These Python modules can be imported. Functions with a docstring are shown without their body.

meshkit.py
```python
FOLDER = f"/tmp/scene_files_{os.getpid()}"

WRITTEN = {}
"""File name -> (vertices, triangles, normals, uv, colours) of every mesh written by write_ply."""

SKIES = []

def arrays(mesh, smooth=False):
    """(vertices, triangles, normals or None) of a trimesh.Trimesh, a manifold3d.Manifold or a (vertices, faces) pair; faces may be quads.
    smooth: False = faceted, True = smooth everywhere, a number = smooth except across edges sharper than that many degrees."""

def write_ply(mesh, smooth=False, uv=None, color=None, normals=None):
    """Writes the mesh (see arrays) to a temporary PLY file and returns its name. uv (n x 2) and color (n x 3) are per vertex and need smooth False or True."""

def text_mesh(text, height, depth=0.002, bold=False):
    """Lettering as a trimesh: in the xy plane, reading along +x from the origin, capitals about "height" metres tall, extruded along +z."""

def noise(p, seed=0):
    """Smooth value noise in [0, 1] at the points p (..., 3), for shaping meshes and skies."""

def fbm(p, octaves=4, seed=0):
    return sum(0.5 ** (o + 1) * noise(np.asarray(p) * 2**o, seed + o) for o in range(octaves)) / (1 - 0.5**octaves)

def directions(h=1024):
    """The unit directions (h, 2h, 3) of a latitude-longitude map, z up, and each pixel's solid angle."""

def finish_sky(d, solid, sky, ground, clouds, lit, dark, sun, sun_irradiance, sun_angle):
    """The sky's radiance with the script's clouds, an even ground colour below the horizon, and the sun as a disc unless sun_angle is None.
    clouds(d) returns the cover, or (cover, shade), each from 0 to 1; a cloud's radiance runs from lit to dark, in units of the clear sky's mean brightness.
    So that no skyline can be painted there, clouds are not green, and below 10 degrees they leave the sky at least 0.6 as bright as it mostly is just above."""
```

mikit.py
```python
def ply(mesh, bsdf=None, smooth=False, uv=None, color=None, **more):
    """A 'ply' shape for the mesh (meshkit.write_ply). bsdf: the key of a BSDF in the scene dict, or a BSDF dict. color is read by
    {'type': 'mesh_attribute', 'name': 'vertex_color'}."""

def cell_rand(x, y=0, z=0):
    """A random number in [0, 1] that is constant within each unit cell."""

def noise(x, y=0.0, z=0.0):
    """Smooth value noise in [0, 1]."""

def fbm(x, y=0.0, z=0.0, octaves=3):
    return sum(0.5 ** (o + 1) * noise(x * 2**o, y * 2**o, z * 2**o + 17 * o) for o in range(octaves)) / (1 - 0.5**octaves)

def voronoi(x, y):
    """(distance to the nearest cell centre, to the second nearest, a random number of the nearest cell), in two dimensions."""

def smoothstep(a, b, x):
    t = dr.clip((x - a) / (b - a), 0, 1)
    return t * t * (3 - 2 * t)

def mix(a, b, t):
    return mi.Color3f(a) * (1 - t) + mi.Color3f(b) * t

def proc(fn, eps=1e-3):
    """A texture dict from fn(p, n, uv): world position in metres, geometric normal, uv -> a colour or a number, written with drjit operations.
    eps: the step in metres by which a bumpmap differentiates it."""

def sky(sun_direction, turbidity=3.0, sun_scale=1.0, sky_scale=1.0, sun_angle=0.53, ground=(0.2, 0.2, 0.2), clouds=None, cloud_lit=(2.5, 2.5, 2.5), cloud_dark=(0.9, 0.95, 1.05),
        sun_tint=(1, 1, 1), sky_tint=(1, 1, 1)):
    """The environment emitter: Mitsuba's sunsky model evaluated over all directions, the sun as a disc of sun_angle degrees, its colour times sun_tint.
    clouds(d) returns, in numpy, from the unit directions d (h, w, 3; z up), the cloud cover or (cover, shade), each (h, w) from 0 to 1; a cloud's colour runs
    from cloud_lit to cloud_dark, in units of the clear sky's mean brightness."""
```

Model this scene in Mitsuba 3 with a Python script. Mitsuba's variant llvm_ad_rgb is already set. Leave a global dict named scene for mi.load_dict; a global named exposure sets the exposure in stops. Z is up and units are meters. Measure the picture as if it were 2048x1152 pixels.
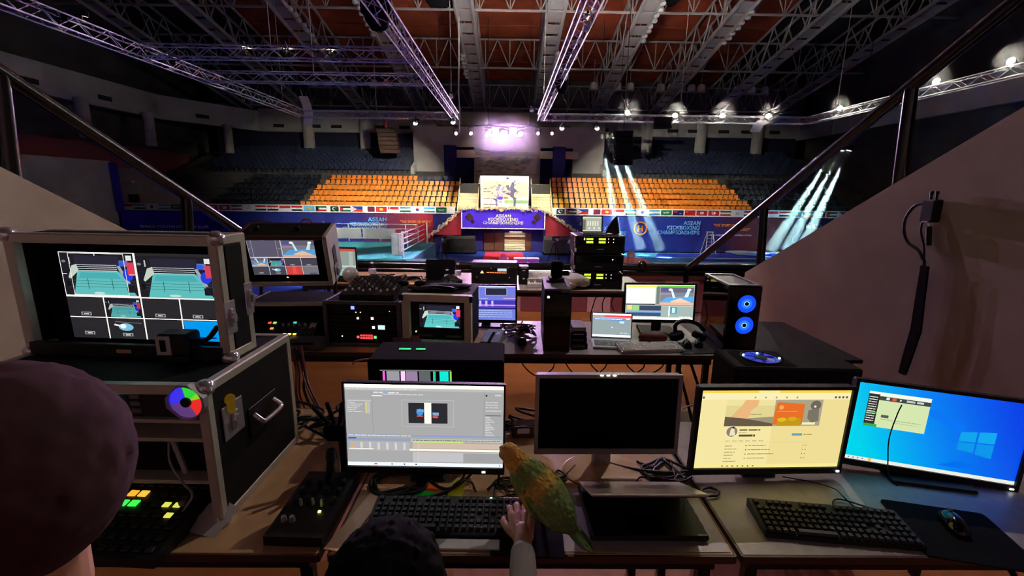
import math, random
import numpy as np, trimesh, shapely
from shapely.geometry import Polygon, box as sbox, Point, LineString, MultiPolygon
from shapely.ops import unary_union
from shapely import affinity
import manifold3d as m3
import mitsuba as mi, mikit, meshkit
import drjit as dr
T = mi.ScalarTransform4f
random.seed(7); np.random.seed(7)
RNG = np.random.default_rng(7)

# ------------------------------------------------------------------ camera
EYE = np.array([0.0, 0.0, 1.75])          # the photographer's phone, above the operators' platform (z = 0)
FOCAL = 900.0                             # in pixels of the 2048 x 1152 frame
_pitch, _roll, _yaw = math.radians(-12.0), math.radians(0.7), math.radians(0.6)
FWD = np.array([math.sin(_yaw) * math.cos(_pitch), math.cos(_yaw) * math.cos(_pitch), math.sin(_pitch)])
_r0 = np.array([math.cos(_yaw), -math.sin(_yaw), 0.0]); _u0 = np.cross(_r0, FWD)
RIGHT = _r0 * math.cos(_roll) + _u0 * math.sin(_roll)
UP = np.cross(RIGHT, FWD)
scene = {}
labels = {}
scene['camera'] = {'type': 'perspective', 'fov_axis': 'x', 'fov': 2 * math.degrees(math.atan(1024 / FOCAL)), 'near_clip': 0.05, 'far_clip': 300.0,
                   'to_world': T().look_at(EYE.tolist(), (EYE + FWD).tolist(), UP.tolist())}
EV = 9.0                                  # stops: every light of the place is given at exposure 0 and scaled to this one at the end
exposure = EV
# Strength of the lamps, seen and added (each lamp's own light is made with the lamp): watts-like units per colour
LAMP = {
    'truss': np.array([1.0, 0.93, 0.76]) * 62,      # open-faced lamps on the far and side trusses
    'purple': np.array([0.86, 0.52, 1.0]) * 520,    # three wash lights over the entrance, facing the platform
    'ring': np.array([1.0, 0.97, 0.90]) * 330,         # lamps of the crosswise truss, turned to the ring
    'beam': np.array([0.55, 0.97, 0.93]) * 4400,      # moving heads whose beams show in the haze
    'seats': np.array([1.0, 0.90, 0.74]) * 470,     # heads under the truss corners that light the seats and the entrance
    'up': np.array([1.0, 0.93, 0.85]) * 230,         # white heads on the entrance truss, turned to the roof
    'down': np.array([1.0, 0.95, 0.85]) * 260,       # heads along the trusses that face down
    'added_rear': np.array([1.0, 0.90, 0.72]) * 0.5,      # unseen lamp added behind the operators as fill
    'work': np.array([1.0, 0.84, 0.78]) * 24,         # unseen lamp added on the truss to light the operators
    'back': np.array([1.0, 0.74, 0.72]) * 66,         # unseen spot added to brighten the back tables and the parapet
    'door': np.array([1.0, 0.95, 0.75]) * 70,        # lamp added at the arena door to brighten the shutter
}
# ------------------------------------------------------------------ measuring helpers
def ray(px, py):
    return FWD + RIGHT * (px - 1024) / FOCAL - UP * (py - 576) / FOCAL
def on_y(px, py, y):
    r = ray(px, py); return EYE + r * (y - EYE[1]) / r[1]
def on_z(px, py, z):
    r = ray(px, py); return EYE + r * (z - EYE[2]) / r[2]
def on_x(px, py, x):
    r = ray(px, py); return EYE + r * (x - EYE[0]) / r[0]
def proj(p):
    q = np.asarray(p, float) - EYE; d = q @ FWD
    return 1024 + FOCAL * (q @ RIGHT) / d, 576 - FOCAL * (q @ UP) / d

# ------------------------------------------------------------------ keys, labels, materials
_used = {}
def numbered(key):
    n = _used.get(key, 0); _used[key] = n + 1
    return key if n == 0 else f'{key}_{n:03d}'

class Thing:
    """A key that its parts' keys start with, and the matrix that places its parts."""
    def __init__(self, key, M): self.key, self.M = key, M

def thing(name, label, cat, M=None, group=None, kind=None):
    key = numbered(name)
    d = labels[key] = {}
    if label: d['label'] = label
    if cat: d['category'] = cat
    if group: d['group'] = group
    if kind: d['kind'] = kind
    return Thing(key, np.eye(4) if M is None else M)

_cache = {}
def part(t, name, mesh, mat, label=None, M=None, smooth=False, emit=None, weight=0.0, kind=None, **kw):
    """One mesh of thing t (name None: the thing itself is this mesh). emit: linear radiance. Returns the part as a holder for sub-parts."""
    key = t.key if name is None else numbered(t.key + '__' + name)
    if isinstance(mesh, (list,)): mesh = cat(mesh)
    ck = (id(mesh), mat, smooth, None if emit is None else tuple(np.atleast_1d(emit)), weight)
    if ck not in _cache:
        d = mikit.ply(mesh, mat, smooth=smooth, **kw)
        if emit is not None:
            d['emitter'] = {'type': 'area', 'sampling_weight': float(weight), 'radiance': {'type': 'rgb', 'value': [float(x) for x in emit]}}
        _cache[ck] = (d, mesh)
    d = dict(_cache[ck][0])
    M = t.M if M is None else t.M @ M
    if not np.allclose(M, np.eye(4)): d['to_world'] = T(M.tolist())
    scene[key] = d
    if label or kind:
        labels[key] = {}
        if label: labels[key]['label'] = label
        if kind: labels[key]['kind'] = kind
    return Thing(key, t.M)

def single(name, label, cat, mesh, mat, M=None, group=None, kind=None, **kw):
    t = thing(name, label, cat, M, group, kind)
    part(t, None, mesh, mat, **kw)
    return t

def struct(name, mesh, mat, **kw):
    t = Thing(numbered(name), np.eye(4)); labels[t.key] = {'kind': 'structure'}
    part(t, None, mesh, mat, **kw)
    labels[t.key] = {'kind': 'structure'}
    return t

def lin(c, k=1.0):
    c = np.asarray(c, float) / 255.0
    return np.where(c <= 0.04045, c / 12.92, ((c + 0.055) / 1.055) ** 2.4) * k

def bsdf(name, c, rough=0.5, metal=0.0, spec=0.5, tex=None, **kw):
    col = tex if tex is not None else {'type': 'rgb', 'value': lin(c).tolist()}
    scene[name] = {'type': 'twosided', 'b': {'type': 'principled', 'base_color': col, 'roughness': rough, 'metallic': metal, 'specular': spec, **kw}}
    return name

# ------------------------------------------------------------------ shape helpers (metres)
def cat(ms):
    return trimesh.util.concatenate([x if isinstance(x, trimesh.Trimesh) else trimesh.Trimesh(*x, process=False) for x in ms])
def mv(mesh, x=0, y=0, z=0):
    m = mesh.copy(); m.apply_translation([x, y, z]); return m
def xf(mesh, M):
    m = mesh.copy(); m.apply_transform(M); return m
def TR(x=0, y=0, z=0): M = np.eye(4); M[:3, 3] = (x, y, z); return M
def RX(a): return trimesh.transformations.rotation_matrix(math.radians(a), [1, 0, 0])
def RY(a): return trimesh.transformations.rotation_matrix(math.radians(a), [0, 1, 0])
def RZ(a): return trimesh.transformations.rotation_matrix(math.radians(a), [0, 0, 1])
def frame_to(origin, xdir, zdir):
    """A frame at origin with local x along xdir and local z near zdir."""
    x = np.asarray(xdir, float); x /= np.linalg.norm(x)
    y = np.cross(zdir, x); y /= np.linalg.norm(y); z = np.cross(x, y)
    M = np.eye(4); M[:3, 0], M[:3, 1], M[:3, 2], M[:3, 3] = x, y, z, origin; return M
def tm(man):
    m = man.to_mesh(); return trimesh.Trimesh(np.array(m.vert_properties[:, :3]), np.array(m.tri_verts), process=False)
def hull(pts): return tm(m3.Manifold.hull_points(np.asarray(pts, np.float64)))
def bx(x0, x1, y0, y1, z0, z1, c=0.0):
    """A box, its edges chamfered by c."""
    if c <= 0:
        m = trimesh.creation.box((x1 - x0, y1 - y0, z1 - z0)); m.apply_translation([(x0 + x1) / 2, (y0 + y1) / 2, (z0 + z1) / 2]); return m
    c = min(c, (x1 - x0) * .49, (y1 - y0) * .49, (z1 - z0) * .49); pts = []
    for sx, sy, sz in np.ndindex(2, 2, 2):
        p = np.array([(x0, x1)[sx], (y0, y1)[sy], (z0, z1)[sz]]); s = np.array([1 - 2 * sx, 1 - 2 * sy, 1 - 2 * sz]) * c
        for k in range(3): q = p + s; q[k] = p[k]; pts.append(q)
    return hull(pts)
def cyl(p, q, r, n=12, r2=None):
    p, q = np.asarray(p, float), np.asarray(q, float); d = q - p; L = np.linalg.norm(d); d = d / L
    a = np.cross(d, [0, 0, 1.0] if abs(d[2]) < .9 else [1.0, 0, 0]); a /= np.linalg.norm(a); b = np.cross(d, a)
    t = np.arange(n) * 2 * math.pi / n; ring = np.cos(t)[:, None] * a + np.sin(t)[:, None] * b
    v = np.vstack([p + ring * r, q + ring * (r if r2 is None else r2), [p], [q]]); i = np.arange(n); j = (i + 1) % n
    f = np.vstack([np.c_[i, j, n + j], np.c_[i, n + j, n + i], np.c_[j, i, i * 0 + 2 * n], np.c_[n + i, n + j, i * 0 + 2 * n + 1]])
    return trimesh.Trimesh(v, f, process=False)
def lathe(prof, n=20):
    """Revolves (r, z) points about z; closed where r = 0."""
    prof = np.asarray(prof, float); t = np.arange(n) * 2 * math.pi / n
    v = np.stack([prof[:, None, 0] * np.cos(t), prof[:, None, 0] * np.sin(t), np.repeat(prof[:, 1:2], n, 1)], -1).reshape(-1, 3)
    f = []
    for k in range(len(prof) - 1):
        i = np.arange(n); j = (i + 1) % n
        f += [np.c_[k * n + i, k * n + j, (k + 1) * n + j], np.c_[k * n + i, (k + 1) * n + j, (k + 1) * n + i]]
    return trimesh.Trimesh(v, np.vstack(f), process=False)
def spline(pts, n=8):
    p = np.asarray(pts, float); p = np.vstack([2 * p[0] - p[1], p, 2 * p[-1] - p[-2]]); out = []
    for k in range(1, len(p) - 2):
        for t in np.arange(n) / n:
            a, b, c, d = p[k - 1:k + 3]
            out.append(.5 * (2 * b + (c - a) * t + (2 * a - 5 * b + 4 * c - d) * t ** 2 + (3 * b - a - 3 * c + d) * t ** 3))
    return np.array(out + [p[-2]])
def tube(pts, r, sides=6):
    p = np.asarray(pts, float); n = len(p); t = np.gradient(p, axis=0); t /= np.linalg.norm(t, axis=1, keepdims=True) + 1e-12
    a = np.cross(t[0], [0, 0, 1.0] if abs(t[0][2]) < .9 else [1.0, 0, 0]); A = []
    for k in range(n):
        a = a - t[k] * (a @ t[k]); a /= np.linalg.norm(a) + 1e-12; A.append(a)
    A = np.array(A); B = np.cross(t, A); ang = np.arange(sides) * 2 * math.pi / sides
    rr = np.broadcast_to(r, (n,))[:, None, None]
    v = (p[:, None] + rr * (np.cos(ang)[None, :, None] * A[:, None] + np.sin(ang)[None, :, None] * B[:, None])).reshape(-1, 3)
    i, j = np.meshgrid(np.arange(n - 1), np.arange(sides), indexing='ij')
    q = np.stack([i * sides + j, i * sides + (j + 1) % sides, (i + 1) * sides + (j + 1) % sides, (i + 1) * sides + j], -1).reshape(-1, 4)
    f = np.vstack([q[:, [0, 1, 2]], q[:, [0, 2, 3]]])
    v = np.vstack([v, p[:1], p[-1:]]); k = np.arange(sides)
    f = np.vstack([f, np.c_[(k + 1) % sides, k, k * 0 + n * sides], np.c_[(n - 1) * sides + k, (n - 1) * sides + (k + 1) % sides, k * 0 + n * sides + 1]])
    return trimesh.Trimesh(v, f, process=False)
def extr(poly, h, z=0.0):
    """Extrudes a shapely polygon or a list of points by h along z."""
    poly = poly if hasattr(poly, 'geom_type') else Polygon(poly)
    ms = [trimesh.creation.extrude_polygon(g, h, engine='earcut') for g in getattr(poly, 'geoms', [poly])]
    m = cat(ms); m.apply_translation([0, 0, z]); return m
def prism(pts_yz, x0, x1):
    """A profile of (y, z) points, extruded from x0 to x1."""
    m = extr(pts_yz, x1 - x0); v = m.vertices.copy(); m.vertices = np.c_[v[:, 2] + x0, v[:, 0], v[:, 1]]; return m
def torus(R, r, n=24, k=8):
    t = np.linspace(0, 2 * math.pi, n + 1)[:-1]; return trimesh.creation.torus(R, r, major_sections=n, minor_sections=k)

# ------------------------------------------------------------------ flat print and screens: layers of coloured polygons, no overlaps, one flat mesh
def rect(u0, v0, u1, v1): return sbox(u0, v0, u1, v1)
def disc(u, v, r, asp=1.0): return affinity.scale(Point(u, v).buffer(r, 8), 1, asp)
def flatten(layers):
    """[(polygon, colour)] painted bottom to top -> [(visible polygon, colour)], in unit coordinates u right, v down."""
    out, above = [], None
    frame = sbox(0, 0, 1, 1)
    for g, c in reversed(layers):
        g = g.intersection(frame); vis = g if above is None else g.difference(above)
        if not vis.is_empty: out.append((vis, c))
        above = g if above is None else above.union(g)
    return out
def flat_mesh(polys, w, h):
    """Triangles of [(polygon, colour)] as vertices in the xz plane facing -y, w x h metres, centred on x, from z = 0 up; with vertex colours."""
    V, F, C, n = [], [], [], 0
    for g, c in polys:
        for q in getattr(g, 'geoms', [g]):
            if q.geom_type != 'Polygon' or q.area < 1e-9: continue
            try: v, f = trimesh.creation.triangulate_polygon(q, engine='earcut')
            except Exception: continue
            v = np.asarray(v); f = np.asarray(f)
            if not len(f): continue
            p = np.c_[(v[:, 0] - .5) * w, v[:, 0] * 0, (1 - v[:, 1]) * h]
            a, b, d = p[f[:, 0]], p[f[:, 1]], p[f[:, 2]]
            flip = np.cross(b - a, d - a)[:, 1] > 0; f[flip] = f[flip][:, ::-1]
            col = np.array([c(*uv) for uv in v]) if callable(c) else np.tile(np.asarray(c, float), (len(v), 1))
            V.append(p); F.append(f + n); C.append(col); n += len(v)
    return np.vstack(V), np.vstack(F), np.vstack(C)
def screen(t, w, h, layers, M=None, gain=1.0, weight=1.0, name='screen', big=0.06):
    """A lit display. The larger areas are emitters that are sampled; the small details carry their colour per vertex."""
    polys = flatten(layers); groups = {}; small = []
    for g, c in polys:
        if not callable(c) and g.area > big: groups.setdefault(tuple(c), []).append((g, c))
        else: small.append((g, (lambda u, v, c=c: lin(c(u, v), gain)) if callable(c) else lin(c, gain)))
    tot = sum(sum(g.area for g, _ in gs) * max(lin(c)) for c, gs in groups.items()) + 1e-9
    holder = None
    for c, gs in sorted(groups.items(), key=lambda x: -sum(g.area for g, _ in x[1])):
        for q in sorted((q for g, _ in gs for q in getattr(g, 'geoms', [g])), key=lambda q: -q.area):
            if q.area < .012: small.append((q, lin(c, gain))); continue
            v, f, _ = flat_mesh([(q, c)], w, h); wt = weight * q.area * max(lin(c)) / tot
            p = part(t if holder is None else holder, name if holder is None else 'window', trimesh.Trimesh(v, f, process=False), 'screen_glass', M=M, emit=lin(c, gain), weight=max(wt, 0.02))
            holder = holder or p
    if small:
        v, f, c = flat_mesh(small, w, h)
        key = numbered((holder or t).key + '__' + ('picture' if holder else name))
        scene[key] = {**mikit.ply((v, f), 'screen_glass', color=c * 2.0 ** -EV), 'emitter': {'type': 'area', 'sampling_weight': 0.0, 'radiance': {'type': 'mesh_attribute', 'name': 'vertex_color'}}}
        MM = t.M if M is None else t.M @ M
        scene[key]['to_world'] = T(MM.tolist())
    return holder
def printed(t, name, w, h, layers, M=None, mat='print', label=None):
    """Flat print on a surface: one mesh with a colour per vertex."""
    v, f, c = flat_mesh([(g, lin(c)) for g, c in flatten(layers)], w, h)
    key = t.key if name is None else numbered(t.key + '__' + name)
    scene[key] = mikit.ply((v, f), mat, color=c)
    MM = t.M if M is None else t.M @ M
    scene[key]['to_world'] = T(MM.tolist())
    if label: labels[key] = {'label': label}
    return Thing(key, t.M)
def tint(mesh, colour_fn):
    """Vertex colours (linear) for a mesh from its vertices."""
    return np.clip(colour_fn(np.asarray(mesh.vertices)), 0, 1)
def lettering(text, height, width=None, depth=0.01, bold=True):
    """Upright lettering in the xz plane facing -y, centred on x, its foot at z = 0, squeezed or stretched to a width."""
    m = meshkit.text_mesh(text, height, depth, bold=bold); v = m.vertices.copy()
    x0, x1 = v[:, 0].min(), v[:, 0].max(); s = 1.0 if width is None else width / (x1 - x0)
    m.vertices = np.c_[(v[:, 0] - (x0 + x1) / 2) * s, -v[:, 2], v[:, 1]]
    return m
def glyph(text, u, v, h, w, asp=1.0, anchor='l'):
    """Lettering as a polygon in screen coordinates: its left (or centre) at u, its top at v, h tall, w wide."""
    m = meshkit.text_mesh(text, 1.0, 0.01, bold=True)
    f = m.faces[np.abs(m.face_normals[:, 2]) > .9]; z = m.vertices[f][:, :, 2].mean(1); f = f[z > .005]
    tri = m.vertices[f][:, :, :2]; x0, x1 = tri[..., 0].min(), tri[..., 0].max(); y1 = tri[..., 1].max(); y0 = tri[..., 1].min()
    tri = np.stack([(tri[..., 0] - x0) / (x1 - x0) * w + u - (w / 2 if anchor == 'c' else 0), v + (y1 - tri[..., 1]) / (y1 - y0) * h], -1)
    return unary_union([Polygon(q).buffer(1e-6) for q in tri])
def scribble(u, v, w, h, seed, gap=0.35):
    """Small unreadable writing: a broken line of little dashes."""
    r = np.random.default_rng(seed); out = []; x = u
    while x < u + w:
        L = r.uniform(1.0, 4.0) * h; out.append(sbox(x, v, min(x + L, u + w), v + h)); x += L + h * gap * r.uniform(.6, 1.6)
    return unary_union(out)
# ------------------------------------------------------------------ materials
def _noise_col(c, amp, s, c2=None):
    a, b = lin(c), lin(c2 if c2 is not None else np.asarray(c) * (1 - amp))
    return mikit.proc(lambda p, n, uv: mikit.mix(mi.Color3f(*a.tolist()), mi.Color3f(*b.tolist()), mikit.fbm(p.x * s, p.y * s, p.z * s, 3)))
def _wood(c, c2, s):
    a, b = lin(c), lin(c2)
    return mikit.proc(lambda p, n, uv: mikit.mix(mi.Color3f(*a.tolist()), mi.Color3f(*b.tolist()), mikit.fbm(p.x * s * .12, p.y * s, p.z * s, 4)))
bsdf('plaster', None, .9, tex=_noise_col((205, 190, 168), .16, 3.0))
bsdf('concrete', None, .9, tex=_noise_col((190, 188, 180), .2, .6))
bsdf('concrete_dark', None, .9, tex=_noise_col((92, 90, 88), .3, .7))
bsdf('parapet_pink', (206, 158, 166), .8); bsdf('parapet_maroon', (140, 74, 82), .8)
bsdf('roof_deck', None, .8, tex=_noise_col((150, 66, 34), .35, .5)); bsdf('roof_steel', (150, 146, 144), .55, .3)
bsdf('roof_dark', (38, 37, 38), .9)
bsdf('truss_alu', (200, 198, 200), .4, .35)
bsdf('wood_floor', None, .55, tex=_wood((178, 112, 62), (140, 82, 42), 6.0))
bsdf('wood_table', None, .5, tex=_wood((206, 168, 124), (176, 138, 98), 10.0))
bsdf('grey_table', None, .36, spec=.6, tex=_noise_col((168, 160, 154), .12, 40.0)); bsdf('table_edge', (70, 45, 34), .5)
bsdf('black_plastic', (18, 18, 20), .5, spec=.35); bsdf('black_gloss', (10, 10, 12), .12); bsdf('screen_off', (4, 4, 5), .3, spec=.08); bsdf('black_matte', (16, 16, 17), .9, spec=.15)
bsdf('key_black', (30, 29, 32), .5); bsdf('grey_plastic', (92, 92, 96), .45); bsdf('silver_plastic', (150, 148, 150), .35, .3)
bsdf('white_plastic', (232, 230, 224), .45); bsdf('grey_light', (186, 184, 180), .5)
bsdf('rail_black', (14, 14, 15), .22, .0, .7); bsdf('steel_black', (26, 25, 26), .35, .3)
bsdf('aluminium', (190, 186, 172), .4, .3); bsdf('chrome', (215, 215, 218), .18, .7); bsdf('case_black', (15, 15, 16), .75, spec=.25)
bsdf('screen_glass', (8, 8, 9), .25); bsdf('cable_black', (18, 17, 18), .5); bsdf('cable_wine', (120, 76, 84), .4); bsdf('cable_grey', (150, 148, 150), .4)
bsdf('seat_orange', (232, 146, 62), .38); bsdf('seat_yellow', (236, 184, 60), .38); bsdf('seat_dark', (40, 46, 58), .35); bsdf('seat_blue', (46, 54, 78), .4)
bsdf('arena_blue', (34, 62, 150), .5); bsdf('carpet_red', (215, 36, 52), .9); bsdf('ring_teal', (66, 118, 128), .7); bsdf('ring_canvas', (70, 170, 175), .8)
bsdf('pad_red', (196, 30, 44), .5); bsdf('rope_white', (225, 225, 225), .6); bsdf('cream', (226, 216, 170), .7); bsdf('brown_door', (104, 66, 46), .6)
bsdf('brown_dark', (66, 46, 36), .7); bsdf('navy', (34, 34, 110), .7); bsdf('navy_dark', (20, 24, 52), .8); bsdf('maroon', (150, 36, 52), .8)
bsdf('board_violet', (70, 40, 220), .6); bsdf('leaf_cream', (222, 212, 176), .7)
bsdf('skin', (205, 150, 122), .55); bsdf('hair_black', (9, 8, 8), .9, spec=.1); bsdf('sleeve_grey', (150, 148, 142), .9); bsdf('cap_pink', None, .95, tex=_noise_col((74, 40, 45), .35, 60.0))
bsdf('pouch_red', (92, 26, 32), .6); bsdf('bird_yellow', (236, 200, 40), .5); bsdf('wood_pale', (206, 190, 160), .7)
scene['print'] = {'type': 'twosided', 'b': {'type': 'principled', 'base_color': {'type': 'mesh_attribute', 'name': 'vertex_color'}, 'roughness': .6, 'specular': .4}}
scene['fur'] = {'type': 'twosided', 'b': {'type': 'principled', 'base_color': {'type': 'mesh_attribute', 'name': 'vertex_color'}, 'roughness': .8, 'specular': .3}}
scene['clear_plastic'] = {'type': 'thindielectric', 'int_ior': 1.3}
scene['lens'] = {'type': 'diffuse', 'reflectance': {'type': 'rgb', 'value': [.2, .2, .2]}}
# ------------------------------------------------------------------ the hall
struct('floor', bx(-31, 31, 6.0, 36, -3.1, -2.9), 'arena_blue')
struct('wall_far', bx(-31, 31, 51.0, 51.4, 5.6, 16), 'concrete_dark')
# white frieze over the concourse openings, all around the far end, and the dark openings under it
struct('wall_frieze', bx(-26, 31, 49.6, 50.2, 7.7, 9.9), 'concrete')
fr = extr([(-31.0, 27), (-30.6, 27), (-30.6, 42), (-26.0, 49.6), (-26.0, 50.2), (-31.0, 42.4)], 2.0, 7.7); struct('wall_left_frieze', fr, 'concrete')
struct('wall_right_frieze', bx(30.6, 31, 10, 50, 7.5, 9.7), 'concrete')
vent = bx(-.55, .55, -.05, .05, -.16, .16)
for k, x in enumerate([-24, -20.2, -18.0, -13.4, -10.9, -7.4, -5.2, 7.6, 9.9, 17.2, 19.4, 22.6, 25, 28]):
    part(Thing('wall_frieze', np.eye(4)), 'vent', vent, 'roof_dark', M=TR(x, 49.58, 8.25))
for k, (x, y) in enumerate([(-30.55, 31), (-30.55, 36.5), (-28.7, 44.8)]):
    part(Thing('wall_left_frieze', np.eye(4)), 'vent', vent, 'roof_dark', M=TR(x, y, 8.35) @ RZ(90 if k < 2 else 59))
struct('wall_concourse', bx(-31, 31, 50.4, 50.6, 5.0, 8.0), 'navy_dark')
for k, x in enumerate([-21.0, -15.1, -9.3, 9.6, 14.6, 20.3, 26.3]):
    s = struct('pillar', cyl((x, 49.7, 5.55), (x, 49.7, 9.9), .55, 20), 'concrete', smooth=40)
for k, (x, y) in enumerate([(-30.2, 28.5), (-30.2, 34), (-30.2, 40), (-27.6, 46.6)]):
    struct('pillar', cyl((x, y, 5.2), (x, y, 7.9), .4, 14), 'concrete', smooth=40)
# side walls of the hall and the dark banks along them
struct('wall_left', bx(-33.4, -33, -12, 52, -3, 16), 'concrete_dark'); struct('wall_right', bx(33, 33.4, -12, 52, -3, 16), 'concrete_dark')
struct('wall_left_parapet', bx(-31.0, -30.6, 8, 36.0, -2.9, 3.73), 'concrete')
bank = [(-30.9, 2.6)] + [q for k in range(6) for q in ((-30.9 - .35 * k, 2.7 + .5 * k), (-31.25 - .35 * k, 2.7 + .5 * k))] + [(-33, 2.6)]
m = extr([(z, x) for x, z in bank], 40.0); v = m.vertices.copy(); m.vertices = np.c_[v[:, 1], v[:, 2] + 8, v[:, 0]]; struct('floor_left_bank', m, 'parapet_maroon')
struct('wall_right_parapet', bx(28.2, 28.6, 8, 36.0, -2.9, .6), 'navy_dark')
# far bank: stepped concrete under the seats
prof = [(36.4, -2.9), (36.4, .05)] + [q for k in range(6) for q in ((36.7 + .8 * k, .08 + .45 * k), (36.7 + .8 * (k + 1), .08 + .45 * k))] + [(41.6, 3.0), (43.0, 3.0)]
prof += [q for k in range(9) for q in ((43.0 + .72 * k, 3.3 + .27 * k), (43.0 + .72 * (k + 1), 3.3 + .27 * k))] + [(49.6, 5.6), (50.6, 5.6), (50.6, -2.9)]
lower = [q for q in prof]
for x0, x1 in ((-31, -5.95), (5.95, 31)):
    struct('floor_bank', prism(lower, x0, x1), 'concrete_dark')
# middle part of the bank: a platform behind the entrance
struct('floor_middle', bx(-4.05, 3.5, 38.2, 50.6, -2.9, 2.4), 'concrete_dark')
struct('wall_entrance', cat([bx(-5.95, -2.0, 36.2, 36.6, -2.9, .2), bx(1.9, 5.95, 36.2, 36.6, -2.9, .2), bx(-2.0, 1.9, 36.2, 36.6, -1.4, .2)]), 'navy')
struct('floor_landing', bx(-2.2, 2.1, 36.6, 38.2, -1.4, .1), 'cream')
# stairs on both sides of the poster
for x0, x1 in ((-4.0, -2.5), (1.95, 3.45)):
    st = thing('stairs', None, None, kind='structure')
    for k in range(9):
        part(st, 'step', bx(x0, x1, 36.6 + .27 * k, 38.8, .1 + .26 * k, .1 + .26 * (k + 1) - .01, .02), 'cream')
    for x in (x0 - .08, x1 + .02):
        part(st, 'kerb', prism([(36.5, .1), (36.5, .5), (38.9, 2.9), (38.9, 2.4)], x, x + .07), 'cream')
for x0, x1 in ((-5.95, -4.05), (3.5, 5.95)):
    st = thing('stairs', None, None, kind='structure')
    for k in range(6): part(st, 'step', bx(x0, x1, 36.7 + .8 * k, 43.0, -.4 + .45 * k, .08 + .45 * k, .02), 'concrete_dark')
    part(st, 'landing', bx(x0, x1, 41.5, 50.6, 1.5, 2.4), 'concrete_dark')

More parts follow.
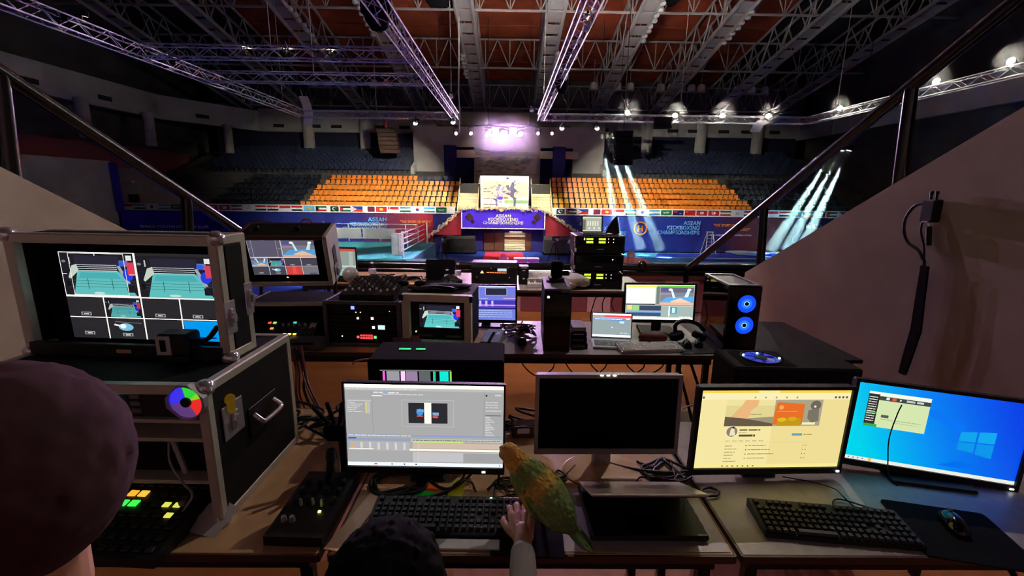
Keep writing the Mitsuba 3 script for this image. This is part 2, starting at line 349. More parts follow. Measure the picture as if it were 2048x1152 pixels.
# pavilion wall over the entrance: mural, blue drops, door openings
struct('wall_pavilion', cat([bx(-9, 9, 44.4, 44.8, 5.9, 7.8), bx(-9, -6.1, 44.4, 44.8, 2.4, 5.9), bx(6.1, 9, 44.4, 44.8, 2.4, 5.9), bx(-3.3, 3.0, 44.4, 44.8, 2.4, 5.9)]), 'concrete')
struct('wall_lintel_left', bx(-6.2, -3.2, 44.2, 44.5, 4.9, 5.6), 'wood_pale'); struct('wall_lintel_right', bx(2.9, 6.6, 44.2, 44.5, 4.9, 5.6), 'wood_pale')
struct('wall_recess', bx(-9, 9, 45.6, 45.8, 2.4, 6), 'navy')
for k, (x, lab) in enumerate([(-5.5, 'tall dark blue drop banner beside the mural, nearer the dark row of boxing ring seats'), (4.75, 'tall dark blue drop banner beside the mural, nearer the two teal light beams')]):
    single('drop_banner', lab, 'banner', bx(x - .6, x + .6, 44.1, 44.14, 2.5, 6.0, .01), 'navy')
t = thing('mural', 'large faded grey mural panel on the wall above the poster', 'mural', TR(-.25, 44.3, 3.45))
rg = np.random.default_rng(5); Lm = [(rect(0, 0, 1, 1), (205, 198, 186)), (rect(0, 0, 1, .18), (150, 145, 138))]
for k in range(60):
    u, v = rg.uniform(.05, .97), rg.uniform(.25, .95); g = rg.uniform(140, 190)
    Lm.append((affinity.rotate(disc(u, v, rg.uniform(.015, .06), rg.uniform(.6, 2.2)), rg.uniform(0, 90)), (g, g * .97, g * .92)))
printed(t, None, 5.8, 2.05, Lm)
part(t, 'frame', bx(-2.95, 2.95, .01, .08, -.05, 2.1, .01), 'grey_light')

# poster on the landing
t = thing('poster', 'big pale event poster with two sketched kickboxers above the entrance', 'poster', TR(-.3, 36.55, .42))
def fighter(u, v, s, flip):
    f = -1 if flip else 1
    L = [LineString([(0, .25), (.02, 0), (0, -.22)]).buffer(.10), Point(.03, -.36).buffer(.085), LineString([(0, .22), (-.16 * f, .5), (-.12 * f, .85)]).buffer(.055),
         LineString([(0, .22), (.34 * f, .1), (.66 * f, -.08)]).buffer(.055), LineString([(.02, -.18), (.22 * f, -.1), (.3 * f, -.26)]).buffer(.042), LineString([(-.02, -.18), (-.2 * f, -.02), (-.08 * f, .08)]).buffer(.042)]
    g = affinity.scale(unary_union(L), s * .68, s, origin=(0, 0)); return affinity.translate(g, u, v)
Lp = [(rect(0, 0, 1, 1), (246, 242, 222)), (rect(0, .13, 1, .62), (240, 226, 168)), (rect(.0, .62, 1, 1), (250, 246, 214)), (rect(.5, .72, 1, .82), (150, 190, 120)), (rect(.62, .40, .95, .58), (240, 200, 170)),
      (fighter(.38, .46, .52, False), (134, 134, 168)), (fighter(.66, .44, .58, True), (96, 94, 120)), (affinity.translate(fighter(.38, .46, .36, False), .03, .02), (200, 190, 196)),
      (disc(.41, .66, .06, .9), (84, 60, 206)), (rect(.48, .62, .58, .68), (226, 120, 90)), (rect(.36, .93, .68, .97), (236, 150, 110)),
      (scribble(.05, .36, .16, .035, 1), (150, 140, 130)), (scribble(.05, .45, .16, .035, 2), (150, 140, 130)), (scribble(.05, .66, .26, .03, 3), (160, 150, 140)), (scribble(.05, .84, .3, .03, 4), (120, 100, 110)), (disc(.56, .06, .03), (90, 90, 90))]
rg = np.random.default_rng(17)
for k in range(46):
    u0 = rg.uniform(.22, .8); v0 = rg.uniform(.16, .78); cc = [(120, 116, 140), (170, 160, 150), (210, 190, 150), (90, 84, 120), (240, 236, 226), (226, 150, 110)][k % 6]
    Lp.insert(6 + k % 9, (affinity.rotate(disc(u0, v0, rg.uniform(.008, .02), rg.uniform(2, 5)), rg.uniform(0, 180)), cc))
printed(t, None, 3.75, 2.55, Lp); part(t, 'frame', bx(-1.92, 1.92, .01, .1, -.05, 2.6, .02), 'white_plastic'); part(t, 'foot', bx(-1.5, -1.4, .0, .12, -.33, -.04), 'white_plastic'); part(t, 'foot', bx(1.4, 1.5, .0, .12, -.33, -.04), 'white_plastic')

# entrance board with its lettering, garlands and the maroon slopes
t = thing('entrance_board', 'violet blue board reading ASIAN KICKBOXING CHAMPIONSHIPS over the arena door', 'sign board', TR(-.38, 35.5, -1.02))
wb, hb = 6.45, 1.45
sc = [(-wb / 2, 0), (wb / 2, 0)] + [(wb / 2 - wb * k / 48, hb - .1 + .17 * abs(math.sin(math.pi * k / 12))) for k in range(49)]
m = extr(sc, .08); v = m.vertices.copy(); m.vertices = np.c_[v[:, 0], v[:, 2], v[:, 1]]; m.invert(); part(t, 'panel', m, 'board_violet')
for (x0, x1, z0, z1) in ((-wb / 2 - .06, wb / 2 + .06, -.06, .02), (-wb / 2 - .06, -wb / 2 + .02, 0, hb - .1), (wb / 2 - .02, wb / 2 + .06, 0, hb - .1)): part(t, 'border', bx(x0, x1, -.05, .02, z0, z1, .01), 'white_plastic')
for s, w, z in (('ASIAN', 1.2, .86), ('KICKBOXING', 2.35, .59), ('CHAMPIONSHIPS', 3.15, .32)):
    part(t, 'lettering', lettering(s, .22, w, .03), 'white_plastic', M=TR(0, -.01, z))
for sx in (-1, 1):
    for x, z, r in ((2.65, .86, .24), (2.38, .5, .14)):
        o = cat([xf(bx(-r, r, -.03, 0, -r, r, .01), RY(45)), xf(bx(-r * .6, r * .6, -.05, 0, -r * .6, r * .6, .01), RY(45)), xf(bx(-r * .3, r * .3, -.07, 0, -r * .3, r * .3, .01), RY(45))])
        part(t, 'ornament', mv(o, sx * x, -.02, z), 'cap_pink')
def garland(name, label, pts, thick, seed):
    rg = np.random.default_rng(seed); p = spline(pts, 10); ms = []
    base = trimesh.creation.icosphere(1, 1.0)
    L = np.r_[0, np.cumsum(np.linalg.norm(np.diff(p, axis=0), axis=1))]; n = int(L[-1] / .085)
    for s in np.linspace(0, L[-1], n):
        q = np.array([np.interp(s, L, p[:, k]) for k in range(3)])
        for _ in range(3):
            R = trimesh.transformations.random_rotation_matrix(rg.random(3)); M = TR(*(q + rg.normal(0, thick, 3))) @ R @ np.diag([.11, .06, .025, 1]); ms.append(xf(base, M))
    single(name, label, 'garland', cat(ms), 'leaf_cream')
X = -.38; zt = -1.02 + hb
for a, b, lab, sd in ((-3.3, -1.65, 'outermost', 1), (-1.65, 0, 'inner', 2), (0, 1.65, 'inner', 3), (1.65, 3.3, 'outermost', 4)):
    side = 'boxing ring' if a < 0 else 'mats'
    garland('flower_garland', f'cream garland along the entrance board top, {lab}, towards the {side}', [(X + a, 35.45, zt + .02), (X + (a + b) / 2, 35.42, zt + .12), (X + b, 35.45, zt - .04)], .07, sd)
for sx, lab in ((-1, 'boxing ring'), (1, 'amplifier rack')):
    x0 = -3.7 if sx < 0 else 2.95; x1 = -5.95 if sx < 0 else 5.9
    pts = [(x0, .38), (x0, -1.6), (x1, -1.6)]
    m = extr(pts, .1); v = m.vertices.copy(); m.vertices = np.c_[v[:, 0], v[:, 2] + 35.7, v[:, 1]]
    m.fix_normals(); single('stair_cover', f'maroon triangular cloth slope beside the entrance board towards the {lab}', 'cloth', m, 'maroon')
    garland('flower_garland', f'cream flower garland running down the maroon slope towards the {lab}', [(x0, 35.62, .40), ((x0 + x1) / 2, 35.6, -.62), (x1 + sx * .3, 35.6, -1.75)], .06, 9 + sx)
# arena door
t = thing('arena_door', 'brown double door with a bright cream roller shutter under the entrance board', 'door')
part(t, 'leaf', bx(-1.95, -1.1, 36.3, 36.4, -2.9, -1.42, .02), 'brown_door'); part(t, 'leaf', bx(-1.08, -.3, 36.3, 36.4, -2.9, -1.42, .02), 'brown_door')
part(t, 'jamb', bx(1.42, 1.9, 36.2, 36.45, -2.9, -1.4, .02), 'brown_door')
for k in range(8): part(t, 'slat', bx(-.28, 1.4, 36.32 + .015 * (k % 2), 36.4, -2.88 + .185 * k, -2.88 + .185 * (k + 1) - .02, .015), 'cream' if k != 5 else 'brown_door')
t = thing('added_door_lamp', 'small added lamp under the entrance board to brighten the shutter', 'lamp', TR(.6, 35.3, -1.32))
part(t, 'housing', bx(-.5, .5, -.08, .08, 0, .08, .01), 'white_plastic')
v = np.array([[-.45, -.06, -.005], [.45, -.06, -.005], [.45, .06, -.005], [-.45, .06, -.005]]); part(t, 'tube', trimesh.Trimesh(v, [[0, 2, 1], [0, 3, 2]], process=False), 'lens', emit=LAMP['door'], weight=.6)

# blue banners along the front wall of the bank
struct('wall_bank_front', cat([bx(-31, -5.95, 36.15, 36.4, -2.9, .6), bx(5.95, 31, 36.15, 36.4, -2.9, .6)]), 'navy_dark')
def vgrad(c0, c1, u0, u1): return lambda u, v: np.asarray(c0) + (np.asarray(c1) - np.asarray(c0)) * min(max((u - u0) / (u1 - u0), 0), 1)
def banner(name, label, x0, x1, z0, z1, cells, texts, y=36.08):
    t = thing(name, label, 'banner'); w, h = x1 - x0, z1 - z0; n = 40
    M = TR((x0 + x1) / 2, y, z0)
    us = np.linspace(0, 1, n + 1); V, C, F = [], [], []
    for k, u in enumerate(us):
        for v_ in (0, 1): V.append([(u - .5) * w, -.03 * math.sin(k * 1.9) * (1 - v_ * .6), v_ * h]); C.append(lin(cells(u)))
    for k in range(n): F += [[2 * k, 2 * k + 2, 2 * k + 3], [2 * k, 2 * k + 3, 2 * k + 1]]
    key = numbered(t.key + '__cloth'); scene[key] = mikit.ply((np.array(V), np.array(F)), 'print', color=np.array(C)); scene[key]['to_world'] = T(M.tolist())
    for (s, x, z, hh, ww, mat) in texts: part(t, 'lettering', lettering(s, hh, ww, .03), mat, M=TR(x, y - .05, z))
    return t
bsdf('letter_blue', (120, 180, 235), .6); bsdf('letter_orange', (226, 140, 70), .6); bsdf('letter_white', (225, 225, 240), .6)
def blend(stops): return lambda u: np.array([np.interp(u, [s[0] for s in stops], [s[1][k] for s in stops]) for k in range(3)])
def px(x, y): return on_y(x, y, 36.05)
tl = banner('banner', 'bright violet blue banner with a thin white line of lettering at the far corner', -30.5, -22.4, -2.6, -.02, blend([(0, (52, 30, 236)), (.75, (44, 28, 200)), (1, (30, 40, 130))]),
            [('WAKO YOUTH CENTER CUP', -26.4, -1.32, .2, 5.4, 'letter_white')])
tl = banner('banner', 'dark blue banner with light blue ASIAN KICKBOXING CHAMPIONSHIPS behind the boxing ring', -22.35, -5.95, -2.8, -.02, blend([(0, (26, 40, 120)), (.35, (34, 46, 128)), (.62, (38, 44, 130)), (.8, (104, 34, 66)), (1, (150, 32, 52))]),
            [('ASIAN', -10.35, -.62, .3, 1.45, 'letter_blue'), ('KICKBOXING', -11.05, -1.0, .3, 2.85, 'letter_blue'), ('CHAMPIONSHIPS', -11.35, -1.38, .3, 3.5, 'letter_blue'),
             ('“THE SPORT OF SPIRIT', -7.3, -.72, .2, 2.5, 'letter_orange'), ('THE SPIRIT”', -6.75, -1.05, .2, 1.25, 'letter_orange')])
part(tl, 'emblem', mv(xf(torus(.48, .06, 20, 6), RX(90)), -15.9, 35.98, -.95), 'cap_pink')
part(tl, 'emblem', mv(cat([bx(-.2, -.1, 0, .03, -.22, .22), bx(.1, .2, 0, .03, -.22, .22), bx(-.2, .2, 0, .03, -.05, .05)]), -15.9, 35.98, -.95), 'letter_orange')
rg = np.random.default_rng(3)
part(tl, 'pattern', cat([xf(bx(-.4 - .3 * rg.random(), .4, -.01, .01, -.03, .03), TR(-19.5 + .5 * k + rg.normal(0, .2), 35.99, -.6 - .12 * k) @ RY(12)) for k in range(6)]), 'cap_pink')
tr = banner('banner', 'dark blue banner with a round emblem and light blue lettering beyond the mats', 5.95, 22.6, -2.8, -.02, blend([(0, (40, 62, 165)), (.45, (40, 56, 150)), (.62, (44, 46, 130)), (.78, (110, 46, 60)), (.95, (96, 50, 60)), (1, (60, 50, 80))]),
            [('ASIAN', 4.5 + 1.9, -.75, .3, 1.45, 'letter_blue'), ('KICKBOXING', 7.35, -1.13, .3, 2.7, 'letter_blue'), ('CHAMPIONSHIPS', 7.75, -1.5, .3, 3.4, 'letter_blue'),
             ('ASIAN', 14.65, -.62, .3, 1.35, 'letter_blue'), ('KICKBOXING', 14.0, -1.0, .3, 2.6, 'letter_blue'), ('CHAMPIONSHIPS', 13.65, -1.38, .3, 3.35, 'letter_blue'),
             ('“THE SPORT OF SPIRIT', 17.7, -.72, .2, 2.6, 'letter_orange'), ('THE SPIRIT”', 18.7, -1.05, .2, 1.3, 'letter_orange'), ('THE ASIAN CONFEDERATION', 17.8, -1.45, .1, 3.4, 'letter_white')])
part(tr, 'emblem', mv(xf(torus(.5, .06, 20, 6), RX(90)), 10.55, 35.98, -.95), 'letter_orange')
part(tr, 'emblem', mv(cat([bx(-.22, -.1, 0, .03, -.24, .24), bx(.1, .22, 0, .03, -.24, .24), bx(-.2, .2, 0, .03, -.05, .05)]), 10.55, 35.98, -.95), 'letter_orange')
banner('banner', 'dim navy banner with three white crests, farthest along the mats', 22.65, 28.1, -2.8, -.02, blend([(0, (52, 46, 84)), (1, (34, 36, 84))]), [('WAKO', 24.4, -.8, .3, 1.2, 'letter_white')])
# vertical banner at the hall corner
single('drop_banner', 'narrow violet blue drop banner hanging at the end of the grey hall parapet', 'banner', bx(-30.55, -29.9, 35.8, 35.86, -.1, 3.6, .01), 'board_violet')
t = thing('stair_wall', None, None, kind='structure')
m = extr([(-30.9, 0.05), (-30.9, 3.25), (-29.3, 3.2), (-24.4, .05)], .4); v = m.vertices.copy(); m.vertices = np.c_[v[:, 0], v[:, 2] + 36.45, v[:, 1]]; m.fix_normals(); part(t, 'face', m, 'plaster')
part(t, 'opening', bx(-29.9, -29.1, 36.38, 36.5, .05, 1.25), 'roof_dark'); part(t, 'ledge', bx(-30.9, -29.3, 36.2, 36.6, 2.1, 2.3, .02), 'plaster')

# strips of national flags along the parapet
W_, K_, R_, G_, B_, SKY, GD, YL, MR, NV = (236, 236, 232), (24, 24, 26), (196, 38, 44), (24, 100, 66), (40, 60, 150), (110, 190, 220), (16, 60, 44), (240, 200, 60), (110, 30, 54), (36, 40, 100)
h3 = lambda a, b, c: [(rect(0, 0, 1, .34), a), (rect(0, .33, 1, .67), b), (rect(0, .66, 1, 1), c)]
plain = lambda c, *more: [(rect(0, 0, 1, 1), c)] + list(more)
star = lambda u, v, r: Polygon([(u + r * (1 if k % 2 == 0 else .42) * math.sin(k * math.pi / 5) * .62, v - r * (1 if k % 2 == 0 else .42) * math.cos(k * math.pi / 5)) for k in range(10)])
cres = lambda u, v, r: disc(u, v, r * .64, 1.56).difference(disc(u + r * .22, v - r * .05, r * .52, 1.56))
tri = lambda w: Polygon([(0, 0), (w, .5), (0, 1)])
FLAGS = [plain(SKY, (disc(.5, .48, .16, 1.5), YL)), h3(G_, W_, R_) + [(Polygon([(0, 0), (.25, .33), (.25, .67), (0, 1)]), K_)], plain(GD, (rect(0, 0, .24, 1), W_), (cres(.6, .5, .32), W_), (star(.74, .34, .1), W_)),
         h3(K_, W_, G_) + [(tri(.36), R_)], [(rect(0, 0, 1, .5), B_), (rect(0, .5, 1, 1), R_), (tri(.45), W_), (disc(.15, .5, .07, 1.5), YL)], plain(MR, (Polygon([(0, 0), (.3, 0), (.38, .1), (.3, .2), (.38, .3), (.3, .4), (.38, .5), (.3, .6), (.38, .7), (.3, .8), (.38, .9), (.3, 1), (0, 1)]), W_)),
         plain(R_, (disc(.5, .5, .17, 1.5), YL)), [(rect(0, 0, 1, .5), R_), (rect(0, .5, 1, 1), W_), (cres(.2, .26, .2), W_)], h3((60, 150, 190), W_, G_), plain(W_, (disc(.5, .42, .16, 1.5), R_), (disc(.5, .58, .15, 1.3), B_)), h3((70, 170, 200), W_, (60, 140, 190)),
         plain((20, 110, 70), (rect(.2, .4, .8, .5), W_), (rect(.25, .62, .75, .66), W_)), plain(NV, (rect(.1, .1, .4, .5), (190, 60, 70)), (star(.7, .6, .16), W_)), plain(R_, (star(.2, .28, .18), YL)), plain(R_, (disc(.5, .5, .18, 1.4), W_), (disc(.5, .5, .06, 1.4), R_)),
         plain(R_, (disc(.5, .5, .2, 1.5), W_), (cres(.52, .5, .2), R_)), h3(G_, W_, R_), plain(W_, (star(.5, .5, .35), B_), (disc(.5, .5, .1, 1.5), W_)), h3(R_, W_, K_), h3(R_, W_, K_) + [(star(.35, .5, .12), G_), (star(.65, .5, .12), G_)], [(rect(0, 0, 1, .5), R_), (rect(0, .5, 1, 1), W_)], h3(R_, W_, K_)]
_fl = [flat_mesh([(g, lin(c)) for g, c in flatten(L)], .84, .4) for L in FLAGS]
_fl = [mikit.ply((v, f), 'print', color=c) for v, f, c in _fl]
def flag_strip(label, x0, x1, first):
    t = thing('flag_strip', label, 'flag banner')
    part(t, 'cloth', bx(x0, x1, 36.1, 36.13, .03, .6), 'white_plastic'); x = x0 + .55; k = first
    while x < x1 - .45:
        key = numbered(t.key + '__flag'); scene[key] = {**_fl[k % 22], 'to_world': T(TR(x, 36.08, .115).tolist())}; x += .945; k += 1
flag_strip('long white strip of small national flags under the seats behind the boxing ring', -30.4, -4.2, 7); flag_strip('long white strip of small national flags under the seats beyond the mats', 3.5, 28.1, 2)
# ------------------------------------------------------------------ seats
def seat_mesh():
    w = .172; prof = [(-.20, .40), (-.19, .44), (-.05, .415), (.12, .40), (.17, .44), (.20, .60), (.235, .77), (.215, .785), (.17, .60), (.14, .46), (.10, .43), (-.05, .445), (-.18, .465)]
    m = prism([(y, z) for y, z in prof[:7]] + [(y, z) for y, z in prof[7:]], -w, w); m.fix_normals()
    side = cat([bx(-w - .012, -w + .012, -.17, .2, .42, .5, .01), bx(w - .012, w + .012, -.17, .2, .42, .5, .01), bx(-.05, .05, .02, .12, 0, .42)])
    return cat([m, side])
SEAT = seat_mesh(); SEAT.apply_translation([0, 0, -.02])
SEAT_FAR = cat([bx(-.2, .2, .1, .16, .36, .78), bx(-.2, .2, -.2, .12, .36, .42), bx(-.04, .04, .02, .1, 0, .36)])
ORD = ['bottom', 'second', 'third', 'fourth', 'fifth', 'top']
def nth(i): i += 1; return f'{i}' + ('th' if 10 < i % 100 < 14 else {1: 'st', 2: 'nd', 3: 'rd'}.get(i % 10, 'th'))
def seat(key_name, label, group, mat, x, y, z, a=0):
    t = thing('stadium_chair' if 'orange' in mat or 'yellow' in mat else 'grandstand_chair', label, 'seat', TR(x, y, z) @ RZ(a), group); part(t, None, SEAT, mat)
rest = []
for k in range(6):
    y, z = 37.25 + .8 * k, .08 + .45 * k
    xl = -16.9 + .18 * k if k < 5 else -16.0
    xr = -4.45 if k < 5 else -8.3; n = int((xr - xl) / .455)
    for i in range(n + 1):
        x = xr - i * .455
        if k == 5: rest.append((x, y, z)); continue
        yel = i < 3 and k < 3
        seat('plastic_seat', f'orange seat behind the ring, {ORD[k]} row, {nth(i)} from the stairs', f'orange seats, {ORD[k]} row behind the boxing ring', 'seat_yellow' if yel else 'seat_orange', x, y, z)
    xl, xr = 3.9 + .03 * k, 20.2 - .24 * k; n = int((xr - xl) / .455)
    for i in range(n + 1):
        x = xl + i * .455
        if k == 5: rest.append((x, y, z)); continue
        yel = i < 3 and k < 3
        seat('plastic_seat', f'orange seat beyond the mats, {ORD[k]} row, {nth(i)} from the stairs', f'orange seats, {ORD[k]} row beyond the mats', 'seat_yellow' if yel else 'seat_orange', x, y, z)
single('seat_row', 'topmost rows of orange plastic seats under the dark blue tier', 'seats', cat([mv(SEAT, *q) for q in rest]), 'seat_orange', kind='stuff')
n = 0
for k in range(6):
    y, z = 37.25 + .8 * k, .08 + .45 * k
    for i, x in enumerate(np.arange(-23.9, -17.4 + .18 * k, .47)):
        if x < -24.2 + .25 * k: continue
        seat('dark_seat', f'dark glossy seat, {ORD[k]} row, {nth(i)} from the beige stair wall', f'dark seats, {ORD[k]} row near the beige stair wall', 'seat_dark', x, y, z); n += 1
    for i, x in enumerate(np.arange(20.9 - .24 * k, 28.0, .47)):
        seat('dark_seat', f'dark seat behind the triple light beams, {ORD[k]} row, {nth(i)} from the orange seats', f'dark seats, {ORD[k]} row behind the triple light beams', 'seat_dark', x, y, z); n += 1
for i in range(5): seat('dark_seat', f'teal blue seat in the short row above the orange seats, {nth(4 - i)} from the poster', 'teal blue seats beside the poster', 'seat_blue', -7.4 + .6 * i, 41.25, 2.33)
far = []
for k in range(9):
    for x in np.r_[np.arange(-28, -9.3, .5), np.arange(9.3, 29, .5)]:
        if k < 8 or min(abs(x - q) for q in (-21.0, -15.1, -9.3, 9.6, 14.6, 20.3, 26.3)) > .85: far.append((x, 43.45 + .72 * k, 3.3 + .27 * k))
single('dark_seating_tier', 'upper tier of dark blue seats under the concourse openings', 'seats', cat([mv(SEAT_FAR, *q) for q in far]), 'seat_blue', kind='stuff')
for sx, lab in ((-1, 'boxing ring'), (1, 'mats')):   # sloping rails beside the upper tier
    single('tier_wall', f'pale sloping stair wall beside the upper tier on the side of the {lab}', 'wall', xf(prism([(43.0, 3.1), (43.0, 3.9), (49.3, 6.3), (49.3, 5.5)], -.15, .15), TR(sx * 8.9, 0, 0)), 'concrete')

# ------------------------------------------------------------------ boxing ring
t = thing('boxing_ring', 'raised boxing ring with white ropes, one red and one white corner pad', 'boxing ring')
RX0, RX1, RY0, RY1, RZ_ = -13.0, -5.75, 24.6, 32.0, -1.85
part(t, 'platform', bx(RX0 - .5, RX1 + .5, RY0 - .5, RY1 + .5, -2.9, RZ_ - .05, .02), 'ring_teal')
part(t, 'canvas', bx(RX0 - .5, RX1 + .5, RY0 - .5, RY1 + .5, RZ_ - .05, RZ_, .02), 'ring_canvas')
for (x, y) in ((RX1, RY1), (RX1, RY0), (RX0, RY1), (RX0, RY0)):
    p = part(t, 'post', cyl((x, y, -2.9 if y == RY0 else RZ_), (x, y, RZ_ + 1.45), .07, 12), 'white_plastic', smooth=40)
rope_z = [RZ_ + q for q in (.35, .68, 1.0, 1.32)]
for z in rope_z:
    part(t, 'rope', tube([(RX0, RY1 - .12, z), (RX0 + 3.5, RY1 - .12, z - .02), (RX1, RY1 - .12, z)], .032), 'rope_white', smooth=40)
    part(t, 'rope', tube([(RX1 - .12, RY0, z), (RX1 - .12, 28, z - .02), (RX1 - .12, RY1, z)], .032), 'rope_white', smooth=40)
    part(t, 'rope', tube([(RX0 + .12, RY0, z), (RX0 + .12, RY1, z)], .032), 'rope_white', smooth=40)
for x in (-11.2, -9.0, -7.2): part(t, 'rope_spacer', bx(x - .03, x + .03, RY1 - .16, RY1 - .1, RZ_ + .1, RZ_ + 1.34, .01), 'rope_white')
for y in (26.4, 29.6): part(t, 'rope_spacer', bx(RX1 - .16, RX1 - .1, y - .03, y + .03, RZ_ + .3, RZ_ + 1.34, .01), 'rope_white')
part(t, 'corner_pad', xf(bx(-.32, .32, -.12, .12, RZ_ + .32, RZ_ + 1.4, .05), TR(RX1 - .3, RY1 - .25) @ RZ(45)), 'pad_red', label='red corner pad')
part(t, 'corner_pad', xf(bx(-.34, .34, -.14, .14, RZ_ + .1, RZ_ + 1.3, .05), TR(RX1 - .4, RY0 + .3) @ RZ(-40)), 'grey_light', label='white corner pad')
part(t, 'rope_banner', bx(-12.9, -10.3, RY1 - .2, RY1 - .17, RZ_ + .28, RZ_ + 1.0, .01), 'grey_light'); part(t, 'rope_banner', bx(-10.2, -7.9, RY1 - .2, RY1 - .17, RZ_ + .28, RZ_ + 1.0, .01), 'grey_light')
part(t, 'apron', bx(RX1 + .5, RX1 + .53, RY0 - .5, RY1 + .5, -2.9, RZ_ - .06), 'ring_teal')
single('ring_steps', 'white boxing ring steps leaning at the near side of the ring', 'steps', cat([bx(-.3, .3, .25 * k, .25 * (k + 1), 0, .95 - .28 * k, .02) for k in range(3)]), 'grey_light', M=TR(-7.6, 23.0, -2.9) @ RZ(180))
t = thing('speaker_cabinet', 'dark speaker cabinet with two round cones in front of the boxing ring', 'speaker', TR(-8.35, 22.6, -2.9))
part(t, 'cabinet', bx(-.42, .42, -.3, .3, 0, 1.45, .03), 'navy_dark')
for z in (.35, 1.0): part(t, 'cone', mv(xf(lathe([(0, .05), (.06, .06), (.09, .03), (.21, -.02), (.24, 0), (.24, .03)], 20), RX(90)), 0, -.31, z), 'grey_light', smooth=40)
t = thing('scoring_table', 'dark violet draped table beside the ring with a blue light pad', 'table', TR(-4.65, 23.9, -2.9))
part(t, 'drape', bx(-.7, .75, -.4, .4, 0, 1.0, .04), 'navy'); part(t, 'tabletop', bx(-.75, .8, -.45, .45, 1.0, 1.05, .015), 'ring_teal')
single('pale_blue_box', 'pale blue square box standing beside the draped table', 'box', bx(-.42, .42, -.4, .4, 0, .82, .03), 'letter_blue', M=TR(-5.75, 23.7, -2.9))
rg = np.random.default_rng(12)
def heap(s, seed, n=9):
    r = np.random.default_rng(seed); ms = []
    for k in range(n):
        b = trimesh.creation.icosphere(2, 1); b.vertices *= 1 + .25 * (meshkit.fbm(b.vertices * 2.2, 3, seed + k)[:, None] - .5)
        ms.append(xf(b, TR(r.uniform(-.4, .4) * s, r.uniform(-.3, .3) * s, r.uniform(.1, .35) * s) @ np.diag([s * .32, s * .28, s * .2, 1])))
    return cat(ms)
single('blue_jacket_heap', 'crumpled bright blue jackets beside the draped table', 'clothes', heap(1.0, 4), 'board_violet', M=TR(-3.5, 24.3, -2.75)); single('plastic_wrap_heap', 'pale pink crumpled wrap lying behind the blue jackets', 'wrap', heap(.8, 6), 'cap_pink', M=TR(-3.9, 25.0, -2.6))

# ------------------------------------------------------------------ floor mats
def mat_slab(t, name, pts, z, h, mat): part(t, name, extr(pts, h, z), mat)
bsdf('mat_cyan', (80, 170, 225), .55); bsdf('mat_blue', (52, 64, 190), .55); bsdf('mat_pale', (190, 215, 240), .55); bsdf('mat_coral', (226, 110, 84), .6)
t = thing('competition_mat', 'large cyan, blue and coral competition mat under the light beams', 'mat')
mat_slab(t, 'tile_field', [(7.2, 24.0), (28, 24.0), (28, 36.0), (7.2, 36.0)], -2.9, .03, 'mat_cyan')
mat_slab(t, 'border', [(7.2, 24), (9.6, 24), (9.9, 33), (7.2, 33)], -2.87, .006, 'mat_coral')
for pts, m in (([(12, 27.0), (28, 27.0), (28, 29.2), (15, 29.2)], 'mat_blue'), ([(13, 31.4), (24, 31.4), (25, 32.6), (14, 32.6)], 'mat_blue'), ([(11, 33.4), (28, 33.4), (28, 35.6), (12, 35.6)], 'mat_blue'), ([(10, 30), (28, 30), (28, 30.8), (10, 30.8)], 'mat_pale'), ([(9, 33), (28, 33), (28, 33.3), (9, 33.3)], 'mat_pale')):
    mat_slab(t, 'stripe', pts, -2.87, .006, m)
t = single('red_carpet', 'bright red carpet leading to the arena door', 'carpet', bx(-1.75, 1.2, 21, 35.2, -2.9, -2.88, .005), 'carpet_red')
single('crumpled_sheet', 'crumpled pale blue plastic sheet at the edge of the mats under the ladder', 'sheet', xf(heap(1.6, 21, 14), np.diag([2.2, .8, .35, 1])), 'mat_pale', M=TR(19.5, 35.2, -2.85))
def plastic_chair(label, x, y, a, mat='white_plastic'):
    t = thing('plastic_chair', label, 'chair', TR(x, y, -2.87) @ RZ(a))
    part(t, 'seat', bx(-.24, .24, -.24, .24, .42, .46, .02), mat)
    bk = extr(Polygon([(-.25, 0), (.25, 0), (.22, .34), (.12, .5), (-.12, .5), (-.22, .34)]), .04); bk = xf(bk, TR(0, .24, .44) @ RX(98)); part(t, 'backrest', bk, mat)
    for sx in (-1, 1):
        for sy in (-1, 1): part(t, 'leg', cyl((sx * .25, sy * .25, 0), (sx * .2, sy * .2, .44), .03, 8), mat)
        part(t, 'armrest', bx(sx * .25 - .03, sx * .25 + .03, -.22, .24, .62, .66, .015), mat); part(t, 'arm_post', cyl((sx * .25, -.2, .44), (sx * .25, -.2, .63), .02, 6), mat)
plastic_chair('white plastic armchair at the coral edge of the lit mat', 8.35, 30.2, 160); plastic_chair('pale plastic armchair on the red carpet before the arena door', -.25, 27.5, 175)
for k, x in enumerate((.75, 1.55)):
    t = thing('crate', ('white box on the red carpet, next to the pale armchair', 'white box with a blue end, farther from the pale armchair')[k], 'box', TR(x, 27.4, -2.88))
    part(t, 'body', bx(-.36, .36, -.3, .3, 0, .62, .02), 'letter_white'); part(t, 'lid', bx(-.38, .38, -.32, .32, .62, .7, .02), 'white_plastic')
    part(t, 'sticker', bx(-.2, .05, -.31, -.3, .2, .5), 'letter_blue')
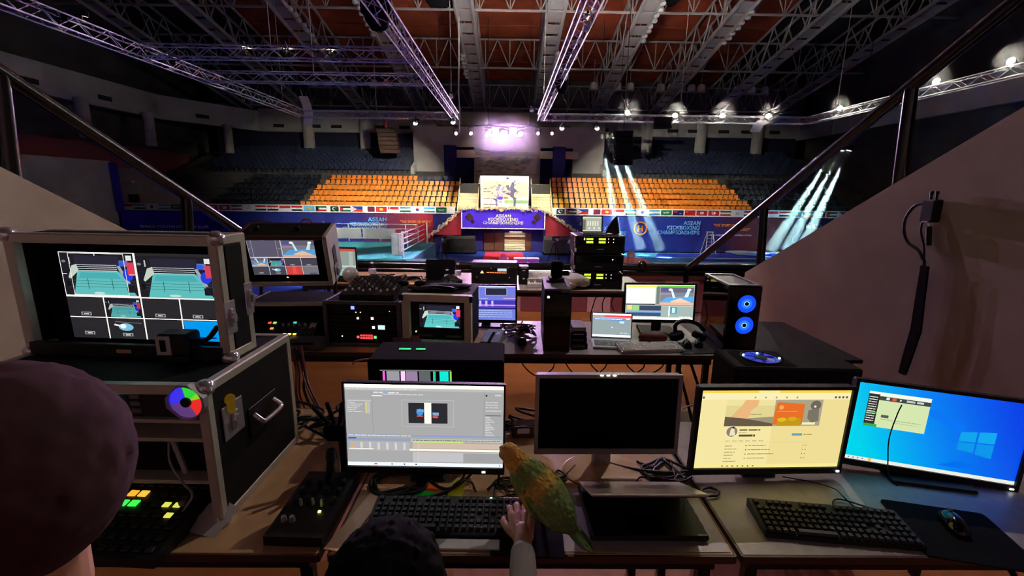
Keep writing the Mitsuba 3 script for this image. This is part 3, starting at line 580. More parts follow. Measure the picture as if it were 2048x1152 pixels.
# ladder
t = thing('step_ladder', 'aluminium step ladder standing open before the blue banner', 'ladder', TR(15.9, 35.4, -2.88))
for sx in (-1, 1):
    part(t, 'rail', cyl((sx * .42, -.5, 0), (sx * .2, 0, 1.75), .035, 8), 'aluminium'); part(t, 'rear_rail', cyl((sx * .42, .5, 0), (sx * .2, .05, 1.75), .03, 8), 'aluminium')
for k in range(6):
    f = (k + 1) / 7; w = .42 - .22 * f; part(t, 'rung', bx(-w, w, -.5 + .5 * f - .05, -.5 + .5 * f + .05, 1.75 * f - .015, 1.75 * f + .015), 'aluminium')
part(t, 'cap', bx(-.25, .25, -.1, .12, 1.73, 1.8, .01), 'aluminium')
# cases and cameras on both sides of the door
def camera_on_tripod(label, x, y, a, body='black_plastic'):
    t = thing('video_camera', label, 'video camera', TR(x, y, -2.88) @ RZ(a))
    part(t, 'body', bx(-.13, .13, -.35, .35, 1.45, 1.72, .03), body); part(t, 'lens', cyl((0, -.35, 1.58), (0, -.62, 1.58), .09, 14), 'grey_light'); part(t, 'viewfinder', bx(.13, .3, -.1, .1, 1.62, 1.76, .02), 'black_plastic')
    part(t, 'head', bx(-.09, .09, -.12, .12, 1.32, 1.45, .02), 'grey_plastic'); part(t, 'pan_bar', cyl((.05, .1, 1.38), (.25, .75, 1.15), .018, 6), 'black_plastic')
    for k in range(3):
        c, s = math.cos(k * 2.094 + .5), math.sin(k * 2.094 + .5); part(t, 'leg', cyl((c * .07, s * .07, 1.32), (c * .5, s * .5, 0), .028, 8), 'steel_black')
camera_on_tripod('video camera on a black tripod at the foot of the garland by the ring', -4.35, 29.6, 15); camera_on_tripod('pale video camera on a tripod beside the amplifier rack', 4.15, 29.0, -30, 'grey_light')
camera_on_tripod('second video camera on a tripod before the dark cases by the door', 3.2, 30.5, 10)
for x, lab, s in ((-3.75, 'dark draped equipment heap left of the brown arena door', 1), (4.0, 'grey draped equipment heap between the shutter and the mats', -1)):
    t = thing('draped_case', lab, 'case', TR(x, 34.6, -2.88))
    m = prism([(-.5, 0), (-.45, 1.15), (-.2, 1.32), (.4, 1.3), (.55, .9), (.55, 0)], -1.25, 1.25); v = m.vertices; m = m.subdivide().subdivide(); v = m.vertices.copy(); v += .1 * (meshkit.fbm(v * 1.7, 3, 5)[:, None] - .5); m.vertices = v; m.fix_normals()
    part(t, 'cover', m, 'roof_dark' if s > 0 else 'concrete_dark', smooth=50); part(t, 'base', bx(-1.3, 1.3, -.55, .6, 0, .12, .02), 'black_matte')
t = thing('draped_barrier', 'violet cloth with orange strokes draped over a barrier beside the rack', 'cloth', TR(3.25, 22.5, -2.88))
m = prism([(-.6, 0), (-.1, 1.05), (.1, 1.05), (.6, 0)], -1.0, .9); m.fix_normals(); part(t, 'cover', m, 'board_violet')
for k in range(6):
    q = bx(-.05, .05, -.012, .0, -.18, .18, .004); part(t, 'stroke', xf(q, TR(-.75 + .28 * k, -.36 + .05 * (k % 3), .52 - .1 * (k % 3)) @ RX(-25) @ RY(35)), 'letter_orange')
part(t, 'top_bar', bx(-1.0, .9, -.14, .14, 1.02, 1.1, .02), 'mat_cyan')

# ------------------------------------------------------------------ roof
def zg(y): return 10.0 + .205 * (50 - y)             # underside of the girders: the roof falls towards the far end
UNIT = cyl((0, 0, 0), (0, 0, 1), 1.0, 6)
def strut_M(a, b, r):
    a, b = np.asarray(a, float), np.asarray(b, float); d = b - a; L = np.linalg.norm(d); d /= L
    x = np.cross(d, [0, 0, 1.0] if abs(d[2]) < .9 else [1.0, 0, 0]); x /= np.linalg.norm(x); y = np.cross(d, x)
    M = np.eye(4); M[:3, 0], M[:3, 1], M[:3, 2], M[:3, 3] = x * r, y * r, d * L, a; return M
def strut(t, name, a, b, r, mat): part(t, name, UNIT, mat, M=strut_M(a, b, r))
struct('ceiling', extr([(-33, 6), (33, 6), (33, 51), (-33, 51)], .1, 0), 'roof_dark'); K = scene['ceiling']; 
sl = np.eye(4); sl[2, 1] = -.205; sl[2, 3] = 10.0 + .205 * 50 + 3.1; K['to_world'] = T(sl.tolist())
GX = [-21.3, -15.2, -9.2, -3.05, 3.05, 9.1, 15.2, 21.3, 27.4, -27.4]
for i in range(11):                                    # deck planks, seen from below between the girders
    xa, xb = -33.3 + 6.07 * i, -33.3 + 6.07 * (i + 1)
    if xa < -22 or xb > 22: continue
    for k in range(19):
        y0, y1 = 49.5 - 1.9 * (k + 1), 49.5 - 1.9 * k
        m = bx(xa + .02, xb - .02, 0, 1, -.06, 0); v = m.vertices.copy(); y = np.where(v[:, 1] > .5, y1 - .07, y0 + .07); v = np.c_[v[:, 0], y, zg(y) + 2.95 + v[:, 2] - .02 * (k % 2)]; m.vertices = v
        part(Thing('ceiling', np.eye(4)), 'plank', m, 'roof_deck')
def girder(x, lab):
    t = thing('roof_girder', lab, 'roof girder'); y0, y1 = 50.0, 16.0; w = .55; H = 2.4
    for sx in (-1, 1):
        strut(t, 'bottom_chord', (x + sx * w, y0, zg(y0)), (x + sx * w, y1, zg(y1)), .13, 'roof_steel'); strut(t, 'top_chord', (x + sx * w, y0, zg(y0) + H), (x + sx * w, y1, zg(y1) + H), .1, 'roof_steel')
    n = 24
    for k in range(n):
        ya, yb = y0 - (y0 - y1) * k / n, y0 - (y0 - y1) * (k + 1) / n
        for sx in (-1, 1):
            a, b = (x + sx * w, ya, zg(ya) + (0 if k % 2 else H)), (x + sx * w, yb, zg(yb) + (H if k % 2 else 0)); strut(t, 'web', a, b, .055, 'roof_steel')
        m = bx(x - w + .1, x + w - .1, yb + .16, ya - .16, 0, .04); v = m.vertices.copy(); v[:, 2] += zg(v[:, 1]) + .06; m.vertices = v
        part(t, 'walkway_plate', m, 'roof_steel')
for k, x in enumerate(sorted(GX)):
    girder(x, ['roof girder against the dark side wall beyond the beige parapet', 'second roof girder from the beige parapet side, almost black', 'roof girder passing over the two crosswise lighting trusses', 'roof girder above the dark red flood bank, beside the long lighting truss', 'roof girder just beside the long lighting truss, towards the ring', 'roof girder beside the truss of small white heads', 'roof girder carrying the round black speaker shape', 'roof girder over the yellow truss lamps', 'dim roof girder over the triple light beams', 'roof girder nearest the black diagonal handrail with the charger'][k])
def cross_truss(y, lab):
    t = thing('roof_cross_truss', lab, 'roof truss'); z = zg(y) + .05; H = 2.2
    strut(t, 'bottom_chord', (-30, y, z), (30, y, z), .085, 'roof_steel'); strut(t, 'top_chord', (-30, y, z + H), (30, y, z + H), .085, 'roof_steel')
    for x in np.arange(-27.4, 27, 6.09):
        for q in (0, 2.03, 4.06):
            strut(t, 'web', (x + q, y, z + H), (x + q + 1.015, y, z), .045, 'roof_steel'); strut(t, 'web', (x + q + 1.015, y, z), (x + q + 2.03, y, z + H), .045, 'roof_steel'); strut(t, 'post', (x + q + 1.015, y, z), (x + q + 1.015, y, z + H), .04, 'roof_steel')
cross_truss(49.2, 'lowest crosswise roof truss over the far frieze'); cross_truss(40.8, 'middle crosswise roof truss with zigzag webs before the red roof'); cross_truss(33.0, 'nearest crosswise roof truss at the top of the view')
single('roof_end_wall', 'dark grey clerestory wall between the roof and the frieze', 'wall', bx(-31, 31, 50.0, 50.2, 9.9, 13.2), 'concrete_dark')

# flood lamps (unlit) on gantries, and small round lamps in clusters along the girders
FLOOD = lathe([(0, 0), (.34, 0), (.36, .08), (.33, .5), (.26, .6), (0, .62)], 14)
def flood_bank(label, x0, x1, n, y, z, glabel):
    t = thing('lamp_gantry', label, 'gantry'); part(t, 'beam', bx(x0 - .4, x1 + .4, y - .25, y + .25, z - .08, z, .01), 'roof_steel')
    for x in (x0, x1): part(t, 'hanger', cyl((x, y + .1, z), (x, y + .1, zg(y) + 2.9), .03, 6), 'roof_steel')
    for k in range(n):
        single('flood_lamp', f'{glabel}, {nth(k)} from the ring side', 'flood lamp', FLOOD, 'grey_light', M=TR(x0 + (x1 - x0) * k / max(n - 1, 1), y, z + .0), group=glabel, smooth=40)
flood_bank('gantry over the teal beams with four white floods', 7.9, 11.3, 4, 45, 11.25, 'white flood lamp over the teal beams'); flood_bank('gantry over the truss lamps with five white floods', 14.2, 18.0, 5, 45, 11.2, 'white flood lamp over the yellow truss lamps')
flood_bank('dim gantry with three floods over the last truss lamps', 21.4, 24.0, 3, 45, 11.1, 'grey flood lamp on the dim gantry'); flood_bank('gantry with four floods behind the crosswise truss ends', -12.6, -8.6, 4, 45, 11.2, 'grey flood lamp beside the long truss')
flood_bank('gantry with four dim floods behind the lower crosswise truss', -18.2, -14.6, 4, 45, 11.15, 'dim flood lamp behind the crosswise truss')
BULB = lathe([(0, 0), (.15, .02), (.2, .12), (.16, .24), (.05, .3), (0, .3)], 12)
for gx, side, y0, n, lab in ((-9.2, -1, 31.5, 8, 'round lamp on the girder beside the long truss'), (-3.05, -1, 38.5, 7, 'round lamp on the girder left of the entrance lamps'), (9.1, 1, 31.8, 8, 'round lamp on the girder with the black dish'), (15.2, 1, 32.5, 7, 'round lamp on the girder over the yellow lamps'), (-15.2, 1, 33.0, 7, 'round lamp on the girder over the crosswise trusses'), (3.05, 1, 38, 7, 'round lamp on the girder beside the white heads')):
    for k in range(n):
        y = y0 + .62 * k; single('round_lamp', f'{lab}, {nth(k)} from the frame top', 'lamp', BULB, 'grey_light', M=TR(gx + side * (.66 + .08 * (k % 2)), y, zg(y) - .20), group=lab, smooth=40)
for x, y, z, lab in ((10.3, 33.0, 14.0, 'round black dish shape hanging from the roof beside the small lamps'), (-4.6, 33.0, 13.6, 'dark dish shape hanging under the roof beside the middle girder')):
    t = thing('roof_dish', lab, 'dish', TR(x, y, z)); part(t, 'bowl', lathe([(0, 0), (.7, .1), (.95, .35), (.9, .5), (.6, .75), (0, .8)], 20), 'black_matte', smooth=40); part(t, 'rod', cyl((0, 0, .8), (0, 0, 2.3), .04, 6), 'roof_steel')
# ------------------------------------------------------------------ lighting trusses
TRUSSES = []
def box_truss(label, a, b, z=6.5, s=.2, pitch=.55):
    """Square aluminium lighting truss from a to b (x, y), along one axis."""
    TRUSSES.append((np.array([*a, z]), np.array([*b, z]))); t = thing('lighting_truss', label, 'lighting truss'); a, b = np.array([*a, z]), np.array([*b, z]); d = b - a; L = np.linalg.norm(d); d /= L; n = np.array([d[1], -d[0], 0]); u = np.array([0, 0, 1.0])
    cs = [n * s + u * s, n * s - u * s, -n * s - u * s, -n * s + u * s]
    for c in cs: strut(t, 'chord', a + c, b + c, .026, 'truss_alu')
    k = int(L / pitch)
    for f in range(4):
        c0, c1 = cs[f], cs[(f + 1) % 4]
        for i in range(k):
            p, q = a + d * (L * i / k), a + d * (L * (i + 1) / k); strut(t, 'brace', p + (c0 if i % 2 else c1), q + (c1 if i % 2 else c0), .013, 'truss_alu')
    return t
box_truss('long aluminium lighting truss receding above the ring, with the round black fixture', (-3.45, 1.0), (-3.45, 30.6))
box_truss('long aluminium lighting truss receding to the entrance with small white heads', (2.05, 1.0), (2.05, 30.6))
box_truss('crosswise lighting truss carrying the yellow lamps over the mats', (2.05, 30.6), (19.3, 30.6)); box_truss('crosswise lighting truss at the far end before the frieze, with the white hanging banner', (-13.2, 30.6), (-3.45, 30.6))
box_truss('side lighting truss above the dark left bank with faint downward beams', (-13.2, 11.0), (-13.2, 30.6)); box_truss('side lighting truss with three yellow lamps behind the black diagonal handrail', (19.3, 11.5), (19.3, 30.6))
box_truss('nearer of the two crosswise trusses between the side truss and the ring truss', (-13.2, 17.5), (-3.45, 17.5)); box_truss('farther of the two crosswise trusses between the side truss and the ring truss', (-13.2, 21.1), (-3.45, 21.1))
for k, (x, y) in enumerate(((-3.45, 14), (-3.45, 28.5), (2.05, 14), (2.05, 28.5), (-13.2, 14), (-13.2, 28), (19.3, 16), (19.3, 28), (11, 30.6), (-8.5, 30.6), (-8.5, 17.5), (-8.5, 21.1))):
    t = thing('truss_hanger', 'thin steel chain holding the ' + ('near part of the long ring truss', 'far part of the long ring truss', 'near part of the entrance truss', 'far part of the entrance truss', 'near part of the dark side truss', 'far part of the dark side truss', 'near part of the handrail side truss', 'far part of the handrail side truss', 'mats truss by the black box', 'far truss on the ring side', 'nearer crosswise truss', 'farther crosswise truss')[k], 'chain', group='chains of the lighting trusses'); part(t, None, cyl((x, y, 6.6), (x, y, zg(max(y, 16)) + .1), .018, 5), 'roof_steel')

# ------------------------------------------------------------------ lamps
LENS = lathe([(.13, 0), (0, 0)], 16); LBODY = lathe([(.0, -.34), (.08, -.34), (.12, -.2), (.15, 0), (.135, .0), (.12, -.03), (0, -.03)], 16)
def aim(p, target):
    p, q = np.asarray(p, float), np.asarray(target, float); z = q - p; z /= np.linalg.norm(z); x = np.cross([0, 0, 1.0], z); x /= np.linalg.norm(x) + 1e-9; y = np.cross(z, x)
    M = np.eye(4); M[:3, 0], M[:3, 1], M[:3, 2], M[:3, 3] = x, y, z, p; return M
def spot(key, p, target, intensity, cutoff, weight=1.0, beam=None):
    scene[key] = {'type': 'spot', 'to_world': T().look_at(list(map(float, p)), list(map(float, target)), [0.01, 0, 1]), 'cutoff_angle': float(cutoff), 'beam_width': float(cutoff * .75 if beam is None else beam), 'sampling_weight': float(weight),
                  'intensity': {'type': 'rgb', 'value': [float(x) for x in intensity]}}
def stage_lamp(label, p, target, lens, hang=.45, size=1.0, light=None, cutoff=40, kind='spot', weight=1.0, group=None, body='black_plastic', name='stage_lamp'):
    """A lamp head: can, yoke, glowing lens facing target; hang > 0 hangs from above, < 0 stands on the truss."""
    p = np.asarray(p, float); t = thing(name, label, 'stage lamp', group=group); M = aim(p, target) @ np.diag([size, size, size, 1])
    part(t, 'can', LBODY, body, M=M, smooth=40)
    y = np.array([0, 0, hang]); s = size
    part(t, 'yoke', cat([cyl(p + [-.19 * s, 0, 0], p + [-.19 * s, 0, hang * .7], .018, 6), cyl(p + [.19 * s, 0, 0], p + [.19 * s, 0, hang * .7], .018, 6), cyl(p + [-.19 * s, 0, hang * .7], p + [.19 * s, 0, hang * .7], .02, 6), cyl(p + [0, 0, hang * .7], p + y, .03, 6)]), 'steel_black')
    near = [(np.linalg.norm(p + y * .7 - q), q) for a0, b in TRUSSES for n_ in [np.array([(b - a0)[1], -(b - a0)[0], 0]) / np.linalg.norm(b - a0)] for s1 in (-.2, .2) for s2 in (-.2, .2) for a in [a0 + n_ * s1 + [0, 0, s2]] for q in [a + (b - a0) * np.clip((p - a) @ (b - a0) / ((b - a0) @ (b - a0)), 0, 1)]]; dist, q = min(near, key=lambda e: e[0])
    if dist < 2.5:
        s0 = p + y * .7; part(t, 'clamp', cyl(s0, q, .022, 6), 'steel_black')
    if lens is not None: part(t, 'lens', LENS, 'lens', M=M @ TR(0, 0, .004), emit=lens, weight=0.02)
    if light is not None:
        q = M[:3, 3] + M[:3, 2] / size * .12
        if kind == 'spot': spot(t.key + '_light', q, target, light, cutoff, weight)
        else: scene[t.key + '_light'] = {'type': 'point', 'position': [float(x) for x in q], 'intensity': {'type': 'rgb', 'value': [float(x) for x in light]}, 'sampling_weight': float(weight)}
    return t
YEL = np.array([1.0, .95, .72]) * 24; WHT = np.array([1.0, 1.0, 1.0]) * 20; VIO = np.array([1.0, .8, 1.0]) * 24; DIMW = np.array([.9, .95, 1.0]) * 6
eye = (0, 2, 1.5)
names = ['nearest the amplifier rack', 'above the black box on the truss', 'third along the mats truss', 'at the truss end by the small white banner']
for (x, y), n in zip(((1255, 226), (1350, 231), (1445, 231), (1537, 232)), names):
    p = on_y(x, y, 30.6); stage_lamp(f'yellow lamp standing on the mats truss, {n}', p, (4, 5, 9), YEL, -.34, 1.15, LAMP['truss'], cutoff=86, weight=3)
for (x, y), n in zip(((1680, 216), (1873, 162), (2022, 122)), ('farthest, beyond the black handrail', 'beside the black handrail post', 'nearest and brightest, near the frame edge')):
    p = on_x(x, y, 19.3); stage_lamp(f'yellow lamp on the side truss, {n}', p, (0, 12, 8), YEL, -.34, 1.0, LAMP['truss'] * .55, cutoff=86, weight=3)
for (x, y), n in zip(((488, 90), (570, 90), (656, 94)), ('nearest the side truss', 'middle of three', 'nearest the ring truss')):
    p = on_y(x, y, 17.5); stage_lamp(f'small yellow lamp above the nearer crosswise truss, {n}', p, (-9.5, 27.5, -1.5), YEL, -.3, .5, LAMP['ring'], cutoff=30, weight=.6)
stage_lamp('yellow lamp on the long ring truss beside the round black fixture', on_y(765, 40, 14.0), (-4, 26, -2), YEL, -.2, .5, LAMP['ring'] * .5, cutoff=24, weight=.3)
for (x, y), n, dim in zip(((170, 33), (128, 42), (345, 130), (285, 106), (445, 171)), ('topmost near the dark corner', 'beside the topmost, with a faint beam', 'third along the truss', 'second, where the near cross truss joins', 'farthest along the truss'), (1, 0, 0, 0, 0)):
    p = on_x(x, y, -13.2); stage_lamp(f'lamp on the dark side truss, {n}', p, (p[0] - 2.5, p[1] + 1.0, -2.9), YEL if dim else WHT * .5, .2, .55, LAMP['down'] * .5, cutoff=24, weight=.3)
pipe = thing('lamp_pipe', 'black pipe carrying seven violet and white lamps over the entrance', 'pipe'); part(pipe, 'pipe', cyl((-5.2, 34.05, 6.36), (4.4, 34.05, 6.42), .04, 8), 'steel_black')
for x in (-4.9, -1.5, 1.5, 4.1): part(pipe, 'hanger', cyl((x, 34.05, 6.4), (x, 34.05, zg(34) + .1), .02, 6), 'steel_black')
for (x, y), n in zip(((977, 268), (1008, 268), (1041, 268)), ('nearer the ring', 'middle and largest', 'nearer the mats')):
    p = on_y(x, y, 34.0); stage_lamp(f'glowing violet wash lamp over the entrance, {n}', p, (p[0] * .3, 3, 1), VIO, .58, 1.75 if x == 1008 else 1.3, LAMP['purple'] * (1.2 if x == 1008 else .8), cutoff=50, weight=4)
for (x, y), n in zip(((912, 267), (942, 267), (1076, 267), (1104, 267)), ('first from the ring end', 'second from the ring end', 'second from the mats end', 'first from the mats end')):
    p = on_y(x, y, 34.0); stage_lamp(f'small white lamp on the entrance pipe, {n}', p, (p[0] * .5, 3, 0), DIMW * 2, .58, .85)
for (x, y), tg, n, g in (((832, 246), (-11, 38.5, 1.2), 'farther from the entrance on the ring side', 1), ((907, 244), (-1.2, 36, .35), 'under the ring truss corner', 1), ((1123, 256), (.6, 36, .35), 'under the mats truss corner', 1), ((1193, 256), (11, 38.5, 1.2), 'farther from the entrance on the mats side', 1)):
    p = on_y(x, y, 30.4); tt = stage_lamp(f'black moving head with a white lens, {n}', p, tg, None, .35, 1.1, LAMP['seats'] * (1 if abs(tg[0]) > 5 else .55), cutoff=36 if abs(tg[0]) > 5 else 30)
    M = np.eye(4); M[:3, 3] = p + [0, -.2, -.05]; part(tt, 'lens', mv(xf(LENS, RX(60)), 0, 0, 0), 'lens', M=M @ np.diag([1.1, 1.1, 1.1, 1]), emit=WHT)
for (x, y, d), n in zip(((1175, 45, 14.0), (1150, 105, 17.3), (1131, 148, 20.4), (1108, 186, 24.0), (1101, 213, 27.5), (903, 195, 26.0), (1064, 222, 29.0)), ('nearest on the entrance truss', 'second on the entrance truss', 'third, above the black fixture', 'fourth, under the black fixture', 'fifth, before the far corner', 'alone beside the ring truss', 'crescent shape beside the far corner')):
    p = on_y(x, y, d); stage_lamp(f'small white lamp head, {n}', p, (p[0] + .5, d + 1.5, 14) if d < 25 else (p[0] + 3, d - 2, 0), None, .3, .75, LAMP['up'] if d < 25 else None, cutoff=70, body='white_plastic', name='white_lamp', weight=.6)
def mover(label, px_, py_, y, s):
    p = on_y(px_, py_, y); t = thing('moving_head', label, 'stage lamp', TR(*p) @ np.diag([s, s, s, 1]))
    part(t, 'head', xf(lathe([(0, -.45), (.2, -.42), (.3, -.2), (.3, .2), (.22, .45), (.15, .47), (0, .46)], 18), RX(35)), 'black_matte', smooth=40); part(t, 'arm', cat([bx(-.36, -.3, -.1, .1, -.1, .45, .02), bx(.3, .36, -.1, .1, -.1, .45, .02)]), 'black_matte'); part(t, 'base', bx(-.36, .36, -.18, .18, .45, .62, .03), 'black_matte')
mover('round black moving head hanging beside the long ring truss at the top of the view', 752, 20, 14.0, 1.15); mover('black moving head on the entrance truss among the small white heads', 1125, 166, 21.5, .95)
single('black_box', 'small black box hanging under the mats truss', 'box', bx(-.55, .55, -.2, .2, -.35, .35, .04), 'black_matte', M=TR(*on_y(1326, 246, 30.3)))
def line_array(label, px_, py0, py1, y, mat, hw=.55):
    a, b = on_y(px_, py0, y), on_y(px_, py1, y); n = 6; h = (a[2] - b[2]) / n; t = thing('line_array', label, 'hanging speaker')
    for k in range(n):
        part(t, 'cabinet', xf(bx(-hw, hw, -.35, .35, -h + .02, 0, .03), TR(a[0] + .03 * k, y + .01 * k * k, a[2] - h * k) @ RX(1.5 * k)), mat)
    part(t, 'bumper', bx(a[0] - .6, a[0] + .6, y - .3, y + .3, a[2], a[2] + .08, .02), 'steel_black'); part(t, 'chain', cyl((a[0], y, a[2]), (a[0], y, zg(y) + .2), .025, 6), 'steel_black')
line_array('hanging line array of brownish speakers before the concourse opening', 774, 258, 306, 42.5, 'brown_dark', .85); line_array('hanging black line array half in front of the teal beams', 1247, 264, 330, 30.0, 'black_matte')
t = thing('sling', 'red curved lifting strap above the hanging brownish speakers', 'strap'); part(t, None, tube(spline([on_y(764, 240, 42.5), on_y(770, 236, 42.5), on_y(772, 246, 42.5), on_y(771, 258, 42.5)], 5), .12), 'pad_red')
def cloth_strip(label, pts, w, y, mat='white_plastic'):
    P = [on_y(a, b, y) for a, b in pts]; V, F = [], []
    for p in P: V += [p + [-w / 2, 0, 0], p + [w / 2, .05, 0]]
    for k in range(len(P) - 1): F += [[2 * k, 2 * k + 2, 2 * k + 3], [2 * k, 2 * k + 3, 2 * k + 1]]
    m = trimesh.Trimesh(V, F, process=False); m = cat([m, mv(m, 0, .03, 0)]); t = thing('hanging_banner', label, 'banner'); part(t, 'cloth', m, mat); part(t, 'cord', cyl(P[0], [P[0][0], 30.75, max(6.75, P[0][2] + .3)], .015, 5), 'grey_light')
cloth_strip('twisted white hanging banner at the far truss on the ring side', [(606, 192), (611, 205), (615, 218), (617, 230), (615, 250)], .55, 31.0); cloth_strip('small white hanging banner at the truss end by the last yellow lamp', [(1526, 240), (1516, 252), (1510, 264)], .7, 31.0)
t = thing('cable_bundle', 'white cable bundle hanging from the roof to the entrance pipe', 'cables'); part(t, None, tube(spline([on_y(918, 105, 33.8) + [0, 0, 3], on_y(918, 105, 33.8), on_y(917, 180, 33.8), on_y(919, 225, 33.8), on_y(918, 265, 33.8)], 6), .06), 'grey_light', smooth=40)
t = thing('cable', 'black cable sagging between two lamp heads before the frieze', 'cable'); part(t, None, tube(spline([on_y(858, 232, 30.8), on_y(880, 250, 30.8), on_y(905, 250, 30.8)], 6), .03), 'cable_black', smooth=40)

stage_lamp('added fill lamp hanging from the entrance truss over the operators, above the view', (2.46, 5.0, 6.0), (.3, 4.6, 0), YEL * .4, .3, .8, LAMP['work'], cutoff=62, weight=3)
stage_lamp('second added fill lamp on the ring truss above the view, turned to the back tables', (-3.0, 1.6, 6.05), (.6, 6.4, .3), YEL * .4, .3, .8, LAMP['back'], cutoff=21, weight=2)
def haze_plume(label, c, r, density):
    """Thin haze drifting about a lamp, seen because the lamp lights it."""
    t = thing('haze', label, 'haze', kind='stuff'); b = trimesh.creation.icosphere(3, 1.0); b.vertices = b.vertices * np.asarray(r) + np.asarray(c)
    scene['haze_edge_' + t.key] = {'type': 'null'}; part(t, None, b, 'haze_edge_' + t.key)
    scene[t.key]['interior'] = {'type': 'homogeneous', 'albedo': {'type': 'rgb', 'value': [.99, .99, .99]}, 'sigma_t': float(density)}
haze_plume('violet lit haze around the three wash lamps over the entrance', on_y(1009, 272, 33.2), (2.9, 1.1, 1.9), .035)
for (x, y), n in zip(((1255, 226), (1350, 231), (1445, 231), (1537, 232)), names): haze_plume(f'yellowish haze glowing around the mats truss lamp {n}', on_y(x + 3, y - 3, 30.1), (.75, .4, .75), .05)
for (x, y), n in zip(((1680, 216), (1873, 162), (2022, 122)), ('behind the handrail', 'beside the handrail post', 'near the frame edge')): haze_plume(f'yellowish haze glowing around the side truss lamp {n}', on_x(x, y - 2, 19.0), (.4, .6, .6), .05)
# beams of light in the haze: each a real spot light in a plume of haze
def light_beam(label, a, b, r0, r1, density, light, cut, w=2.0):
    """density: extinction per metre at the far end; the haze thickens along the beam, towards the floor."""
    a, b = np.asarray(a, float), np.asarray(b, float); d = (b - a) / np.linalg.norm(b - a); L = np.linalg.norm(b - a)
    t = thing('light_beam', label, 'light beam')
    m = lathe([(0, 0)] + [(r0 + (r1 - r0) * q, L * q) for q in np.linspace(0, 1, 6)] + [(0, L)], 20); M = aim(a, b)
    grid = np.repeat(np.repeat((np.linspace(.22, 1, 24) * density)[:, None, None], 2, 1), 2, 2).astype(np.float32)[..., None]
    scene['haze_edge_' + t.key] = {'type': 'null'}; part(t, None, m, 'haze_edge_' + t.key, M=M)
    scene[t.key]['interior'] = {'type': 'heterogeneous', 'albedo': {'type': 'constvolume', 'value': {'type': 'rgb', 'value': [.99, .99, .99]}},
                                'sigma_t': {'type': 'gridvolume', 'grid': mi.VolumeGrid(grid), 'to_world': T((M @ TR(-r1, -r1, 0) @ np.diag([2 * r1, 2 * r1, L, 1])).tolist())}}
    spot(t.key + '_light', a + d * .03, b, light, cut, w, beam=cut * .8)
cl = []
for k, (x, y, fx, fy, n) in enumerate(((1205, 277, 1240, 500, 'nearest the poster'), (1216, 276, 1286, 502, 'middle'), (1228, 275, 1328, 506, 'nearest the handrail'))):
    p = on_y(x, y, 34.0); f = on_z(fx, fy + 8, -2.85); d = (f - p) / np.linalg.norm(f - p)
    stage_lamp(f'white beam head of the left beam cluster, {n}', p, f, WHT, .3, .95)
    light_beam(f'pale teal light beam from the cluster by the black line array, {n}', p + d * .1, f - d * .5, .12, .40, .28, LAMP['beam'], 3.2, 15.0)
for k, (x, y, fx, fy, n) in enumerate(((1668, 302, 1532, 513, 'nearest the poster'), (1683, 301, 1565, 513, 'middle'), (1698, 301, 1596, 512, 'farthest out'))):
    p = on_y(x, y, 34.0); f = on_z(fx, fy, -2.85); d = (f - p) / np.linalg.norm(f - p)
    stage_lamp(f'white beam head of the right beam cluster, {n}', p, f, WHT, .3, 1.2)
    light_beam(f'pale teal light beam from the cluster behind the black handrail, {n}', p + d * .1, f - d * .5, .14, .48, .28, LAMP['beam'] * 1.4, 3.6, 15.0)
for (x0, x1) in ((6.4, 8.0), (23.2, 25.4)):
    t = thing('lamp_bar', ('black bar holding the beam heads by the line array', 'black bar holding the beam heads behind the handrail')[x0 > 10], 'bar'); z = 6.06 if x0 < 10 else 5.30
    part(t, 'bar', cyl((x0, 34.0, z), (x1, 34.0, z), .035, 8), 'steel_black')
    for x in (x0 + .1, x1 - .1): part(t, 'hanger', cyl((x, 34.0, z), (x, 34, zg(34) + .2), .015, 6), 'steel_black')
# ------------------------------------------------------------------ the operators' platform
struct('floor_platform', bx(-2.6, 2.6, -3.2, 6.75, -.25, 0), 'wood_floor')
struct('wall_platform_front', bx(-2.6, 4.2, 6.56, 6.75, -2.9, .58), 'parapet_pink')
for x0, x1 in ((-2.4, -1.35), (-1.1, -.05), (.2, 1.2), (1.55, 2.35), (2.75, 3.6)): part(Thing('wall_platform_front', np.eye(4)), 'panel', bx(x0, x1, 6.545, 6.57, .0, .5, .008), 'parapet_maroon')
def top_R(y): return .922 + (4.835 - y) * .525
def top_L(y): return 1.848 - (y - 2.4) * .54
struct('wall_right', prism([(4.835, -.25), (4.835, top_R(4.835)), (0.2, top_R(.2)), (-3.2, top_R(.2)), (-3.2, -.25)], 2.6, 2.78), 'plaster')
struct('wall_left', prism([(4.6, -.25), (4.6, top_L(4.6)), (0.2, top_L(.2)), (-3.2, top_L(.2)), (-3.2, -.25)], -2.78, -2.6), 'plaster')
struct('wall_back', bx(-2.8, 2.8, -3.4, -3.2, -.25, 4.2), 'plaster')
# handrails
def rail(label, pts, posts, r=.042):
    t = thing('handrail', label, 'handrail'); part(t, 'tube', tube(pts, r, 12), 'rail_black', smooth=40)
    for a, b in posts: part(t, 'post', cyl(a, b, r * .95, 12), 'rail_black', smooth=40)
    return t
pR = lambda y: np.array([2.62, y, .718 + (6.403 - y) * .53])
pL = lambda y: np.array([-2.62, y, 2.329 - (y - 2.498) * .507])
rail('black diagonal handrail rising over the brown wall with the charger', [pR(6.45), pR(4.2), pR(2.6), pR(.3)], [(pR(3.12), (2.66, 3.12, top_R(3.12) - .03)), (pR(4.66), (2.66, 4.66, top_R(4.66) - .03))])
rail('black diagonal handrail over the beige wall beside the big flight case', [pL(5.65), pL(4.2), pL(2.6), pL(.3)], [(pL(2.51), (-2.66, 2.5, top_L(2.5) - .03)), (pL(3.755), (-2.66, 3.755, top_L(3.755) - .03))])
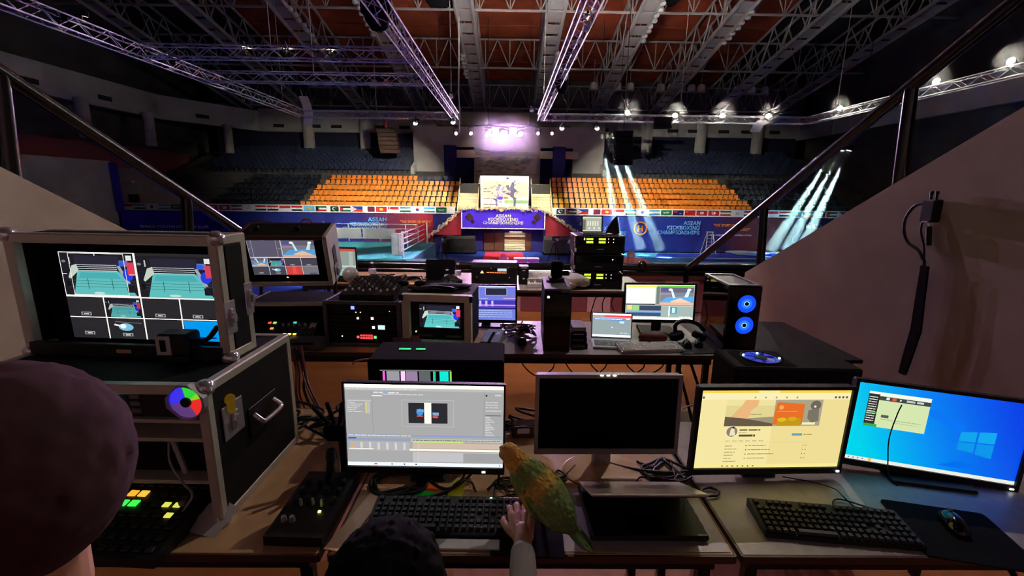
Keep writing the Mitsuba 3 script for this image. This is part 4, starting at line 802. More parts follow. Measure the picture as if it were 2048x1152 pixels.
t = thing('handrail', 'black double handrail crossing above the pink parapet before the arena', 'handrail')
for z in (.71, .625): part(t, 'tube', tube([(-4.2, 6.5, z), (0, 6.5, z - .01), (4.2, 6.5, z)], .05, 10), 'rail_black', smooth=40)
for x in (-2.4, -.7, 1.1, 2.65, 3.9): part(t, 'post', bx(x - .035, x + .035, 6.53, 6.6, .3, .72, .006), 'steel_black')
part(t, 'lock', mv(trimesh.creation.icosphere(2, .06), 1.95, 6.43, .75), 'rail_black')
# added lamp on the unseen wall behind the operators, for warm fill
t = thing('added_rear_lamp', 'plain added fill lamp on the wall behind the operators, out of view', 'lamp', TR(2.0, -3.1, 3.3))
part(t, 'housing', bx(-.5, .5, -.09, 0, -.06, .06, .01), 'white_plastic'); v = np.array([[-.45, .004, -.05], [.45, .004, -.05], [.45, .004, .05], [-.45, .004, .05]])
part(t, 'diffuser', trimesh.Trimesh(v, [[0, 2, 1], [0, 3, 2]], process=False), 'lens', emit=LAMP['added_rear'] * 5.5, weight=2.0)

# ------------------------------------------------------------------ tables
def table(label, x0, x1, y0, y1, z, top, edge=True, thick=.025, rail_h=.05, legs=True):
    t = thing('table', label, 'table'); part(t, 'tabletop', bx(x0, x1, y0, y1, z - thick, z, .004), top)
    if edge:
        for a in ((x0, x1, y0 - .004, y0 + .002), (x0, x1, y1 - .002, y1 + .004)): part(t, 'edge_band', bx(*a, z - thick, z - .001), 'table_edge')
        for a in ((x0 - .004, x0 + .002, y0, y1), (x1 - .002, x1 + .004, y0, y1)): part(t, 'edge_band', bx(*a, z - thick, z - .001), 'table_edge')
    part(t, 'apron', bx(x0 + .04, x1 - .04, y0 + .03, y0 + .06, z - thick - rail_h, z - thick), 'steel_black'); part(t, 'apron', bx(x0 + .04, x1 - .04, y1 - .06, y1 - .03, z - thick - rail_h, z - thick), 'steel_black')
    if legs:
        for x in (x0 + .06, x1 - .06):
            for y in (y0 + .06, y1 - .06): part(t, 'leg', bx(x - .018, x + .018, y - .018, y + .018, 0, z - thick, .004), 'steel_black')
            part(t, 'brace', cyl((x, y0 + .08, .12), (x, y1 - .08, z - .12), .011, 8), 'steel_black')
    return t
table('pale wooden table holding the big flight case, nearest the left wall', -2.15, -.525, 1.085, 1.95, .75, 'wood_table')
table('middle table with the silver framed black monitor on it', -.495, .655, 1.085, 1.85, .75, 'wood_table')
table('table with the yellow page and blue desktop monitors', .675, 2.0, 1.085, 1.85, .75, 'grey_table')
table('long table of the second row holding the rack box and white monitor case', -2.3, -.12, 2.7, 3.45, .75, 'wood_table'); table('long table of the second row holding the black tower and open white laptop', -.1, 1.36, 2.7, 3.45, .75, 'grey_table')
table('back table along the parapet with bottles and tangled leads', -2.3, -.35, 4.85, 5.6, .75, 'wood_table'); table('back table along the parapet holding the amplifiers and keyboard', -.33, 1.5, 4.6, 5.45, .75, 'grey_table')
table('small side table under the blue fan computer', 1.38, 2.3, 2.72, 3.6, .72, 'black_plastic', edge=False)
# ------------------------------------------------------------------ what the displays show
def put(layers, u0, v0, u1, v1): return [(affinity.translate(affinity.scale(g, u1 - u0, v1 - v0, origin=(0, 0)), u0, v0), c) for g, c in layers]
def outline(u0, v0, u1, v1, w, asp=1.78): return sbox(u0, v0, u1, v1).difference(sbox(u0 + w, v0 + w * asp, u1 - w, v1 - w * asp))
def ring_view(bright=1.0):
    c = lambda *q: tuple(int(x * bright) for x in q)
    L = [(rect(0, 0, 1, 1), c(26, 26, 34)), (rect(.18, .06, .8, .34), c(36, 36, 52)), (Polygon([(.2, .42), (.78, .42), (.98, 1), (.1, 1)]), c(92, 186, 184)), (Polygon([(.24, .46), (.74, .46), (.8, .6), (.2, .6)]), c(70, 170, 176))]
    for k in range(4): L.append((rect(.2, .27 + .045 * k, .76, .285 + .045 * k), c(200, 205, 205)))
    for k in range(3): L.append((LineString([(.06, .66 + .07 * k), (.98, .66 + .07 * k)]).buffer(.004), c(40, 90, 96)))
    for u in (.32, .66): L.append((rect(u, .6, u + .008, .86), c(30, 80, 86)))
    L += [(Polygon([(.13, .3), (.2, .26), (.22, .42), (.08, .62), (.06, .58)]), c(190, 205, 190)), (Polygon([(.76, .3), (.8, .28), (.92, .7), (.86, .72)]), c(150, 165, 185)), (disc(.9, .5, .07, 2.0), c(30, 60, 220)), (rect(.8, .16, .92, .3), c(90, 120, 190)), (rect(.9, .2, 1, .5), c(214, 60, 84)), (disc(.84, .24, .05, 1.2), c(50, 90, 220)),
          (rect(.02, .66, .08, .8), c(16, 16, 18)), (disc(.03, .2, .03), c(120, 120, 130)), (rect(.1, .1, .12, .26), c(190, 190, 190)), (disc(.46, .95, .08, .4), c(180, 220, 215)), (rect(.86, .74, .97, .92), c(20, 24, 30)), (rect(.9, .04, .98, .16), c(220, 226, 220))]
    return L
def hall_view():
    return [(rect(0, 0, 1, 1), (120, 122, 135)), (rect(0, 0, 1, .28), (96, 96, 112)), (Polygon([(.2, .55), (1, .5), (1, .82), (0, .95), (0, .85)]), (86, 160, 214)), (Polygon([(.3, .8), (.6, .6), (1, .9), (1, 1), (.5, 1)]), (230, 190, 160)), (rect(0, .86, 1, 1), (210, 170, 150)), (Polygon([(.3, .1), (.36, .1), (.46, .6), (.38, .6)]), (205, 230, 235)), (Polygon([(.82, .1), (.9, .1), (.84, .55), (.72, .55)]), (200, 226, 232)), (disc(.3, .12, .06, 1.2), (245, 250, 250)), (disc(.86, .12, .06, 1.2), (245, 250, 250)), (rect(.0, .3, .34, .42), (150, 130, 160)), (rect(.05, .05, .22, .16), (70, 80, 170))]
def label_box(u, v, w=.07, h=.04): return [(rect(u, v, u + w, v + h), (150, 150, 156)), (rect(u + .008, v + .01, u + w - .008, v + h - .008), (44, 42, 48)), (scribble(u + .018, v + .016, w - .036, h * .3, int(u * 997)), (210, 210, 210))]
def multiview(cell, line, big1, big2, tint=(0, 150, 235)):
    L = [(rect(0, 0, 1, 1), cell)] + put(big1, .012, .012, .49, .49) + put(big2, .51, .03, 1, .5)
    L += put(ring_view(.9), .255, .53, .49, .74) if big1 else []
    L += [(rect(.765, .765, 1, 1), tint), (rect(.86, .95, .97, .97), (10, 60, 140))]
    L += [(disc(.37, .86, .05, .9), (120, 190, 215)), (disc(.35, .85, .022, 1.2), (240, 245, 245)), (affinity.rotate(rect(.3, .8, .48, .808), 4), (110, 110, 116)), (affinity.rotate(rect(.29, .83, .34, .85), 20), (230, 230, 230))]
    for u, v in ((.08, .69), (.58, .69), (.83, .69), (.08, .92), (.34, .93), (.6, .93)): L += label_box(u, v)
    for g in (rect(0, .5, 1, .515), rect(0, .745, 1, .757), rect(.496, 0, .506, 1), rect(.244, .5, .253, 1), rect(.752, .5, .761, 1), outline(0, 0, .496, .5, .005), outline(.06, .012, .43, .49, .004)): L.append((g, line))
    for g in (rect(.0, .245, .035, .252), rect(.45, .245, .49, .252), rect(.235, 0, .241, .04)): L.append((g, line))
    return L
AE = [(rect(0, 0, 1, 1), (168, 168, 168)), (rect(0, 0, 1, .055), (252, 251, 240)), (rect(0, .055, 1, .085), (186, 186, 184)), (scribble(.01, .062, .45, .012, 1), (215, 215, 212)), (rect(.17, .085, .172, .6), (140, 140, 142)), (rect(.875, .085, .877, .63), (140, 140, 142)),
      (scribble(.18, .1, .16, .016, 2), (225, 226, 228)), (rect(.24, .09, .27, .125), (150, 170, 215)), (scribble(.24, .12, .26, .014, 3), (205, 205, 206)), (rect(.17, .14, .235, .152), (236, 236, 232)), (rect(.01, .2, .165, .215), (196, 196, 196)),
      (rect(.125, .22, .14, .36), (206, 200, 140)), (rect(.142, .22, .155, .36), (190, 190, 190))] + \
     [(scribble(.012, .225 + .022 * k, .05 + .015 * ((k * 7) % 4), .01, 10 + k), (216, 216, 214)) for k in range(6)] + \
     [(outline(.355, .19, .685, .51, .0025), (196, 196, 194)), (rect(.398, .224, .645, .468), (44, 42, 48)), (rect(.498, .22, .543, .472), (252, 250, 238)), (disc(.47, .335, .022, 1.9), (70, 150, 220)), (scribble(.45, .3, .045, .03, 21), (96, 170, 230)), (rect(.45, .375, .49, .39), (196, 90, 90)), (scribble(.55, .335, .04, .022, 22), (120, 180, 230)), (disc(.568, .39, .02, .7), (200, 90, 96)), (rect(.55, .36, .59, .372), (190, 190, 200))] + \
     [(scribble(.885, .2 + .03 * k, .08, .012, 30 + k), (205, 205, 205)) for k in range(3)] + [(rect(.885, .3, .985, .312), (210, 210, 210)), (rect(.885, .355, .985, .368), (120, 120, 124))] + [(scribble(.885, .38 + .02 * k, .03 + .01 * ((k * 5) % 4), .009, 40 + k), (216, 216, 216)) for k in range(12)] + \
     [(disc(.891, .125, .006, 1.7), (20, 20, 20)), (rect(.945, .11, .985, .13), (205, 205, 205)), (rect(0, .615, 1, .632), (140, 158, 196)), (scribble(.01, .62, .4, .01, 60), (226, 230, 236)), (rect(0, .66, .41, .69), (150, 160, 182)), (rect(.01, .65, .06, .67), (60, 110, 190)), (rect(.02, .7, .4, .81), (178, 178, 180))] + \
     [(rect(.03 + .055 * k, .71, .045 + .055 * k, .8), (210, 208, 206) if k != 0 else (214, 170, 130)) for k in range(7)] + [(rect(.01, .785, .17, .797), (238, 238, 234)), (rect(.41, .66, .99, .69), (196, 196, 190)), (scribble(.42, .672, .56, .008, 61), (90, 100, 90)), (rect(.42, .69, .745, .706), (196, 226, 120)), (rect(.42, .71, .985, .775), (206, 184, 168)), (rect(.4, .783, .985, .808), (252, 248, 232)), (rect(.42, .82, .985, .828), (210, 190, 170)), (rect(.42, .83, .745, .945), (192, 192, 196)), (rect(.745, .83, .985, .945), (160, 160, 160)), (rect(.455, .7, .457, .95), (226, 220, 200)),
      (rect(0, .955, 1, 1), (240, 246, 252)), (rect(.17, .968, .19, .985), (220, 120, 110)), (disc(.285, .977, .005, 1.7), (60, 80, 110)), (disc(.365, .977, .005, 1.7), (60, 60, 70)), (disc(.44, .977, .005, 1.7), (60, 70, 80)), (disc(.98, .977, .004, 1.7), (80, 90, 100))]
PAGE = [(rect(0, 0, 1, 1), (246, 232, 164)), (rect(.5, 0, 1, 1), (240, 222, 150)), (rect(0, 0, 1, .045), (255, 214, 76)), (rect(.38, 0, .52, .045), (254, 238, 150)), (rect(0, .045, 1, .125), (252, 240, 186)), (disc(.018, .1, .009, 1.7), (120, 110, 90))] + [(disc(.36 + .07 * k, .1, .006, 1.7), (170, 140, 90)) for k in range(5)] + [(disc(.9 + .025 * k, .1, .008, 1.7), (90, 84, 60)) for k in range(4)] + \
       [(rect(.175, .13, .82, .46), (226, 214, 146)), (rect(.175, .13, .5, .2), (240, 226, 160)), (Polygon([(.3, .13), (.39, .13), (.385, .2), (.36, .24), (.345, .26), (.33, .38), (.2, .38), (.24, .28), (.28, .2)]), (236, 184, 126)), (Polygon([(.33, .36), (.5, .34), (.5, .46), (.33, .46)]), (160, 148, 118)), (Polygon([(.175, .34), (.3, .36), (.42, .4), (.5, .43), (.5, .46), (.175, .46)]), (104, 88, 72)), (scribble(.34, .305, .08, .008, 3), (170, 140, 96)),
        (rect(.5, .13, .82, .46), (170, 164, 138)), (Polygon([(.515, .16), (.62, .17), (.7, .185), (.7, .44), (.5, .44), (.505, .28)]), (232, 112, 40)), (disc(.545, .225, .016, 1.7), (246, 170, 100)), (rect(.52, .27, .66, .28), (240, 160, 96)), (rect(.53, .36, .69, .455), (196, 152, 24)), (disc(.56, .38, .03, .9), (226, 186, 40)), (disc(.63, .37, .03, .9), (214, 172, 30)), (disc(.775, .2, .035, 1.7), (110, 104, 92)), (Polygon([(.73, .26), (.8, .24), (.81, .4), (.76, .42), (.73, .36)]), (124, 116, 100)), (disc(.772, .215, .008, 1.7), (250, 240, 210)), (rect(.7, .415, .79, .445), (250, 240, 190)),
        (disc(.235, .53, .042, 1.78), (252, 242, 196)), (disc(.235, .53, .037, 1.78), (140, 130, 112)), (Polygon([(.22, .58), (.225, .5), (.235, .48), (.25, .5), (.26, .58)]), (240, 228, 190)), (disc(.24, .475, .008, 1.7), (60, 50, 40)), (scribble(.285, .5, .14, .018, 7), (104, 92, 64)), (scribble(.285, .54, .05, .008, 8), (190, 176, 120)), (scribble(.285, .568, .11, .026, 9, .15), (96, 80, 50)), (rect(.645, .555, .715, .585), (110, 160, 180)), (scribble(.725, .565, .06, .012, 11), (170, 150, 100))] + \
       [(scribble(.2 + .045 * k, .645, .03, .009, 70 + k), (176, 160, 108)) for k in range(6)] + [(rect(.19, .67, .8, .672), (214, 196, 130))] + [(scribble(.2, .71 + .04 * k, .05 + .012 * ((k * 3) % 4), .009, 80 + k), (160, 144, 96)) for k in range(6)] + \
       [(disc(.345, .712 + .055 * k, .004, 1.7), (70, 60, 40)) for k in range(4)] + [(scribble(.36, .706 + .055 * k, .12 + .03 * ((k * 7) % 3), .009, 90 + k), (150, 134, 90)) for k in range(4)] + [(disc(.735 + .02 * q, .712 + .055 * k, .004, 1.7), (150, 130, 90)) for k in range(4) for q in range(2)] + [(rect(0, .955, 1, 1), (250, 236, 150))] + [(disc(.2 + .035 * k, .978, .006, 1.7), (160, 120, 60)) for k in range(7)]
def desk_grad(u, v):
    a = np.array([0, 214, 238]); b = np.array([0, 130, 244]); c = np.array([2, 62, 232]); t = np.clip(u * .95 + (v - .5) * -.25, 0, 1)
    return a + (b - a) * min(t * 2, 1) if t < .5 else b + (c - b) * min(t * 2 - 1, 1)
DESK = [(rect(i / 12, j / 6, (i + 1) / 12, (j + 1) / 6), desk_grad) for i in range(12) for j in range(6)]
DESK += [(Polygon([(.66, .36), (.68, .5), (.45, .3), (.4, .2)]), (0, 118, 248)), (Polygon([(.68, .9), (.8, .84), (.66, .82), (.55, .9)]), (0, 110, 240))]
DESK += [(Polygon(q), c) for q, c in (([(.645, .45), (.735, .425), (.735, .555), (.64, .565)], (10, 165, 236)), ([(.745, .423), (.84, .4), (.84, .545), (.745, .555)], (10, 170, 238)), ([(.64, .578), (.735, .567), (.735, .69), (.64, .675)], (5, 152, 232)), ([(.745, .567), (.84, .557), (.84, .73), (.745, .702)], (5, 150, 234)))]
DESK += [(rect(.075, .1, .44, .545), (214, 232, 176)), (rect(.075, .1, .44, .145), (246, 250, 236)), (rect(.14, .15, .44, .2), (64, 70, 74)), (rect(.075, .13, .14, .53), (44, 46, 48)), (rect(.075, .355, .14, .38), (60, 150, 60)), (rect(.075, .51, .155, .545), (60, 170, 70)), (rect(.18, .155, .2, .19), (226, 236, 236)), (rect(.215, .155, .24, .19), (220, 90, 60)), (rect(.26, .16, .27, .185), (220, 226, 226)), (rect(.3, .16, .35, .185), (190, 200, 200)), (rect(.36, .16, .4, .185), (200, 210, 210)), (rect(.17, .38, .215, .415), (84, 92, 84)), (scribble(.17, .43, .24, .01, 5), (170, 186, 140)), (scribble(.24, .46, .16, .008, 6), (180, 196, 150))] + [(scribble(.08, .165 + .03 * k, .05, .011, 100 + k, .2), (226, 232, 220)) for k in range(11)]
DESK += [(rect(0, .955, 1, 1), (236, 238, 230)), (rect(.15, .957, .168, .998), (230, 190, 90))] + [(disc(.03 + .028 * k, .977, .005, 1.7), (100, 120, 130)) for k in range(4)]
EDIT = [(rect(0, 0, 1, 1), (150, 166, 160)), (rect(0, 0, 1, .03), (246, 244, 200)), (rect(0, .03, .46, .075), (246, 216, 96)), (rect(.5, .03, .97, .075), (110, 190, 70)), (rect(.01, .08, .44, .54), (228, 236, 220)), (rect(.02, .1, .2, .52), (244, 248, 240)), (rect(.455, .06, .5, .55), (110, 116, 108)), (rect(0, .55, .44, .58), (70, 74, 70)), (rect(.03, .59, .1, .72), (250, 206, 110)), (rect(.11, .6, .21, .74), (140, 200, 130))] + put(hall_view(), .51, .08, .99, .57) + \
       [(rect(.51, .57, .99, .59), (220, 120, 90)), (rect(.21, .6, .53, .74), (54, 66, 92)), (rect(.02, .76, .53, .8), (110, 160, 210)), (rect(.02, .8, .53, .9), (56, 74, 116)), (rect(.64, .62, .66, .9), (240, 250, 246)), (rect(.67, .63, .76, .82), (60, 130, 170)), (rect(.69, .65, .74, .8), (180, 220, 230)), (rect(.53, .6, .98, .62), (170, 190, 180)), (scribble(.8, .9, .17, .02, 5), (220, 236, 230)), (rect(0, .93, 1, 1), (240, 244, 224)), (scribble(.02, .91, .45, .012, 9), (220, 220, 210)), (rect(.1, .77, .102, .9), (90, 110, 150)), (rect(.2, .77, .202, .9), (90, 110, 150)), (rect(.3, .77, .302, .9), (90, 110, 150))]
VIOLET = [(rect(0, 0, 1, 1), (120, 128, 226)), (rect(0, .0, 1, .04), (214, 216, 250)), (rect(.5, .04, .82, .065), (110, 200, 110)), (rect(.5, .065, .86, .28), (184, 190, 250)), (rect(.51, .07, .85, .27), (44, 44, 66)), (rect(.38, .1, .4, .35), (170, 190, 244)), (rect(0, .42, 1, .62), (70, 60, 190)), (rect(0, .55, 1, .59), (226, 150, 226)), (rect(0, .63, 1, .68), (46, 40, 130)), (rect(.8, .35, 1, .375), (236, 190, 226)), (rect(0, .69, 1, .95), (112, 130, 224))] + [(rect(.2 + .1 * k, .44, .235 + .1 * k, .6), (216, 190, 250)) for k in range(5)] + [(scribble(.1, .72 + .06 * k, .85, .018, 110 + k), (200, 214, 255)) for k in range(4)] + [(scribble(.34, .36, .2, .02, 120), (200, 210, 255))]
LAPT = [(rect(0, 0, 1, 1), (142, 156, 158)), (rect(0, 0, 1, .08), (236, 240, 238)), (rect(.3, .08, 1, .15), (222, 70, 74)), (rect(0, .15, 1, .2), (226, 150, 150)), (rect(.04, .2, .84, .29), (80, 150, 216)), (scribble(.06, .225, .7, .035, 4), (226, 236, 250)), (rect(.7, .32, .82, .41), (196, 222, 226)), (rect(.86, .19, .96, .24), (250, 236, 236)), (rect(0, .9, 1, 1), (238, 246, 244)), (scribble(.72, .8, .22, .04, 8), (186, 198, 198)), (Polygon([(.5, .55), (.54, .6), (.5, .62)]), (236, 240, 240))]
MIXER = [(rect(0, 0, 1, 1), (186, 190, 170)), (rect(0, 0, 1, .1), (226, 232, 222)), (rect(0, .2, .16, .9), (122, 120, 90))] + [(rect(.24 + .13 * k, .3, .31 + .13 * k, .62), (240, 246, 230)) for k in range(5)] + [(rect(.3 + .26 * k, .72, .4 + .26 * k, .86), (236, 240, 220)) for k in range(3)] + [(rect(0, .93, 1, 1), (230, 234, 226))]
SIDE = [(rect(0, 0, 1, 1), (160, 176, 164)), (rect(0, 0, 1, .09), (226, 90, 74)), (rect(.75, .1, .9, .9), (190, 200, 190)), (rect(0, .62, 1, .68), (214, 236, 226)), (rect(0, .7, 1, 1), (150, 200, 190)), (rect(0, .76, 1, .8), (220, 240, 232))]
# ------------------------------------------------------------------ near row: monitors
def monitor(label, pos, yaw, tilt, roll, w, h, layers, gain=1.0, weight=1.0, bez=.012, chin=.022, frame='black_plastic', base='foot', z_table=.75, depth=.03, led=None, stand_mat=None):
    t = thing('monitor', label, 'monitor', TR(*pos) @ RZ(yaw) @ RX(tilt) @ RY(roll)); sm = stand_mat or frame
    o = extr(sbox(-w / 2 - bez, -chin, w / 2 + bez, h + bez).difference(sbox(-w / 2, 0, w / 2, h)), .012); v = o.vertices.copy(); o.vertices = np.c_[v[:, 0], -v[:, 2] + .004, v[:, 1]]; part(t, 'bezel', o, frame)
    part(t, 'housing', bx(-w / 2 - bez + .002, w / 2 + bez - .002, .003, depth, -chin + .002, h + bez - .002, .006), frame)
    part(t, 'housing_back', bx(-w * .3, w * .3, depth, depth + .025, h * .1, h * .75, .012), frame)
    if layers: screen(t, w, h, layers, M=TR(0, 0, 0), gain=gain, weight=weight)
    else: part(t, 'screen', bx(-w / 2, w / 2, -.001, .003, 0, h), 'screen_off')
    Mw = TR(pos[0], pos[1], z_table) @ RZ(yaw); up = pos[2] - z_table
    s = thing.__class__ and Thing(t.key, Mw)
    part(s, 'neck', bx(-.035, .035, depth + .02, depth + .045, .006, up + h * .3, .008), sm)
    if base == 'foot': part(s, 'base', bx(-.13, .13, -.06, .16, 0, .012, .005), sm)
    if base == 'small': part(s, 'base', bx(-.06, .06, .02, .16, 0, .012, .005), sm)
    if base == 'oval':
        part(s, 'base', xf(lathe([(0, 0), (.13, 0), (.14, .004), (.13, .009), (.04, .012), (0, .012)], 36), TR(0, .03, 0) @ np.diag([1.05, .8, 1, 1])), 'base_oval', smooth=40)
    if led is not None: part(t, 'power_light', bx(led - .006, led + .006, -.0105, -.0085, -chin * .7, -chin * .7 + .006), 'lens', emit=np.array([1, 1, 1.0]) * 4)
    return t
bsdf('base_oval', (206, 168, 128), .35)
mon1 = monitor('bright monitor showing a grey video editing program, beside the parrot', (-.275, 1.385, .827), -.5, -1.9, .4, .53, .298, AE, 1.05, 2.2, led=.2, base='small', bez=.006, depth=.022)
mon2 = monitor('silver framed monitor with a black switched-off screen', (.357, 1.45, .862), 1.2, -2.8, .3, .488, .262, None, frame='silver_plastic', base='oval', bez=.013, chin=.02)
for k in range(3): part(mon2, 'clip_light', bx(-.035 + .022 * k, -.022 + .022 * k, -.012, -.006, .270, .276, .002), 'lens', emit=np.array([.9, 1, .7]) * 3)
mon3 = monitor('monitor showing a yellow tinted web page with a cover photo', (.922, 1.423, .806), 2.5, .4, .6, .53, .298, PAGE, 1.0, 2.2, led=.262, base='small')
mon4 = monitor('monitor at the frame edge showing a blue desktop with four pale window panes', (1.517, 1.44, .785), -13.0, -3.5, 3.0, .53, .298, DESK, 1.0, 1.0, led=.255)
t = single('thin_wire', 'thin black wire hanging down over the blue desktop monitor', 'wire', tube(spline([(1.315, 1.372, 1.075), (1.30, 1.366, 1.04), (1.285, 1.361, .96), (1.292, 1.357, .88), (1.30, 1.352, .83), (1.33, 1.345, .79)], 6), .0018, 5), 'cable_black')
t = thing('painted_light_card', 'glossy card of painted coloured light, green, orange and yellow, before the video editing monitor', 'card', TR(-.215, 1.335, .7515) @ RZ(-3))
part(t, 'card', bx(-.11, .10, -.03, .10, 0, .002, .0005), 'wood_table')  # coloured light falling on the table, painted as patches on a thin card
for pts, c in (([(-.095, -.022), (-.02, -.022), (-.03, .012), (-.085, .01)], 'light_patch_green'), ([(-.065, .02), (-.015, .012), (-.02, .055), (-.06, .06)], 'light_patch_orange'), ([(.02, -.02), (.07, -.02), (.075, .08), (.03, .08)], 'light_patch_yellow'), ([(-.085, .062), (-.03, .066), (-.04, .09), (-.08, .088)], 'light_patch_green')): part(t, 'patch', extr(pts, .001, .002), c)
bsdf('light_patch_green', (20, 220, 60), .35); bsdf('light_patch_orange', (240, 110, 40), .35); bsdf('light_patch_yellow', (225, 215, 40), .35)
# keyboards
KEY = hull([(-.0078, -.0078, 0), (.0078, -.0078, 0), (.0078, .0078, 0), (-.0078, .0078, 0), (-.006, -.0055, .008), (.006, -.0055, .008), (.006, .0065, .008), (-.006, .0065, .008)])
SPACE = hull([(-.056, -.0078, 0), (.056, -.0078, 0), (.056, .0078, 0), (-.056, .0078, 0), (-.053, -.0055, .008), (.053, -.0055, .008), (.053, .0065, .008), (-.053, .0065, .008)])
def keyboard(label, x, y, rot, w=.455, d=.155, body='black_plastic', key='key_black', z=.75, s=1.0, tag=None):
    t = thing('keyboard', label, 'keyboard', TR(x, y, z) @ RZ(rot) @ np.diag([s, s, s, 1]))
    m = prism([(-d / 2, 0), (-d / 2, .014), (-d / 2 + .01, .018), (d / 2 - .01, .030), (d / 2, .026), (d / 2, 0)], -w / 2, w / 2); part(t, 'body', m, body); tl = math.degrees(math.atan2(.012, d - .02))
    K = lambda u, v: TR(u, v, .0185 + (v + d / 2) / d * .0115) @ RX(tl)
    for r in range(6):
        v = d / 2 - .022 - r * .0212 - (.006 if r else 0)
        for c in range(21):
            u = -w / 2 + .018 + c * (w - .036) / 20
            if c in (15, 18) and False: continue
            if r == 0 and c in (1, 6, 11): continue
            if r in (3, 4) and c in (15, 17) and r == 3: continue
            if r == 5 and 4 <= c <= 9: continue
            part(t, 'key', KEY, key, M=K(u, v))
        if r == 5: part(t, 'key', SPACE, key, M=K(-w / 2 + .018 + 6.5 * (w - .036) / 20, v))
    return t
kb = keyboard('black gaming keyboard under the video editing monitor, near the resting hand', -.185, 1.222, -1.0, .46, .155)
part(kb, 'badge', lettering('HyperX', .006, .03, .0006), 'grey_light', M=TR(.11, -.058, .0225) @ RX(-85)); part(kb, 'status_light', bx(.135, .143, .064, .069, .028, .031), 'lens', emit=np.array([.2, 1, .7]) * 6)
keyboard('black keyboard before the blue desktop monitor', 1.005, 1.20, -7.0, .44, .145)
single('mouse_pad', 'black mouse pad under the hand', 'mouse pad', extr(sbox(-.10, -.12, .09, .10).buffer(.01), .004), 'black_matte', M=TR(.075, 1.205, .751) @ RZ(-3)); single('mouse_pad', 'black mouse pad at the frame edge under a dark mouse', 'mouse pad', extr(sbox(-.13, -.11, .13, .11).buffer(.015), .004), 'black_matte', M=TR(1.37, 1.17, .751) @ RZ(-14))
def mouse_mesh():
    b = trimesh.creation.icosphere(3, 1); v = b.vertices.copy(); v[:, 2] = np.where(v[:, 2] < -.15, -.15, v[:, 2]); v *= [.032, .056, .034]; v[:, 2] += .0052; v[:, 0] *= 1 - .12 * np.cos(v[:, 1] * 50); b.vertices = v; return b
MOUSE = mouse_mesh()
def mouse(label, x, y, z, rot, s=1.0):
    t = thing('computer_mouse', label, 'mouse', TR(x, y, z) @ RZ(rot) @ np.diag([s, s, s, 1])); part(t, 'shell', MOUSE, 'black_gloss', smooth=40); part(t, 'wheel', xf(cyl((-.004, .03, .034), (.004, .03, .034), .008, 10), np.eye(4)), 'grey_plastic'); return t
mouse('dark mouse with a pale glint on the pad at the frame edge', 1.385, 1.197, .756, -20); mouse('black mouse under the resting hand', .062, 1.225, .756, -5)
single('desk_cloth', 'pale folded cloth strip in front of the gaming keyboard', 'cloth', bx(-.15, .085, -.018, .022, 0, .006, .002), 'grey_light', M=TR(-.10, 1.115, .751) @ RZ(-1))
single('wooden_board', 'reddish brown glossy board strip beside the gaming keyboard', 'board', bx(-.025, .03, -.15, .14, 0, .004, .001), 'wood_bright', M=TR(-.455, 1.24, .7505) @ RZ(-14))
single('desk_mat', 'grey flat mat under the half closed laptop', 'mat', bx(-.27, .27, -.14, .14, 0, .002, .0005), 'grey_table', M=TR(.375, 1.235, .7502))
bsdf('wood_bright', (240, 196, 156), .35)
# half closed laptop
t = thing('laptop', 'silver laptop with its lid half closed, beside the parrot tail', 'laptop', TR(.425, 1.25, .7535) @ RZ(0))
part(t, 'base', bx(-.175, .175, -.12, .125, 0, .018, .005), 'black_plastic')
ld = bx(-.175, .175, -.235, 0, 0, .008, .003); part(t, 'lid', xf(ld, TR(0, .118, .022) @ RX(-27)), 'laptop_silver'); part(t, 'screen', xf(bx(-.168, .168, -.228, -.008, -.003, 0), TR(0, .118, .022) @ RX(-27)), 'black_gloss')
part(t, 'hinge', cyl((-.12, .122, .016), (.12, .122, .016), .007, 8), 'black_plastic'); part(t, 'touchpad', bx(-.05, .05, -.11, -.04, .018, .0195), 'black_gloss')
part(t, 'ring_light', mv(torus(.008, .0015, 12, 6), -.09, .06, .0585), 'white_plastic'); part(t, 'logo', bx(-.03, .03, -.16, -.15, .0085, .009), 'grey_light', M=TR(0, .118, .022) @ RX(-27))
for k in range(3): part(t, 'port', bx(.176, .1775, -.07 + .035 * k, -.05 + .035 * k, .005, .012), 'grey_plastic')
bsdf('laptop_silver', (176, 166, 150), .3, .7)
# blue light on the page monitor foot, put into the colour of a pad
single('blue_glow_tint', 'glossy pad under the page monitor, coloured blue for the light on its foot', 'pad', bx(-.12, .12, -.07, .06, 0, .006, .002), 'blue_glow_tint', M=TR(.885, 1.355, .752) @ RZ(4)); bsdf('blue_glow_tint', (36, 30, 200), .3)
scene['pad_glow_light'] = {'type': 'spot', 'to_world': T().look_at([.9, 1.47, .85], [.9, 1.36, .75], [0, 0, 1]), 'cutoff_angle': 55.0, 'beam_width': 30.0, 'sampling_weight': .5, 'intensity': {'type': 'rgb', 'value': [.004, .006, .14]}}
t = thing('usb_hub', 'small hub with a blue light behind the page monitor', 'hub', TR(.9, 1.5, .86)); part(t, 'body', bx(-.04, .04, -.015, .015, -.012, .012, .004), 'black_plastic'); part(t, 'stem', cyl((0, 0, -.108), (0, 0, -.012), .006, 8), 'black_plastic'); part(t, 'light', bx(-.02, .02, -.0165, -.015, -.006, .006), 'lens', emit=np.array([.1, .1, 1]) * 4)

